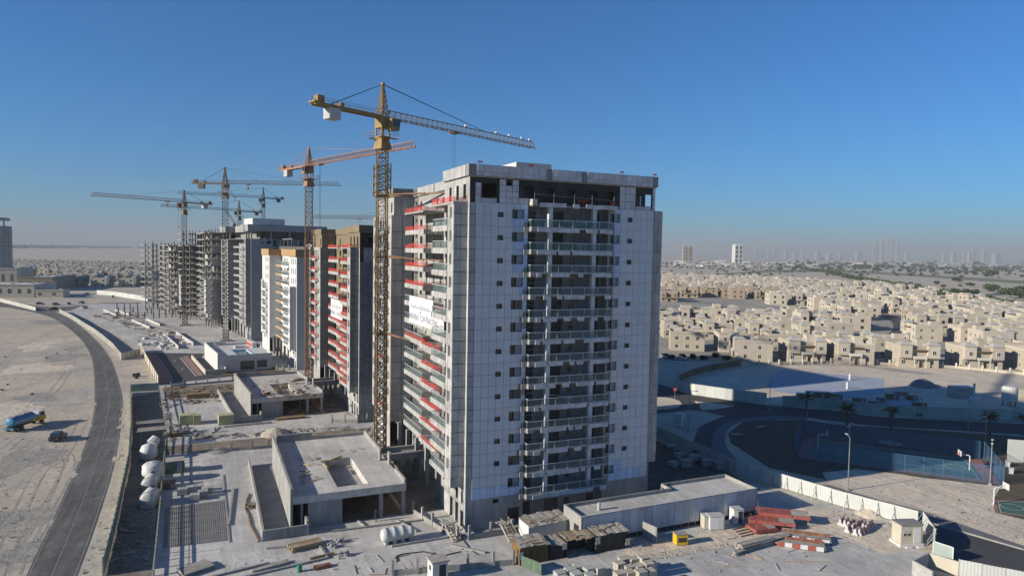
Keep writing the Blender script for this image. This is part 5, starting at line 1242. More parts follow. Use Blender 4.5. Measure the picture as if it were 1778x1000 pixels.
mat('ply_brown', (.18, .105, .04), .8, .2, 1, streak=.2); mat('ply_dark', (.05, .045, .04), .8, .2, 1, streak=.2)
mat('sign_yellow', (.75, .5, .03), .6, .05, 1)
mat('yellow_box', (.60, .38, .02), .6, .1, 1)
mat('barrier_white', (.50, .48, .46), .8, .1, 1); mat('barrier_red', (.34, .13, .12), .8, .12, 1)
mat('hoarding_cream', (.45, .435, .375), .7, .06, .5, ovar=.06)
mat('banner_blue', (.12, .17, .36), .7, .1, 1)
# ------------------------------------------------------------------ building site: the long low block in front
t = thing('service_block', 'long low concrete block with a flat pale roof in front of the tower', 'building', (46.5, 79.0, 0))
zb = 4.2; Wb = 30.8
MB().prism([(.0, .3), (Wb, .3), (Wb, 7), (18.2, 7), (18.2, 4.8), (0, 4.8)], zb - .75, zb - .5).build('roof', 'concrete_slab', t)
n = 24; w_ = Wb / n
for i in range(n): inst('wall_panel', cached('sbp', lambda: MB().box(.02, w_ - .02, 0, .25, .75, zb - .004).mesh('wall_panel', 'insulation_shade_lift')), t, (w_ * i, rnd.uniform(0, .02), 0))
for i in range(n + 1): inst('starter_bar', cached('sbb', lambda: MB().bar((0, .05, 0), (0, .05, .76), .05).mesh('starter_bar', 'steel')), t, (w_ * i, 0, 0))
MB().box(.05, Wb - .05, .27, .3, 0, zb - .76).build('void_backing', 'tar_and_void', t)  # black sheet paints the unlit void seen below the panels
for (x0, x1, y0, y1) in ((-.25, 0, -.02, 5.), (0.002, 18.2, 4.8, 5.05), (18.2, 18.45, 4.81, 7.2), (18.452, Wb, 7, 7.25), (Wb, Wb + .25, -.02, 7.25)):
    MB().box(x0, x1, y0, y1, 0.6, zb).build('parapet', 'concrete', t)
MB().box(0, Wb, -.06, -.005, zb - .1, zb + .03).build('coping', 'concrete', t)
MB().tube((4, 2.4, zb - .5), (4, 2.4, zb + .55), .22, 10).build('roof_vent', 'counterweight', t)
MB().box(-.29, -.252, .6, 1.9, .9, 2.7).build('doorway', 'black', t)
# ---- garden plot walls with posts before the tower
def post_wall(label, pts, hw, hp, step, m='concrete', wallp=1., name='post_wall'):
    t = thing(name, label, 'wall', (*pts[0].xy, 0)); o = pts[0]
    for i in range(len(pts) - 1):
        a, b = pts[i] - o, pts[i + 1] - o; L = (b - a).length; n = max(1, round(L / step)); ang = math.atan2(b.y - a.y, b.x - a.x); w_ = L / n
        for k in range(n):
            p = a.lerp(b, k / n)
            inst('post', cached(('pwpost', hp, m), lambda: MB().box(-.16, .16, -.16, .16, 0, hp).mesh('post', m)), t, p, ang)
            if rnd.random() < wallp and hw > 0: inst('wall_panel', cached(('pwp', round(w_, 2), hw, m), lambda: MB().box(.17, w_ - .17, -.08, .08, 0, hw).mesh('wall_panel', m)), t, p, ang)
    inst('post', cached(('pwpost', hp, m), None), t, pts[-1] - o, ang)
    return t
V = lambda x, y: Vector((x, y, 0))
post_wall('concrete post wall along the garden plots under the tower front', [V(33, 86.8), V(45.8, 86.4)], .8, 2.1, 3.1)
post_wall('short sunlit post wall beside the tower corner', [V(28.4, 99), V(30.4, 90.5), V(31.5, 87.6)], .7, 1.9, 3.0)
post_wall('grey post wall crossing the slab in front of the stairs', [V(20.6, 80.4), V(26.5, 79.3), V(33, 78), V(35.6, 77.6)], .75, 2.0, 3.2)
post_wall('row of grey posts and low wall between the two raw podiums', [V(-3.5, 143.5), V(8, 142.5), V(20, 142), V(32, 143.5)], .55, 1.7, 3.4, wallp=.85)
post_wall('fence posts between the raw podium and the paved lot', [V(-9.5, 214.5), V(3, 217), V(18, 219.5)], .5, 1.6, 3.6)
post_wall('post wall at the foot of the red-netted tower', [V(26, 158.5), V(31.5, 156), V(36, 156.5)], .8, 2., 3.)
post_wall('cream plot fence at the foot of the white tower', [V(20.5, 238), V(20.5, 232.5), V(26, 231)], .9, 1.7, 2.2, 'cream_paint')
# ---- kerb beams and slab edges on the near slab
def kerb(a, b, h=.25, w_=.3, m='concrete', label='low concrete strip footing on the near slab'):
    tag(MB().bar((*a, h / 2 + .01), (*b, h / 2 + .01), w_, h).build('slab_edge', m), kind='structure')
for a, b in (((3.8, 120), (2.6, 104)), ((-.5, 88), (7, 89.5)), ((16, 96.4), (30.5, 95.6)), ((22.5, 88.5), (33, 88.5)), ((20, 99), (20.6, 96.5)), ((30, 86), (33.5, 82)), ((7, 94), (13.5, 93)), ((13.5, 93), (14, 88.2)), ((14, 88.2), (3, 86.5)), ((25.5, 97), (27, 92))): kerb(a, b)
# formwork bay with its steel mat
cells = [G(*p) for p in ((287, 882), (390, 868), (396, 938), (283, 952))]
mb = MB(); nx, ny = 30, 22
for i in range(nx + 1): mb.bar(cells[0].lerp(cells[1], i / nx) + Vector((0, 0, .1)), cells[3].lerp(cells[2], i / nx) + Vector((0, 0, .1)), .035)
for j in range(ny + 1): mb.bar(cells[0].lerp(cells[3], j / ny) + Vector((0, 0, .13)), cells[1].lerp(cells[2], j / ny) + Vector((0, 0, .13)), .035)
tag(mb.build('rebar_mat', 'blockwork'), 'square mat of thin rebar laid on the near slab', 'rebar', None, 'stuff'); sheet('formwork_bay', cells, .03, 'earth_grey')
for k in range(26):
    x, y = rnd.uniform(-5.4, 5), rnd.uniform(76, 91); p = V(x, y)
    tag(MB().bar((x, y, .02), (x + rnd.uniform(-.3, .3), y, rnd.uniform(.6, 1.3)), .04).build('starter_bar', 'rust'), 'thin rusty starter bar standing in the near slab', 'rebar', 'starter bars in the near slab')
for f in range(12):
    y = 86 + f * 5.2; kerb((-5.6, y), (2.4 - rnd.uniform(0, 1), y), .03, .1, 'concrete_dark')
kerb((-2.2, 84), (-3.2, 146), .03, .1, 'concrete_dark'); kerb((2.6, 98), (2.4, 128), .1, .22, 'concrete_dark')
# ---- small goods
def pile(name, label, cat, loc, rz, L, rows, layers, w, h, m, group=None, jit=.1):
    t = thing(name, label, cat, loc, rz, group); bm = cached(('pl', L, w, h, m), lambda: MB().box(-L / 2, L / 2, -w / 2, w / 2, 0, h).mesh('plank', m))
    for k in range(layers):
        for i in range(rows - (k % 2)):
            inst('plank', bm, t, (rnd.uniform(-jit, jit) * L * .3, (i - (rows - 1 - k % 2) / 2) * w * 1.12, k * (h + .004) + .012), rnd.uniform(-jit, jit) * .25)
    return t
def pallet(label, loc, rz, dims, m, group, nx=3, ny=2, nz=3):
    t = thing('block_pallet', label, 'pallet', loc, rz, group); x, y, z = dims
    b = MB()
    for s in (-.42, 0, .42): b.box(-x / 2, x / 2, y * s - .06, y * s + .06, 0, .1)
    b.box(-x / 2, x / 2, -y / 2, y / 2, .1, .13); b.build('pallet_base', 'wood', t)
    me = cached(('pb', dims, nx, ny, nz, m), lambda: MB().box(.012, x / nx - .012, .012, y / ny - .012, .0, z / nz - .012).mesh('block', m))
    for i in range(nx):
        for j in range(ny):
            for k in range(nz): inst('block', me, t, (-x / 2 + x / nx * i, -y / 2 + y / ny * j, .135 + z / nz * k))
    return t
def at_(px, py): return (*G(px, py).xy, .02)
for i, p in enumerate(((317, 858), (338, 868), (352, 862), (360, 856), (345, 852), (333, 854))): pallet('grey block pallet in the cluster beside the ramp wall', at_(*p), R(rnd.uniform(-12, 12)), (1.5, 1.2, .9), 'blockwork', 'grey block pallets by the ramp')
for i, (p, l) in enumerate((((325, 735), 'pale block stack nearest the green site fence'), ((342, 735), 'narrow pale block stack beside the larger one'), ((392, 735), 'pale block stack at the end of the ramp wall'))): pallet(l, at_(*p), R(4), (3.2 if i != 1 else 1.6, 2.6, 2.0), 'pallet_green', None, 3, 2, 2)
for i, p in enumerate(((1075, 1003), (1092, 1006), (1108, 1005), (1125, 1003), (1083, 992), (1100, 992), (1117, 993), (1130, 1000), (1092, 1016), (1112, 1018), (1075, 1018), (1128, 1014))): pallet('strapped beige block pallet in the big stack by the sheds', (*G(p[0], p[1]).xy, .02 if i % 3 else .02), R(rnd.uniform(-6, 6)), (1.25, 1.15, 1.7 if i % 3 else 1.9), 'pallet_block', 'strapped beige block pallets', 3, 2, 4)
for i, p in enumerate(((972, 1012), (990, 1006), (1005, 1000), (1000, 1014), (1022, 1004), (1040, 1003), (978, 1022), (1024, 1016))): pallet('pale plastic-wrapped cube among those in front of the plank sheds', at_(*p), R(rnd.uniform(-12, 12)), (1.3, 1.2, 1.35), 'pallet_wrap', 'wrapped cubes before the sheds', 1, 1, 2)
for (p, rz, L, r_, ly, m, l) in (((530, 950), 12, 4.2, 7, 4, 'wood', 'stack of yellow timber beams on the near slab'), ((560, 967), 8, 3.2, 2, 2, 'wood', 'two thick pale beams beside the yellow timber stack'), ((470, 985), 16, 4.5, 4, 2, 'wood_grey', 'loose grey boards at the bottom edge of the slab'),
    ((345, 690), 2, 5.5, 8, 7, 'wood_tan', 'big tan bundle of timber near the site fence'), ((300, 757), 10, 3.5, 6, 5, 'wood', 'short timber bundle beside the pale pipes'), ((340, 990), 25, 3.6, 9, 3, 'wood_grey', 'weathered scaffold frames stacked on the slab'), ((1310, 950), 5, 6., 5, 6, 'wood_grey', 'long grey timber pack beside the red steel forms'), ((1345, 942), 5, 5.5, 4, 5, 'wood_grey', 'second timber pack under torn wrapping by the red forms'), ((1295, 957), 10, 5., 3, 3, 'wood_grey', 'low timber pack on the slab edge'),
    ((505, 727), 3, 6.5, 6, 3, 'wood_tan', 'brown boards stacked under the littered podium'), ((430, 738), 3, 10, 3, 2, 'wood_grey', 'long grey planks below the littered podium ramp'), ((370, 747), 70, 5.5, 5, 1, 'counterweight', 'pale pipes lying near the green barrel'), ((560, 985), 5, 2, 4, 2, 'rust', 'rusty offcuts beside the block trolley')):
    pile('timber_stack', l, 'timber', at_(*p), R(rz), L, r_, ly, .24, .16, m)
for i in range(22):
    p = (rnd.uniform(560, 760), rnd.uniform(960, 1000)) if i < 8 else (rnd.uniform(1240, 1450), rnd.uniform(930, 1000))
    tag(MB().box(-rnd.uniform(.5, 1.8), rnd.uniform(.5, 1.8), -.06, .06, 0, .08).build('loose_board', 'wood' if i % 2 else 'wood_grey', None, at_(*p), rnd.uniform(0, 3)), 'loose board lying on the open slab', 'board', 'loose boards on the slab')
# horizontal tank with ribs
def htank(label, loc, rz, L, r, legs=True, group=None):
    t = thing('water_tank', label, 'water tank', loc, rz, group); b = MB(); n = 14; prof = []
    xs = [(-L / 2, r * .6), (-L / 2 + .18, r * .93), (-L / 2 + .4, r)]; k = 4
    for i in range(k):
        c = -L / 2 + L * (i + .5) / k; xs += [(c - .16, r), (c - .12, r * 1.04), (c + .12, r * 1.04), (c + .16, r)]
    xs += [(L / 2 - .4, r), (L / 2 - .18, r * .93), (L / 2, r * .6)]
    b.lathe([(rr, x) for x, rr in xs], n)
    b.f.append(tuple(range(n - 1, -1, -1))); b.mi.append(0)
    o = b.build('shell', 'tank_white', t, (0, 0, r + .15), smooth=True); o.rotation_euler = (0, math.pi / 2, 0)
    MB().lathe([(.32, 0), (.32, .22), (.28, .25)], 12, (L * .36, 0, 2 * r + .12)).build('hatch', 'frame_dark', t)
    if legs:
        for i in range(4): MB().box(-L / 2 + L * (i + .5) / 4 - .22, -L / 2 + L * (i + .5) / 4 + .22, -r * .8, r * .8, 0, r * .5).build('foot', 'tank_white', t)
    return t
htank('white ribbed water tank lying on the slab before the raw podium', at_(690, 939), R(4), 4.6, .95)
htank('white water tank lying second from the upright one in the fenced strip', (*G(262, 850).xy, 0), R(80), 3.4, 1.15); htank('white water tank at the end of the tank row in the fenced strip', (*G(261, 876).xy, 0), R(78), 3.2, 1.15)
t = thing('water_tank', 'upright white drum tank in the fenced strip', 'water tank', (*G(266, 836).xy, 0)); MB().lathe([(1.7, 0), (1.72, 1.0), (1.66, 1.05), (1.72, 1.1), (1.72, 2.1), (1.66, 2.15), (1.68, 2.9), (1.2, 3.3), (.1, 3.4)], 18).build('shell', 'tank_white', t, smooth=True); MB().lathe([(.4, 3.32), (.4, 3.5), (.05, 3.52)], 10).build('hatch', 'tank_white', t)
t = thing('water_tank', 'white bag-covered tank under the plank platform in the fenced strip', 'water tank', (*G(258, 797).xy, 0)); MB().lathe([(1.1, 0), (1.5, .6), (1.55, 1.8), (1.2, 2.6), (.3, 3.0)], 9).build('shell', 'white_paint', t, smooth=True); MB().tube((.5, 1.5, 2.5), (1.2, 2.2, 3.4), 1.1, 9, .8).build('cover', 'white_paint', t)
t = thing('scaffold_platform', 'plank-covered scaffold platform over the fenced strip', 'scaffold', (*G(264, 772).xy, 0), R(5))
for x in (-2, 2):
    for y in (-1.5, 1.5): MB().bar((x, y, 0), (x, y, 3.2), .1).build('leg', 'steel', t)
for i in range(9): inst('plank', cached('spl', lambda: MB().box(-2.6, 2.6, -.16, .16, 0, .06).mesh('plank', 'wood_grey')), t, (rnd.uniform(-.3, .3), -1.5 + .37 * i, 3.2 + rnd.uniform(0, .06)), rnd.uniform(-.08, .08))
for i in range(7): inst('plank', cached('spl', None), t, (rnd.uniform(-.5, .5), 6 + .4 * i, 3.0 + rnd.uniform(0, .1)), rnd.uniform(-.2, .2))
crate('material_crate', 'dark green crate with a pale lid on the slab by the fence', 'crate', (*G(304, 818).xy, .02), R(2), (2.9, 2.6, 2.1), 'green_sheet', lid='wood_grey')
crate('material_crate', 'small rusty crate by the formwork bay', 'crate', (*G(294, 847).xy, .02), R(2), (1.8, 1.5, 1.0), 'rust', lid='wood_dark')
for k, p in enumerate(((385, 655), (497, 650), (362, 852))): tag(MB().lathe([(.3, 0), (.32, .3), (.3, .6), (.32, .9), (.29, .92)], 10).build('barrel', 'green_barrel' if k == 1 else 'steel', None, at_(*((373, 750), (520, 992), (318, 812))[k])), ('green barrel beside the pale pipes', 'blue-grey barrel at the slab edge by the timber', 'small dark drum by the green crate')[k], 'barrel')
# rubble: bits nobody could count
def rubble(name, label, poly, n, m, smin, smax, z=0.):
    b = MB(); xs = [p[0] for p in poly]; ys = [p[1] for p in poly]; c = 0
    while c < n:
        q = (rnd.uniform(min(xs), max(xs)), rnd.uniform(min(ys), max(ys)))
        if not inside(q, poly): continue
        g = G(*q, z); s = rnd.uniform(smin, smax) * (1 if rnd.random() < .8 else 2); a = rnd.uniform(0, 3.14); d = Vector((math.cos(a), math.sin(a), 0)) * s
        b.bar((g.x - d.x, g.y - d.y, z + .06 + s * .1), (g.x + d.x, g.y + d.y, z + .05 + s * rnd.uniform(.05, .5)), s * rnd.uniform(.1, .5), s * rnd.uniform(.08, .35)); c += 1
    return tag(b.build(name, m), label, None, None, 'stuff')
rubble('rubble', 'strip of rubble and offcuts between the raw podiums', [(290, 745), (330, 765), (640, 745), (660, 762), (600, 740), (430, 750), (380, 757), (300, 735)], 420, 'wood_grey', .15, .5)
rubble('rubble', 'dark heap of scrap behind the tan timber bundle', [(285, 672), (440, 668), (470, 680), (440, 690), (300, 705)], 380, 'wood_dark', .2, .6)
rubble('rubble', 'pale scrap along the site fence', [(278, 690), (292, 690), (305, 765), (292, 770)], 140, 'wood_grey', .15, .45)
rubble('rubble', 'timber scrap under the littered podium', [(470, 690), (580, 690), (590, 715), (470, 725)], 220, 'wood', .2, .8)
rubble('rubble', 'broken boards in the ramp of the littered podium', [(400, 668), (425, 664), (455, 712), (440, 716)], 160, 'wood', .2, .9)
rubble('rubble', 'stones and litter at the foot of the ribbed hoarding', [(1440, 885), (1470, 890), (1560, 912), (1560, 918), (1440, 895)], 150, 'blockwork', .05, .18)
rubble('rubble', 'stony edge of the near slab by the yellow box', [(1120, 962), (1280, 940), (1285, 946), (1130, 974)], 420, 'blockwork', .04, .11)
rubble('rubble', 'scattered grit on the open slab', [(300, 960), (700, 940), (880, 960), (1500, 930), (1560, 990), (300, 998)], 320, 'wood_grey', .05, .16)
rubble('rubble', 'scrap piled on the far concrete pads', [(150, 545), (250, 540), (262, 566), (330, 585), (300, 602), (200, 560)], 300, 'wood_dark', .3, 1.0)
rubble('rubble', 'litter in the shaded strip inside the road fence', [(215, 870), (270, 870), (262, 990), (195, 985)], 140, 'wood_grey', .1, .4)
for (p, r, h, m, l) in (((478, 754), 3.2, 1.5, 'sand', 'pointed sand heap between the raw podiums'), ((380, 783), 2.4, .6, 'concrete_dark', 'low grey spoil heap on the near slab'), ((1510, 893), 2.2, .8, 'sand_pale', 'low sand mound by the ribbed hoarding')):
    tag(MB().lathe([(r, 0), (r * .8, h * .3), (r * .4, h * .75), (.1, h)], 12).build('sand_heap', m, None, at_(*p)), l, 'heap')
# far pads: broken concrete chunks, stub walls, column stubs
for i in range(70):
    a = rnd.uniform(0, 6.28); q = (282 + rnd.gauss(0, 14), 596 + rnd.gauss(0, 6)); s = rnd.uniform(.7, 1.6)
    tag(MB().hexa([(-s, -s * .7, 0), (s, -s * .6, 0), (s * .9, s * .7, 0), (-s * .8, s * .6, 0), (-s * .7, -s * .4, s * .7), (s * .7, -s * .3, s * .8), (s * .5, s * .5, s * .6), (-s * .6, s * .4, s * .75)]).build('concrete_chunk', 'counterweight', None, at_(*q), a), 'broken concrete chunk in the heap on the far pad', 'rubble', 'concrete chunks on the far pad')
for (p, q, h, l) in (((284, 583), (310, 606), 1.3, 'sunlit stub wall of an unbuilt ramp beside the chunk heap'), ((306, 580), (336, 600), 1.3, 'second stub wall of the unbuilt ramp'), ((229, 558), (260, 571), 1.2, 'stub wall pair on the farther pad, near wall'), ((254, 556), (278, 566), 1.2, 'stub wall pair on the farther pad, far wall'), ((180, 540), (202, 549), 1.2, 'short stub wall on the farthest pad'), ((200, 540), (224, 548), 1.2, 'bright stub wall on the farthest pad')):
    a, b = G(*p), G(*q); t = thing('stub_wall', l, 'wall', (*a.xy, 0)); d = (b - a); MB().bar((0, 0, h / 2), (d.x, d.y, h / 2), .3, h).build('wall_panel', 'cream_pale', t); MB().bar((0, 0, h + .03), (d.x, d.y, h + .03), .36, .05).build('coping', 'counterweight', t)
for i in range(30):
    q = (205 + (i % 10) * 12 + rnd.uniform(-3, 3), 537 + (i // 10) * 7 + rnd.uniform(-2, 2))
    tag(MB().box(-.3, .3, -.3, .3, 0, 3.4).bar((-.2, -.2, 3.4), (-.2, -.2, 4.2), .08).bar((.2, .2, 3.4), (.2, .2, 4.2), .08).build('column_stub', 'concrete', None, at_(*q)), 'concrete column stub on the pad before the far frame', 'column', 'column stubs on the far pad')
for i in range(14): tag(MB().bar((0, 0, 0), (0, 0, 2.2), .12).build('starter_column', 'rust', None, at_(335 + i * 3 - 60, 577 + i * .9 - 12)), 'rusty starter column by the stub walls', 'rebar', 'starter columns by the stub walls')
# ---- stairs, sheds, cabins
def stairs(label, loc, rz):
    t = thing('site_stairs', label, 'stairs', loc, rz)
    for s in (-.6, .6): MB().bar((s, 0, .1), (s, 2.2, 1.7), .08, .25).build('stringer', 'wood_grey', t); MB().bar((s, 0, 1.1), (s, 2.2, 2.7), .06).bar((s, 0, .1), (s, 0, 1.1), .06).bar((s, 2.2, 1.7), (s, 2.2, 2.7), .06).build('handrail', 'wood_grey', t)
    for i in range(6): inst('tread', cached('tread', lambda: MB().box(-.58, .58, -.14, .14, 0, .06).mesh('tread', 'wood')), t, (0, .2 + .36 * i, .25 + .27 * i))
    MB().box(-.7, .7, 2.2, 3.6, 1.62, 1.7).build('landing', 'wood_grey', t)
stairs('wooden stairs climbing to the sunlit corner door of the tower', (31.2, 86.9, .02), R(12)); stairs('wooden stairs up to the shaded plots behind the white shed', (38.4, 84.0, .02), R(10))
def shed(label, loc, rz, L, D, H, m, plank='wood_grey', open_=False):
    t = thing('site_shed', label, 'shed', loc, rz)
    MB().box(0, L, D - .1, D, 0, H + .2).build('rear_wall', m, t); MB().box(0, .1, .02, D - .11, 0, H).build('side_wall', m, t); MB().box(L - .1, L, .02, D - .11, 0, H).build('side_wall', m, t)
    if not open_:
        nP = max(2, round(L / 1.22))
        for i in range(nP): MB().box(L / nP * i + .11 * (i == 0), L / nP * (i + 1) - .015 - .11 * (i == nP - 1), .03, .1, 0, H - .05).build('wall_sheet', m, t)
    nR = max(3, round(L / .62)); 
    for i in range(nR):
        o = MB().box(0, L / nR * rnd.uniform(.9, 1.5), -.35 + rnd.uniform(-.15, .1), D + .25 + rnd.uniform(-.1, .2), 0, .05).build('roof_sheet', plank, t, (L / nR * i, rnd.uniform(-.2, .2), H + .02 + (i % 2) * .052), rnd.uniform(-.05, .05)); o.rotation_euler.x = .05
    for i in range(int(L * 1.6)): MB().bar((rnd.uniform(0, L), rnd.uniform(0, D), H + .18), (rnd.uniform(0, L), rnd.uniform(0, D), H + .22), rnd.uniform(.08, .4), .04).build('loose_board', rnd.choice(('wood', 'wood_grey', 'wood_dark', 'wood_grey')), t)
    return t
def wp(px, py): return (*G(px, py).xy, .02)
s1 = shed('brown plywood shed with a loose plank roof and a warning sign', (36.2, 77.0, .02), R(0), 4.1, 2.5, 2.4, 'ply_brown')
s2 = shed('dark low shed with grey roof sheets between the plywood ones', (40.5, 77.0, .02), R(0), 2.2, 2.2, 2.0, 'tar_and_void')
s3 = shed('open dark shed with thick planks on top', (42.9, 77.0, .02), R(0), 4.0, 2.0, 2.2, 'tar_and_void', 'wood', True)
s4 = shed('dark brown shed beside the standing concrete panel', (47.2, 76.5, .02), R(0), 4.8, 2.2, 2.5, 'ply_dark')
s5 = shed('white sheet-metal shed with a boarded flat roof', (40.0, 82.4, .02), R(2), 6.2, 3.0, 2.5, 'plaster_white', 'wood_grey')
hoarding('green-grey plywood screen in front of the plank sheds', [V(36.2, 76.4), V(37.6, 73.6)], 1.6, 'green_sheet', 1.5, ribs=False)
def warn(parent, loc, rz=0):
    t = MB().box(-.35, .35, -.02, .02, -.45, .45).build('warning_board', 'white_paint', parent, loc, rz)
    MB().quad((-.22, -.03, -.2), (.22, -.03, -.2), (0, -.03, .25)).build('warning_triangle', 'sign_yellow', t); return t
warn(s1, (.1, -.1, 1.3)); warn(s2, (2.1, -.1, 1.6)); warn(s4, (.2, -.05, 1.7)); warn(s4, (4.7, -.4, 1.0))
t = thing('standing_panel', 'pale concrete panel standing on edge beside the dark shed', 'panel', (*G(1128, 938).xy, 0), R(-78)); MB().box(-1.3, 1.3, -.1, .1, 0, 2.3).build('panel', 'concrete', t); MB().bar((0, .1, 1.8), (0, 1.3, .02), .1).build('prop', 'steel', t)
t = thing('generator_box', 'yellow metal generator box on the gravel', 'generator', (*G(1181, 944).xy, .02), R(-12)); MB().box(-.85, .85, -.6, .6, .12, 1.5).build('housing', 'yellow_box', t); MB().box(-.9, .9, -.65, .65, 1.502, 1.58).build('lid', 'wood_grey', t); MB().box(-.6, .6, -.63, -.602, .5, 1.1).build('vent', 'frame_dark', t); MB().box(-.8, .8, -.5, .5, 0, .118).build('skid', 'steel', t)
for (px, py, rz, l, d) in ((1241, 917, -15, 'white portable toilet cabin near the red steel forms', (2.2, 1.5, 2.0)), (1226, 916, -15, 'narrow cream portable cabin beside the white one', (1.2, 1.4, 1.9)), (1278, 907, -15, 'small white booth with an open dark doorway', (1.5, 1.5, 2.2))):
    t = thing('portable_cabin', l, 'cabin', (*G(px, py).xy, .02), R(rz)); x, y, z = d
    MB().box(-x / 2, x / 2, -y / 2, y / 2, .1, z).build('body', 'white_paint' if d[0] > 1.3 else 'cream_paint', t); MB().box(-x / 2 - .06, x / 2 + .06, -y / 2 - .06, y / 2 + .06, z + .002, z + .1).build('roof', 'counterweight', t); MB().box(-.05, x / 2 - .12, -y / 2 - .02, -y / 2 - .002, .15, z - .2).build('door', 'tar_and_void' if '1278' in str(px) else 'hoarding', t); MB().box(-x / 2 + .1, x / 2 - .1, -y / 2 + .1, y / 2 - .1, 0, .098).build('base', 'steel', t)
# red steel table forms
def table_form(label, loc, rz, L, W, h, m='red_steel'):
    t = thing('table_form', label, 'formwork', loc, rz)
    for s in (-W / 2, W / 2): MB().box(-L / 2, L / 2, s - .08, s + .08, h - .5, h).build('side_beam', m, t)
    for i in range(7): x = -L / 2 + .1 + (L - .2) * i / 6; MB().box(x - .05, x + .05, -W / 2 + .09, W / 2 - .09, h - .4, h - .1).build('cross_beam', m, t)
    for i in range(3): MB().box(-L / 2 + L / 3 * i + .02, -L / 2 + L / 3 * (i + 1) - .02, -W / 2 + .1, W / 2 - .1, h - .095, h - .04).build('deck_sheet', 'wood_grey' if i == 2 else m, t)
    for x in (-L / 2 + .3, L / 2 - .3):
        for s in (-W / 2 + .2, W / 2 - .2): MB().bar((x, s, 0), (x, s, h - .5), .1).bar((x, s, h), (x, s, h + .9), .05).build('leg', 'steel', t)
table_form('tall red steel table form, the longest of the three', (*G(1358, 905).xy, .02), R(-38), 7.5, 2.3, 1.5); table_form('middle red steel table form with a grey deck end', (*G(1338, 913).xy, .02), R(-36), 6.5, 2.2, 1.1); table_form('low red steel table form with rails sticking out', (*G(1322, 921).xy, .02), R(-8), 3.6, 2.3, .7)
for i in range(4): tag(MB().box(-1.5, 1.5, -.08, .08, 0, .14).build('steel_rail', 'rust', None, at_(1285 + i * 5, 917 + i * 4), R(4)), 'rusty rail lying beside the low red form', 'rail', 'rusty rails by the red forms')
for (px, py, l) in ((1405, 938, 'rusty bridge deck form with a single white board, nearer the red forms'), (1394, 950, 'rusty bridge deck form edged with red and white boards')):
    t = thing('deck_form', l, 'formwork', (*G(px, py).xy, .02), R(-42))
    MB().box(-3.6, 2.8, -.8, .8, .35, .5).build('deck', 'wood_grey', t); MB().box(-3.6, 2.8, .8, .9, .0, .9).build('side_board', 'rust', t)
    for i in range(6): MB().box(-3.4 + 1.0 * i, -2.45 + 1.0 * i, -.92, -.82, .1, .7).build('edge_board', 'white_paint' if i % 2 else 'red_steel', t)
    for x in (-2, 0, 2.5): MB().bar((x, .75, 0), (x, .75, 2.0), .05).build('guard_post', 'steel', t)
    MB().box(2.6, 2.8, -.8, .79, 0, .34).build('foot', 'tar_and_void', t)
# traffic barriers
def barrier(loc, rz):
    t = thing('traffic_barrier', 'red and white striped concrete barrier in the cluster by the guard hut', 'barrier', loc, rz, 'striped barriers by the guard hut')
    prof = [(-.38, 0), (.38, 0), (.36, .22), (.16, .5), (.11, .95), (-.11, .95), (-.16, .5), (-.36, .22)]
    for i in range(4):
        me = cached(('barr', i % 2), lambda: _bar(prof, 'barrier_white' if i % 2 == 0 else 'barrier_red')); inst('stripe_section', me, t, (-.9 + .45 * i, 0, 0))
def _bar(prof, m):
    b = MB(); n = len(prof); b.v = [(0, y, z) for y, z in prof] + [(.448, y, z) for y, z in prof]
    b.f = [tuple(range(n - 1, -1, -1)), tuple(range(n, 2 * n))] + [(i, (i + 1) % n, n + (i + 1) % n, n + i) for i in range(n)]; b.mi = [0] * len(b.f); return b.mesh('stripe_section', m)
for (px, py) in ((1461, 909), (1469, 911), (1477, 914), (1486, 917), (1492, 914), (1500, 917), (1473, 921), (1489, 927), (1496, 927), (1506, 920), (1510, 915), (1484, 920)): barrier((*G(px, py).xy, .02), R(20 + rnd.uniform(-8, 8)))
# guard hut
t = thing('guard_hut', 'cream guard hut with a white door by the hoarding', 'hut', (89.6, 62.9, .02), R(-18))
MB().box(-1.8, 1.8, -1.2, 1.2, 0, .4).build('plinth', 'plaster_white', t); hb = MB(); hb.box(-1.6, 1.6, -1., 1., .4, 3.0); hb.build('body', 'cream_paint', t)
MB().box(-1.72, 1.72, -1.12, 1.12, 3.0, 3.14).build('roof', 'concrete_dark', t); MB().box(.25, 1.35, -1.05, -1.005, .45, 2.6).build('door', 'white_paint', t)
for x in (-1.05, -.45): MB().box(x - .24, x + .24, -1.04, -1.005, 1.55, 2.35).build('window_shutter', 'cream_pale', t); MB().box(x - .2, x + .2, -1.05, -1.041, 1.6, 1.9).build('window', 'window_glass', t)
for x in (-1.1, .6): MB().box(x, x + .9, -1.6, -1.25, 0, .2).build('step', 'plaster_white', t)
MB().box(1.605, 1.64, -.4, .4, 1.5, 2.3).build('window', 'window_glass', t)
# small white kiosk at the bottom edge
t = thing('kiosk', 'little white kiosk with a dark doorway by the post wall', 'hut', (*G(760, 1003).xy, .02), R(3)); MB().box(-1.0, 1.0, -.9, .9, 0, 2.3).build('body', 'plaster_white', t); MB().box(-1.15, 1.15, -1.05, 1.05, 2.302, 2.5).build('roof', 'wood_grey', t); MB().box(-.15, .7, -.93, -.902, .1, 2.0).build('doorway', 'tar_and_void', t); MB().box(-.98 - .03, -.98 - .002 - .02, -.3, .3, 1.2, 1.8).build('window', 'tar_and_void', t)
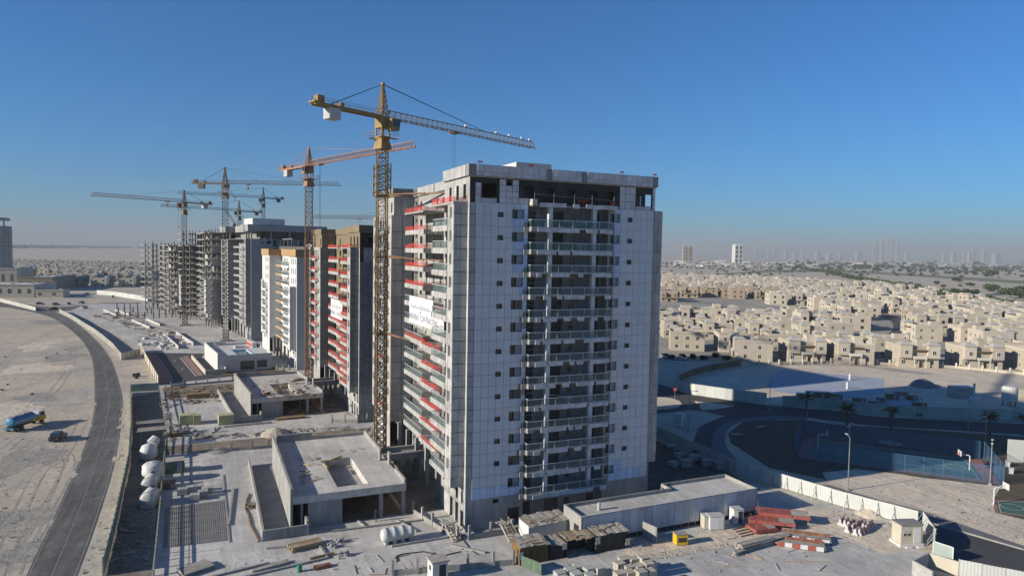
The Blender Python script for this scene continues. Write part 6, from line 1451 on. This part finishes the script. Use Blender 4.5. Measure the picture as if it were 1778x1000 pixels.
# block trolleys
for (p, l) in (((577, 951), 'hollow blocks stacked beside the slab edge'), ((591, 941), 'upper stack of hollow blocks behind the first'), ((597, 966), 'third stack of hollow blocks with rusty offcuts')):
    t = thing('block_stack', l, 'blocks', at_(*p), R(10))
    for k in range(14): inst('block', cached('hb', lambda: MB().box(-.2, .2, -.12, .12, 0, .2).mesh('block', 'blockwork')), t, (rnd.uniform(-.75, .75), rnd.uniform(-.5, .5), .21 * (k % 3)), rnd.uniform(-.4, .4))
# site fences along the strip
def posts_fence(label, pts, h, step, m, top=True): 
    t = hoarding(label, pts, h, m, step, ribs=False); return t
hoarding('green sheet fence between the sandy verge and the site strip', [G(*p) for p in ((180, 1000), (198, 930), (214, 855), (224, 808), (228, 750), (227, 690), (227, 682))], 2.4, 'hoarding_green', 2.4)
hoarding('end panel of the green sheet fence', [G(227, 681), G(276, 678)], 2.2, 'hoarding_green', 2.4)
hoarding('pale hoarding along the far bend of the road', [G(*p) for p in ((243, 616), (211, 625), (196, 606), (180, 592), (165, 580), (149, 570), (128, 556), (103, 543))], 2.3, 'hoarding_cream', 3.0, ribs=False)
hoarding('cream wall between the sand and the paved lot', [V(-12.9, 218), V(-23.2, 292)], 2.6, 'cream_paint', 6.0, ribs=False)
t = thing('pipe_fence', 'thin green pipe fence with rails along the inner edge of the slab', 'fence', (*G(267, 1000).xy, 0)); pts = [G(*p) for p in ((262, 1060), (267, 1000), (272, 952), (279, 878), (283, 824), (290, 760), (282, 718), (277, 680))]; o = G(267, 1000)
for i in range(len(pts) - 1):
    a, b = pts[i] - o, pts[i + 1] - o; L = (b - a).length; n = max(1, round(L / 2.0))
    for k in range(n): p = a.lerp(b, k / n); inst('post', cached('pfp', lambda: MB().box(-.1, .1, -.1, .1, 0, 1.7).mesh('post', 'concrete_dark')), t, p)
    for z in (.5, 1.1, 1.6): MB().bar((a.x, a.y, z), (b.x, b.y, z), .12, .14).build('rail', 'hoarding_green', t)
# banners with lettering on the two netted towers
def banner(root, x, y0, y1, z0, z1, strip):
    b = MB().box(x - .03, x, y0, y1, z0, z1).build('banner', 'banner', root)
    if strip: MB().box(x - .03, x, y0 - 5.6, y0 - .05, z0 - .2, z1 - 1.6).build('banner_strip', 'banner', root)
    L = y1 - y0
    text('ENGINEERING  CONTRACTING', L * .098, 'ink', b, (x - .04, (y0 + y1) / 2, z0 + (z1 - z0) * .24), (math.pi / 2, 0, -math.pi / 2))
    s = MB(); r = random.Random(5)
    y = y1 - L * .06
    while y > y0 + L * .08:
        h = r.uniform(.3, 1.0); w_ = r.uniform(.2, .5); zb_ = z0 + (z1 - z0) * .58
        s.box(x - .045, x - .033, y - .09, y, zb_, zb_ + h); s.box(x - .045, x - .033, y - w_, y, zb_, zb_ + .12)
        if r.random() < .4: s.box(x - .045, x - .033, y - w_ * .6, y - w_ * .6 + .12, zb_ + .35, zb_ + .47)
        y -= w_ + r.uniform(.08, .25)
    s.build('lettering', 'ink', b)
    for yy in (y0 + L * .5,): MB().box(x - .045, x - .033, yy - .25, yy + .25, z0 + (z1 - z0) * .4, z0 + (z1 - z0) * .52).build('emblem', 'banner_blue', b)
banner(T1, -.15, 15.6, 29.6, 27.2, 31.9, True); banner(T2, -.15, 16, 29, 21.8, 26.6, False)

rubble('rubble', 'boards and scrap on the roof of the littered podium', [(432, 664), (480, 660), (520, 655), (550, 690), (490, 694), (455, 690)], 130, 'wood_dark', .15, .7, 4.8)
rubble('rubble', 'a few offcuts on the roof of the raw podium', [(520, 800), (620, 775), (640, 780), (600, 790), (545, 840), (525, 840)], 45, 'wood', .1, .5, 4.8)
def hose(label, pts, r_, m, z=.06):
    ps = [G(*p) for p in pts]; b = MB()
    for a, c in zip(ps[:-1], ps[1:]): b.tube((a.x, a.y, z), (c.x, c.y, z), r_, 6)
    tag(b.build('hose', m), label, 'hose')
hose('dark hose snaking over the slab beside the ramp wall', [(433, 858), (428, 870), (426, 885), (432, 897), (436, 915), (444, 930), (449, 941)], .16, 'wood_dark')
hose('black hose looping from the post wall to the stairs', [(690, 975), (688, 966), (700, 962), (735, 958), (770, 965), (800, 958)], .09, 'black')
hose('thin black cable across the slab under the kiosk', [(800, 930), (806, 940), (818, 955), (830, 963)], .06, 'black')
t = thing('debris_heap', 'tangled brown heap beside the dark hose', 'heap', (*G(437, 880).xy, 0))
for k in range(26): MB().bar((rnd.uniform(-1, 1), rnd.uniform(-1, 1), .05), (rnd.uniform(-1, 1), rnd.uniform(-1, 1), rnd.uniform(.2, .9)), .09).build('stick', 'wood_dark', t)

for i, p in enumerate(((1180, 795), (1205, 800), (1230, 808), (1165, 782), (1215, 790), (1250, 815), (1190, 810), (1170, 810))): crate('material_crate', 'dark stack of materials in the shaded yard beside the tower', 'crate', (*G(*p).xy, .03), R(rnd.uniform(-20, 20)), (rnd.uniform(1.6, 3.4), 1.5, rnd.uniform(.7, 1.6)), rnd.choice(('wood_dark', 'steel', 'blockwork')), 'stacks in the shaded yard', lid='wood_grey')
# ------------------------------------------------------------------ west side: truck, car, people, low buildings, far villas
mat('truck_blue', (.06, .22, .36), .4, .1, 1, streak=.15); mat('truck_yellow', (.62, .38, .04), .5, .1, 1)
mat('skin', (.22, .13, .09), .7, .1, 3); mat('cloth_dark', (.05, .05, .07), .9, .2, 3); mat('cloth_tan', (.38, .30, .22), .9, .2, 3)
tp = G(44, 742); t = thing('tanker_truck', 'blue water tanker truck with a white cab on the sand', 'truck', (*tp.xy, 0), R(62))
# truck points along +x
b = MB(); n = 16; L = 6.4
xs = [(-L / 2, .6), (-L / 2 + .25, .95), (-L / 2 + .6, 1.0), (L / 2 - .6, 1.0), (L / 2 - .25, .95), (L / 2, .6)]
b.lathe([(r_, x) for x, r_ in xs], n); b.f.append(tuple(range(n - 1, -1, -1))); b.mi.append(0)
o = b.build('tank', 'truck_blue', t, (-1.1, 0, 2.1), smooth=True); o.rotation_euler = (0, math.pi / 2, 0); o.scale = (.95, 1.25, 1)
MB().box(-L / 2 - .8, 1.8, -.35, .35, 3.04, 3.12).build('walkway', 'steel', t)
for s in (-.45, .45): MB().bar((-4, s, 3.1), (1.6, s, 3.45), .05).bar((-3.6, s, 3.0), (-3.6, s, 3.35), .05).bar((1.2, s, 3.0), (1.2, s, 3.45), .05).build('handrail', 'steel', t)
for x in (-2.8, -.3): MB().lathe([(.3, 0), (.3, .2), (.05, .25)], 10, (x, 0, 3.1)).build('hatch', 'tank_white', t)
for s in (-1.26, 1.26): MB().box(-4.0, 1.8, s - .02, s + .02, 1.95, 2.1).build('side_stripe', 'white_paint', t)
MB().box(-4.6, 4.4, -.45, .45, .75, 1.0).build('chassis', 'black', t)
MB().box(-4.65, -4.5, -1.2, 1.2, .7, 1.0).build('rear_bumper', 'truck_blue', t)
cb = MB().hexa([(2.5, -1.2, 1.0), (4.5, -1.2, 1.0), (4.5, 1.2, 1.0), (2.5, 1.2, 1.0), (2.5, -1.15, 3.0), (4.15, -1.15, 3.0), (4.15, 1.15, 3.0), (2.5, 1.15, 3.0)]).build('cab', 'white_paint', t)
MB().hexa([(2.48, -1.22, .98), (4.56, -1.22, .98), (4.56, 1.22, .98), (2.48, 1.22, .98), (2.48, -1.21, 1.9), (4.44, -1.21, 1.9), (4.44, 1.21, 1.9), (2.48, 1.21, 1.9)]).build('cab_skirt', 'truck_yellow', cb)
MB().quad((4.43, -1.05, 2.0), (4.43, 1.05, 2.0), (4.2, 1.0, 2.85), (4.2, -1.0, 2.85)).build('windscreen', 'window_glass', cb); MB().quad((2.9, -1.22, 2.0), (4.1, -1.22, 2.0), (3.9, -1.19, 2.8), (2.9, -1.19, 2.8)).build('side_window', 'window_glass', cb)
for x in (-3.4, -2.2, 3.5):
    for s in (-1, 1): wh = MB().tube((x, s * .75, .52), (x, s * 1.18, .52), .52, 14).build('wheel', 'rubber', t); MB().tube((x, s * 1.181, .52), (x, s * 1.2, .52), .26, 10).build('rim', 'steel', wh)
car('black off-road car parked beside the blue tanker', (*G(101, 763).xy, 0), R(80), 'car_dark', True)
def person(label, loc, rz, top, bottom, pose=0):
    bm_v = []; bm_e = []; rad = []
    def add(p, r, par=None):
        bm_v.append(p); rad.append(r); i = len(bm_v) - 1
        if par is not None: bm_e.append((par, i))
        return i
    pel = add((0, 0, .95), .15); ch = add((0, 0, 1.25), .17, pel); sh = add((0, 0, 1.42), .13, ch); nk = add((0, 0, 1.52), .06, sh); hd = add((0, .02, 1.63), .1, nk); add((0, .02, 1.74), .085, hd)
    for s in (-1, 1):
        hp = add((s * .1, 0, .88), .1, pel); kn = add((s * .11, .03 * (1 + pose * s), .5), .07, hp); an = add((s * .11, -.02 + pose * s * .08, .09), .05, kn); add((s * .12, .13 + pose * s * .08, .04), .045, an)
        so = add((s * .2, 0, 1.4), .065, sh); el = add((s * .25, -.03, 1.13), .05, so); wr = add((s * .24, .12, .92), .04, el); add((s * .23, .16, .83), .035, wr)
    me = bpy.data.meshes.new('person'); me.from_pydata(bm_v, bm_e, []); me.update()
    o = bpy.data.objects.new('person', me); col.objects.link(o)
    md = o.modifiers.new('skin', 'SKIN'); sl = me.skin_vertices[0].data
    for i, r_ in enumerate(rad): sl[i].radius = (r_, r_)
    sl[0].use_root = True
    o.modifiers.new('sub', 'SUBSURF').render_levels = 1
    dg = bpy.context.evaluated_depsgraph_get(); m2 = bpy.data.meshes.new_from_object(o.evaluated_get(dg)); bpy.data.objects.remove(o)
    m2.materials.clear()
    for q in (top, bottom, 'skin'): m2.materials.append(MATS[q])
    for p in m2.polygons: z = p.center.z; p.material_index = 2 if z > 1.5 or (abs(p.center.x) > .2 and z < 1.0) else (0 if z > .95 else 1)
    o = inst('person', m2, None, loc, rz); tag(o, label, 'person')
    MB().lathe([(.105, 0), (.11, .06), (.07, .12), (.01, .14)], 10, (0, .01, 1.65)).build('hair', 'black', o)
person('person in dark clothes standing behind the black car', (*G(103, 768).xy, 0), R(20), 'cloth_dark', 'cloth_dark'); person('person in pale clothes standing at the side of the black car', (*G(110, 765).xy, 0), R(120), 'cloth_tan', 'cloth_tan', 1)
person('worker in dark clothes under the edge of the raw podium', (*G(653, 905).xy, .02), R(40), 'cloth_dark', 'cloth_dark', 1)
for i, p in enumerate(((233, 654), (237, 657), (240, 653))): tag(MB().lathe([(.5, 0), (.55, .5), (.5, 1.0), (.05, 1.05)], 9).build('dark_drum', 'tar_and_void', None, (*G(*p).xy, .01)), 'dark drum on the sand by the cream wall', 'drum', 'dark drums on the sand')
# far-left tower
lp = atd(10, 480, 760)
t = thing('apartment_tower', 'dark shaded tower with an open crown beyond the cream low buildings', 'building', (lp.x - 20, lp.y, 0), R(4)); H_ = 55
ops = [(x, x + w_, z, z + 1.3) for z in [4 + 3.25 * k for k in range(17)] for x, w_ in ((3, 3.5), (10, 1.2), (14, 1.2), (17.5, 3.2))]
wall(MB(), ('y', 0., 1), 0, 22, 0, H_, ops, .4).build('front_wall', 'plaster_grey', t); MB().box(.05, 21.95, .45, 22, 0, H_ - .1).build('core', 'concrete_dark', t)
MB().box(22, 23.2, .5, 12, 6, H_ - 2).build('side_bay', 'plaster_grey', t)
for x in (1, 7, 10, 18.5): MB().box(x, x + 1.2, .3, 1.4, H_, H_ + 5).build('crown_column', 'plaster_grey', t)
MB().box(0, 21, .2, 20, H_ + 5, H_ + 7.4).build('crown', 'plaster_grey', t)
# cream low complex on the left
b0 = G(0, 520); 
def low(label, px0, px1, py, h, dep, m, z0=0):
    a, b_ = G(px0, py), G(px1, py); L = (b_ - a).length; t = thing('low_building', label, 'building', (*a.xy, 0), math.atan2(b_.y - a.y, b_.x - a.x))
    nW = max(2, int(L / 6)); ops = [(L / nW * i + 1.6, L / nW * i + 4.2, h * .35, h * .72) for i in range(nW)]
    wall(MB(), ('y', 0., 1), 0, L, 0, h, ops, .5).build('wall', m, t); MB().box(.02, L - .02, .5, dep, 0, h - .3).build('core', 'concrete_dark', t)
    MB().box(-.3, L + .3, -.3, .6, h + .002, h + 1.0).build('parapet', m, t); MB().box(-.3, .3, .62, dep, h - .298, h + 1.0).build('parapet', m, t); MB().box(L - .3, L + .3, .62, dep, 0, h + 1.0).build('end_wall', m, t); MB().box(.31, L - .31, .62, dep, h - .29, h).build('roof', 'plaster_white', t)
    for i in range(3): inst('roof_unit', cached('lru', lambda: MB().box(-1, 1, -1, 1, 0, 1.6).mesh('roof_unit', 'counterweight')), t, (L * (.2 + .3 * i), dep * .5, h))
low('low cream building with a curved white corner at the left edge', -60, 60, 517, 9, 40, 'cream_paint'); low('long tan low building behind the cream one', 30, 92, 505, 11, 60, 'villa_tan'); low('cream low hall at the left edge with a stepped roof', -80, 30, 500, 17, 40, 'cream_paint'); low('narrow cream shed on the cross road', 62, 110, 517, 5, 12, 'cream_paint')
hoarding('pale wall along the sandy corner of the cross road', [G(-30, 516), G(0, 524), G(62, 540)], 2.4, 'hoarding_cream', 6, ribs=False)
hoarding('white hoarding along the far side of the cross road', [G(168, 511), G(200, 514), G(256, 523)], 3.4, 'hoarding', 8, ribs=False)
for i, p in enumerate(((70, 529), (97, 530), (120, 529), (141, 527), (150, 512), (92, 538), (146, 536), (196, 517))): car('small vehicle parked in the dusty yard beyond the cross road', (*G(*p).xy, .02), R(20 + i * 37), ('car_dark', 'car_dark', 'truck_blue', 'car_dark', 'car_white', 'car_dark', 'car_white', 'car_white')[i], True, 'vehicles in the dusty yard')
# left villas
lreg = [(22, 456), (262, 462), (262, 500), (95, 497), (85, 480), (22, 478)]; ls = []
for i in range(-40, 60):
    for j in range(0, 44):
        p = Vector((-150 + i * 22 + rnd.uniform(-1, 1), 640 + j * (26 + (j % 2) * 12) + rnd.uniform(-2, 2))); q = topx(p)
        if inside(q[:2], lreg) and rnd.random() < .9: ls.append((q[2], p))
ls.sort(key=lambda s: s[0]); far = MB()
for i, (d, p) in enumerate(ls):
    rz = rnd.choice((0, 0, math.pi, math.pi / 2)) + R(-15)
    if i < 80: vv = inst('villa', vs[i % 2], None, (p.x, p.y, 0), rz); vv.scale = (1.35, 1.25, 1.2); tag(vv, 'small tan villa in the rows beyond the dusty yard', 'house', 'villas beyond the dusty yard')
    else:
        m = Matrix.Rotation(rz, 4, 'Z'); s = CACHE[('vsrc', i % 2)]; bb = len(far.v)
        for v in s.v: u = m @ Vector(v); far.v.append((u.x + p.x, u.y + p.y, u.z))
        far.f += [tuple(bb + a for a in f) for f in s.f]; far.mi += s.mi
tag(far.build('far_villas', ['villa_far', 'villa_roof', 'glass_plain']), 'mass of tiny villas beyond the dusty yard', None, None, 'stuff')
# ------------------------------------------------------------------ trees of the plain
def crown_mesh(seed, w_, h, n=150):
    b = MB()
    for k in range(5): leafblob(b, (rnd.uniform(-.4, .4) * w_, rnd.uniform(-.4, .4) * w_, h * rnd.uniform(.45, .75)), (w_ * .38, w_ * .38, h * .3), n // 5, sz=w_ * .07)
    return b.mesh('crown', 'leaf')
crowns = [crown_mesh(k, 8, 6, 420) for k in range(4)]
trunk = MB().tube((0, 0, 0), (0, 0, 3.2), .3, 6, .16).bar((0, 0, 2.2), (1.2, .5, 4), .16).bar((0, 0, 2), (-1., .8, 3.8), .16).mesh('trunk', 'bark')
def tree(px, py, wpx, label, group):
    g = G(px, py); d = (g - CAM).length; s = wpx * d / F_PX / 8
    t = thing('tree', label, 'tree', (*g.xy, 0), rnd.uniform(0, 6), group); t.scale = (s, s, s * rnd.uniform(.8, 1.1))
    inst('crown', rnd.choice(crowns), t); inst('trunk', trunk, t)
def y7(x, y): return (1448 + x * .1856, 460 + y * .1856)
def y6(x, y): return (1130 + x * .1856, 460 + y * .1856)
for (x, y, w_) in ((237, 150, 9), (428, 165, 8), (558, 210, 8), (795, 205, 8), (950, 190, 9), (855, 240, 8), (890, 240, 7), (1025, 220, 7), (1145, 170, 11), (1280, 205, 10), (720, 190, 6), (1180, 205, 5), (1500, 270, 22), (1600, 270, 14), (1760, 280, 16), (1180, 300, 17), (1280, 300, 14), (945, 325, 18), (1650, 310, 20), (1720, 330, 22), (1415, 120, 8), (1480, 120, 14), (1330, 10, 9)): tree(*y7(x, y), w_, 'round dark tree standing in the open sand beyond the hedge', 'trees beyond the hedge')
for (x, y, w_) in ((595, 130, 9), (745, 105, 6), (880, 115, 6), (1005, 105, 6), (1075, 120, 7), (1120, 105, 6), (885, 62, 7), (930, 55, 5), (1205, 55, 8), (600, 25, 6), (255, 20, 6), (180, 90, 5), (1245, 165, 6), (1315, 160, 6)): tree(*y6(x, y), w_, 'small scattered tree on the bare plain behind the villas', 'trees on the bare plain')
# woodland mass, hedge belt and far treeline
wd = MB()
def blob(px, py, wpx, hf=.55):
    g = G(px, py); d = (g - CAM).length; r_ = wpx * d / F_PX / 2
    for k in range(3): leafblob(wd, (g.x + rnd.uniform(-.5, .5) * r_, g.y + rnd.uniform(-.5, .5) * r_, r_ * hf), (r_ * .8, r_ * .8, r_ * hf), 26, sz=r_ * .22)
for _ in range(330):
    u = rnd.random(); px = 1370 + 420 * u + rnd.gauss(0, 10); blob(px, 462 + 10 * (px - 1370) / 400 + rnd.gauss(0, 5.5), rnd.uniform(3, 7.5))
for _ in range(330): px = rnd.uniform(1145, 1790); blob(px, 455 + (px - 1145) * .012 + abs(rnd.gauss(0, 7)), rnd.uniform(2, 4.5))
for _ in range(60): px = rnd.uniform(1140, 1400); blob(px, rnd.uniform(462, 482), rnd.uniform(2.5, 5))
tag(wd.build('woodland', 'leaf_far'), 'dark scattered woodland across the sandy plain', None, None, 'stuff')
hd = thing('hedge_belt', 'long dark green tree belt along the far edge of the villas', 'hedge', (*G(1480, 487).xy, 0)); hb = MB(); o = G(1480, 487)
pts = [G(*p) for p in ((1392, 468), (1430, 472), (1480, 484), (1560, 499), (1620, 511), (1690, 523), (1790, 540))]
for i in range(len(pts) - 1):
    a, b_ = pts[i] - o, pts[i + 1] - o; n = max(8, int((b_ - a).length / 6))
    for k in range(n):
        p = a.lerp(b_, (k + rnd.random()) / n); leafblob(hb, (p.x + rnd.uniform(-9, 9), p.y + rnd.uniform(-9, 9), 3.2), (6, 6, 3.4), 26, sz=1.5)
hb.build('foliage', 'leaf', hd); 
tl = MB()
for _ in range(300):
    px = rnd.uniform(15, 275); g = G(px, rnd.uniform(428, 431.5)); r_ = rnd.uniform(8, 26); leafblob(tl, (g.x, g.y, r_ * .4), (r_ * 1.6, r_ * 1.6, r_ * .55), 16, sz=r_ * .35)
tag(tl.build('far_treeline', 'leaf_far'), 'hazy treeline on the left horizon', None, None, 'stuff')
sheet('green_field', [G(*p) for p in ((1225, 478), (1340, 473), (1440, 472), (1560, 478), (1790, 494), (1790, 488), (1560, 474), (1440, 468), (1330, 469))], .03, 'field')
sheet('sand_track', [G(*p) for p in ((1690, 524), (1720, 514), (1755, 512), (1790, 516), (1790, 511), (1750, 508), (1710, 511), (1680, 520))], .035, 'walk')
# far blocks and skyline
def block(label, px, pytop, dist, wpx, m, group=None, spire=0, steps=0):
    g = atd(px, 445, dist); top = atd(px, pytop, dist).z; w_ = wpx * dist / F_PX
    dist *= 1; t = thing('tower_block', label, 'building', (g.x, g.y, 0), R(rnd.uniform(-30, -15)), group)
    MB().box(-w_ / 2, w_ / 2, -w_ / 2, w_ / 2, 0, top * (.97 if not steps else .8)).build('body', m, t); MB().box(-w_ * .35, w_ * .35, -w_ * .35, w_ * .35, top * (.97 if not steps else .8), top).build('crown', m, t)
    if spire: MB().tube((0, 0, top), (0, 0, top * 1.06), w_ * .06, 5, .3).build('spire', m, t)
    if dist < 5000:
        nf = int(top / 4)
        for s in (-.26, .26): 
            for k in range(4): MB().box(w_ * (s - .12), w_ * (s + .12), -w_ / 2 - .4, -w_ / 2 - .05, top * (.08 + .22 * k), top * (.24 + .22 * k)).build('window_bay', 'glass_plain', t)
block('lone white tower block on the plain', 1280, 424, 3500, 13, 'plaster_white'); block('taller brown block of the hazy pair', 1189, 426, 4200, 7, 'villa_tan', None, 0, 1); block('lower brown block of the hazy pair', 1198, 427, 4200, 6, 'villa_tan')
for (px, py, w_, sp) in ((1517, 421, 4, 0), (1521, 418, 3, 0), (1531, 418, 3.5, 0), (1541, 410, 3.5, 1), (1545, 414, 3, 0), (1549, 412, 3, 1), (1558, 420, 4, 0), (1345, 424, 2.5, 1), (1335, 432, 4, 0), (1313, 433, 6, 0), (1322, 436, 5, 0), (1365, 434, 6, 0), (1690, 432, 5, 0), (1709, 434, 6, 0), (1655, 438, 5, 0), (1640, 440, 6, 0), (1575, 437, 5, 0), (1490, 438, 7, 0), (1460, 436, 5, 0), (1420, 437, 7, 0), (1395, 435, 5, 0), (1380, 439, 6, 0), (1440, 440, 8, 0), (1675, 436, 4, 0), (1730, 440, 8, 0), (1684, 438, 7, 0)): block('faint skyscraper in the hazy skyline', px, py, 10500, w_, 'block_far', 'skyscrapers of the hazy skyline', sp)
fb = MB()
for _ in range(90): g = G(rnd.uniform(1150, 1790), rnd.uniform(453, 463)); s = rnd.uniform(8, 25); a = rnd.uniform(0, 1); fb.bar((g.x - s, g.y + s * a, 2), (g.x + s, g.y - s * a, 2), 14, 6)
tag(fb.build('far_sheds', 'plaster_white'), 'scatter of pale sheds far out on the plain', None, None, 'stuff')

# tyre tracks, drifted sand and stones on the open lot by the road
TZ = [.006]
def track(pts, gap=1.7, w_=.32, m='track'):
    TZ[0] += .0012; z = TZ[0]
    ps = [G(*p) for p in pts]; out = []
    for i in range(len(ps) - 1):
        p0, p1, p2, p3 = ps[max(i - 1, 0)], ps[i], ps[i + 1], ps[min(i + 2, len(ps) - 1)]
        for k in range(10): t = k / 10; out.append(.5 * ((2 * p1) + (p2 - p0) * t + (2 * p0 - 5 * p1 + 4 * p2 - p3) * t * t + (3 * p1 - p0 - 3 * p2 + p3) * t ** 3))
    for s in (-1, 1):
        b = MB()
        for i in range(len(out) - 1):
            d = out[i + 1] - out[i]
            if d.length < .01: continue
            n = Vector((-d.y, d.x, 0)).normalized(); c0, c1 = out[i] + n * gap / 2 * s, out[i + 1] + n * gap / 2 * s; ww = w_ * rnd.uniform(.6, 1.2)
            b.quad((c0.x - n.x * ww / 2, c0.y - n.y * ww / 2, z), (c1.x - n.x * ww / 2, c1.y - n.y * ww / 2, z), (c1.x + n.x * ww / 2, c1.y + n.y * ww / 2, z), (c0.x + n.x * ww / 2, c0.y + n.y * ww / 2, z))
        tag(b.build('tyre_track', m), kind='structure')
ground_mat('track', (.36, .32, .265), (.30, .275, .235), (.43, .37, .29), .4, .1, .6, .8)
ground_mat('dark_gravel', (.29, .275, .245), (.36, .325, .27), (.24, .23, .21), .2, .1, .7, .9)
for pts in (((-20, 860), (20, 800), (60, 770), (120, 755), (160, 745)), ((0, 1000), (30, 900), (70, 820), (110, 790), (150, 720)), ((-10, 690), (40, 670), (90, 660), (140, 640), (165, 640)), ((20, 1000), (50, 930), (100, 850), (130, 790)), ((0, 640), (40, 600), (80, 580), (110, 566)), ((10, 780), (40, 760), (90, 775), (120, 800), (90, 880), (40, 960)), ((30, 700), (80, 690), (120, 640), (130, 600))): track(pts)
def patch(px, py, r_, m, z, k=1.0):
    c = G(px, py); n = 26; ph = [rnd.uniform(0, 6) for _ in range(4)]
    pts = []
    for i in range(n):
        a = 2 * math.pi * i / n; q = r_ * (1 + .25 * math.sin(2 * a + ph[0]) + .18 * math.sin(3 * a + ph[1]) + .12 * math.sin(5 * a + ph[2]) + .1 * math.sin(9 * a + ph[3])); pts.append((c.x + q * math.cos(a), c.y + q * k * math.sin(a), 0))
    b = MB(); b.v = [(c.x, c.y, z + .001)] + [(x, y, z) for x, y, _ in pts]; b.f = [(0, i + 1, (i + 1) % n + 1) for i in range(n)]; b.mi = [0] * n
    tag(b.build('ground_patch', m), kind='structure')
for (px, py, r_, k) in ((40, 800, 6, 1.2), (20, 905, 5, 1.5), (90, 560, 9, 1.4), (110, 620, 5, 2.2), (30, 960, 4, 1.), (60, 690, 5, 1.), (130, 605, 3, 2.5)): TZ[0] += .0006; patch(px, py, r_, 'dark_gravel', TZ[0], k)
for (px, py, r_, k) in ((15, 715, 8, 1.2), (60, 640, 8, 1.5), (70, 600, 7, 2)): TZ[0] += .0006; patch(px, py, r_, 'sand_pale', TZ[0], k)
for i in range(12):                                   # sand blown over the road edges
    j = rnd.randrange(6, len(rl) - 12); e = (rl if i % 2 else rr)[j]; q = topx(e)
    patch(q[0], q[1], rnd.uniform(.2, .5), 'sand', .042 + i * .0006, rnd.uniform(3, 6))
rubble('stones', 'stones and clods on the sandy lot by the road', [(-5, 640), (60, 600), (140, 640), (150, 700), (100, 850), (40, 990), (-5, 990)], 420, 'dark_gravel', .06, .22)
rubble('stones', 'scattered stones along the sandy verge', [(140, 998), (190, 850), (212, 760), (215, 690), (226, 690), (227, 760), (210, 860), (178, 998)], 200, 'dark_gravel', .05, .18)
rubble('stones', 'stones and clods on the sand bank outside the hoarding', [(1500, 850), (1600, 830), (1720, 860), (1770, 920), (1770, 940), (1600, 890)], 200, 'dark_gravel', .06, .2)
for i in range(8): bush('low dry scrub tuft on the open sand', (*G(rnd.uniform(0, 110), rnd.uniform(590, 700)).xy, 0), rnd.uniform(.2, .4), 'scrub tufts on the sand', 'leaf_dry')
# ------------------------------------------------------------------ haze
hz = MB(); hz.box(-26000, 26000, -3000, 26000, -1.0, 400.0)
ho = hz.build('haze', 'black'); ho['kind'] = 'stuff'; ho['label'] = 'thin pale dusty haze over the plain'
hm = bpy.data.materials.new('haze_air'); hm.use_nodes = True
hn = hm.node_tree.nodes; hn.remove(hn['Principled BSDF'])
pv = hn.new('ShaderNodeVolumePrincipled'); pv.inputs['Density'].default_value = 1.3e-4
pv.inputs['Color'].default_value = (.54, .575, .60, 1); pv.inputs['Anisotropy'].default_value = .0
pv.inputs['Density Attribute'].default_value = ''; pv.inputs['Color Attribute'].default_value = ''; pv.inputs['Temperature Attribute'].default_value = ''
hm.node_tree.links.new(pv.outputs[0], hn['Material Output'].inputs['Volume'])
ho.data.materials.clear(); ho.data.materials.append(hm)
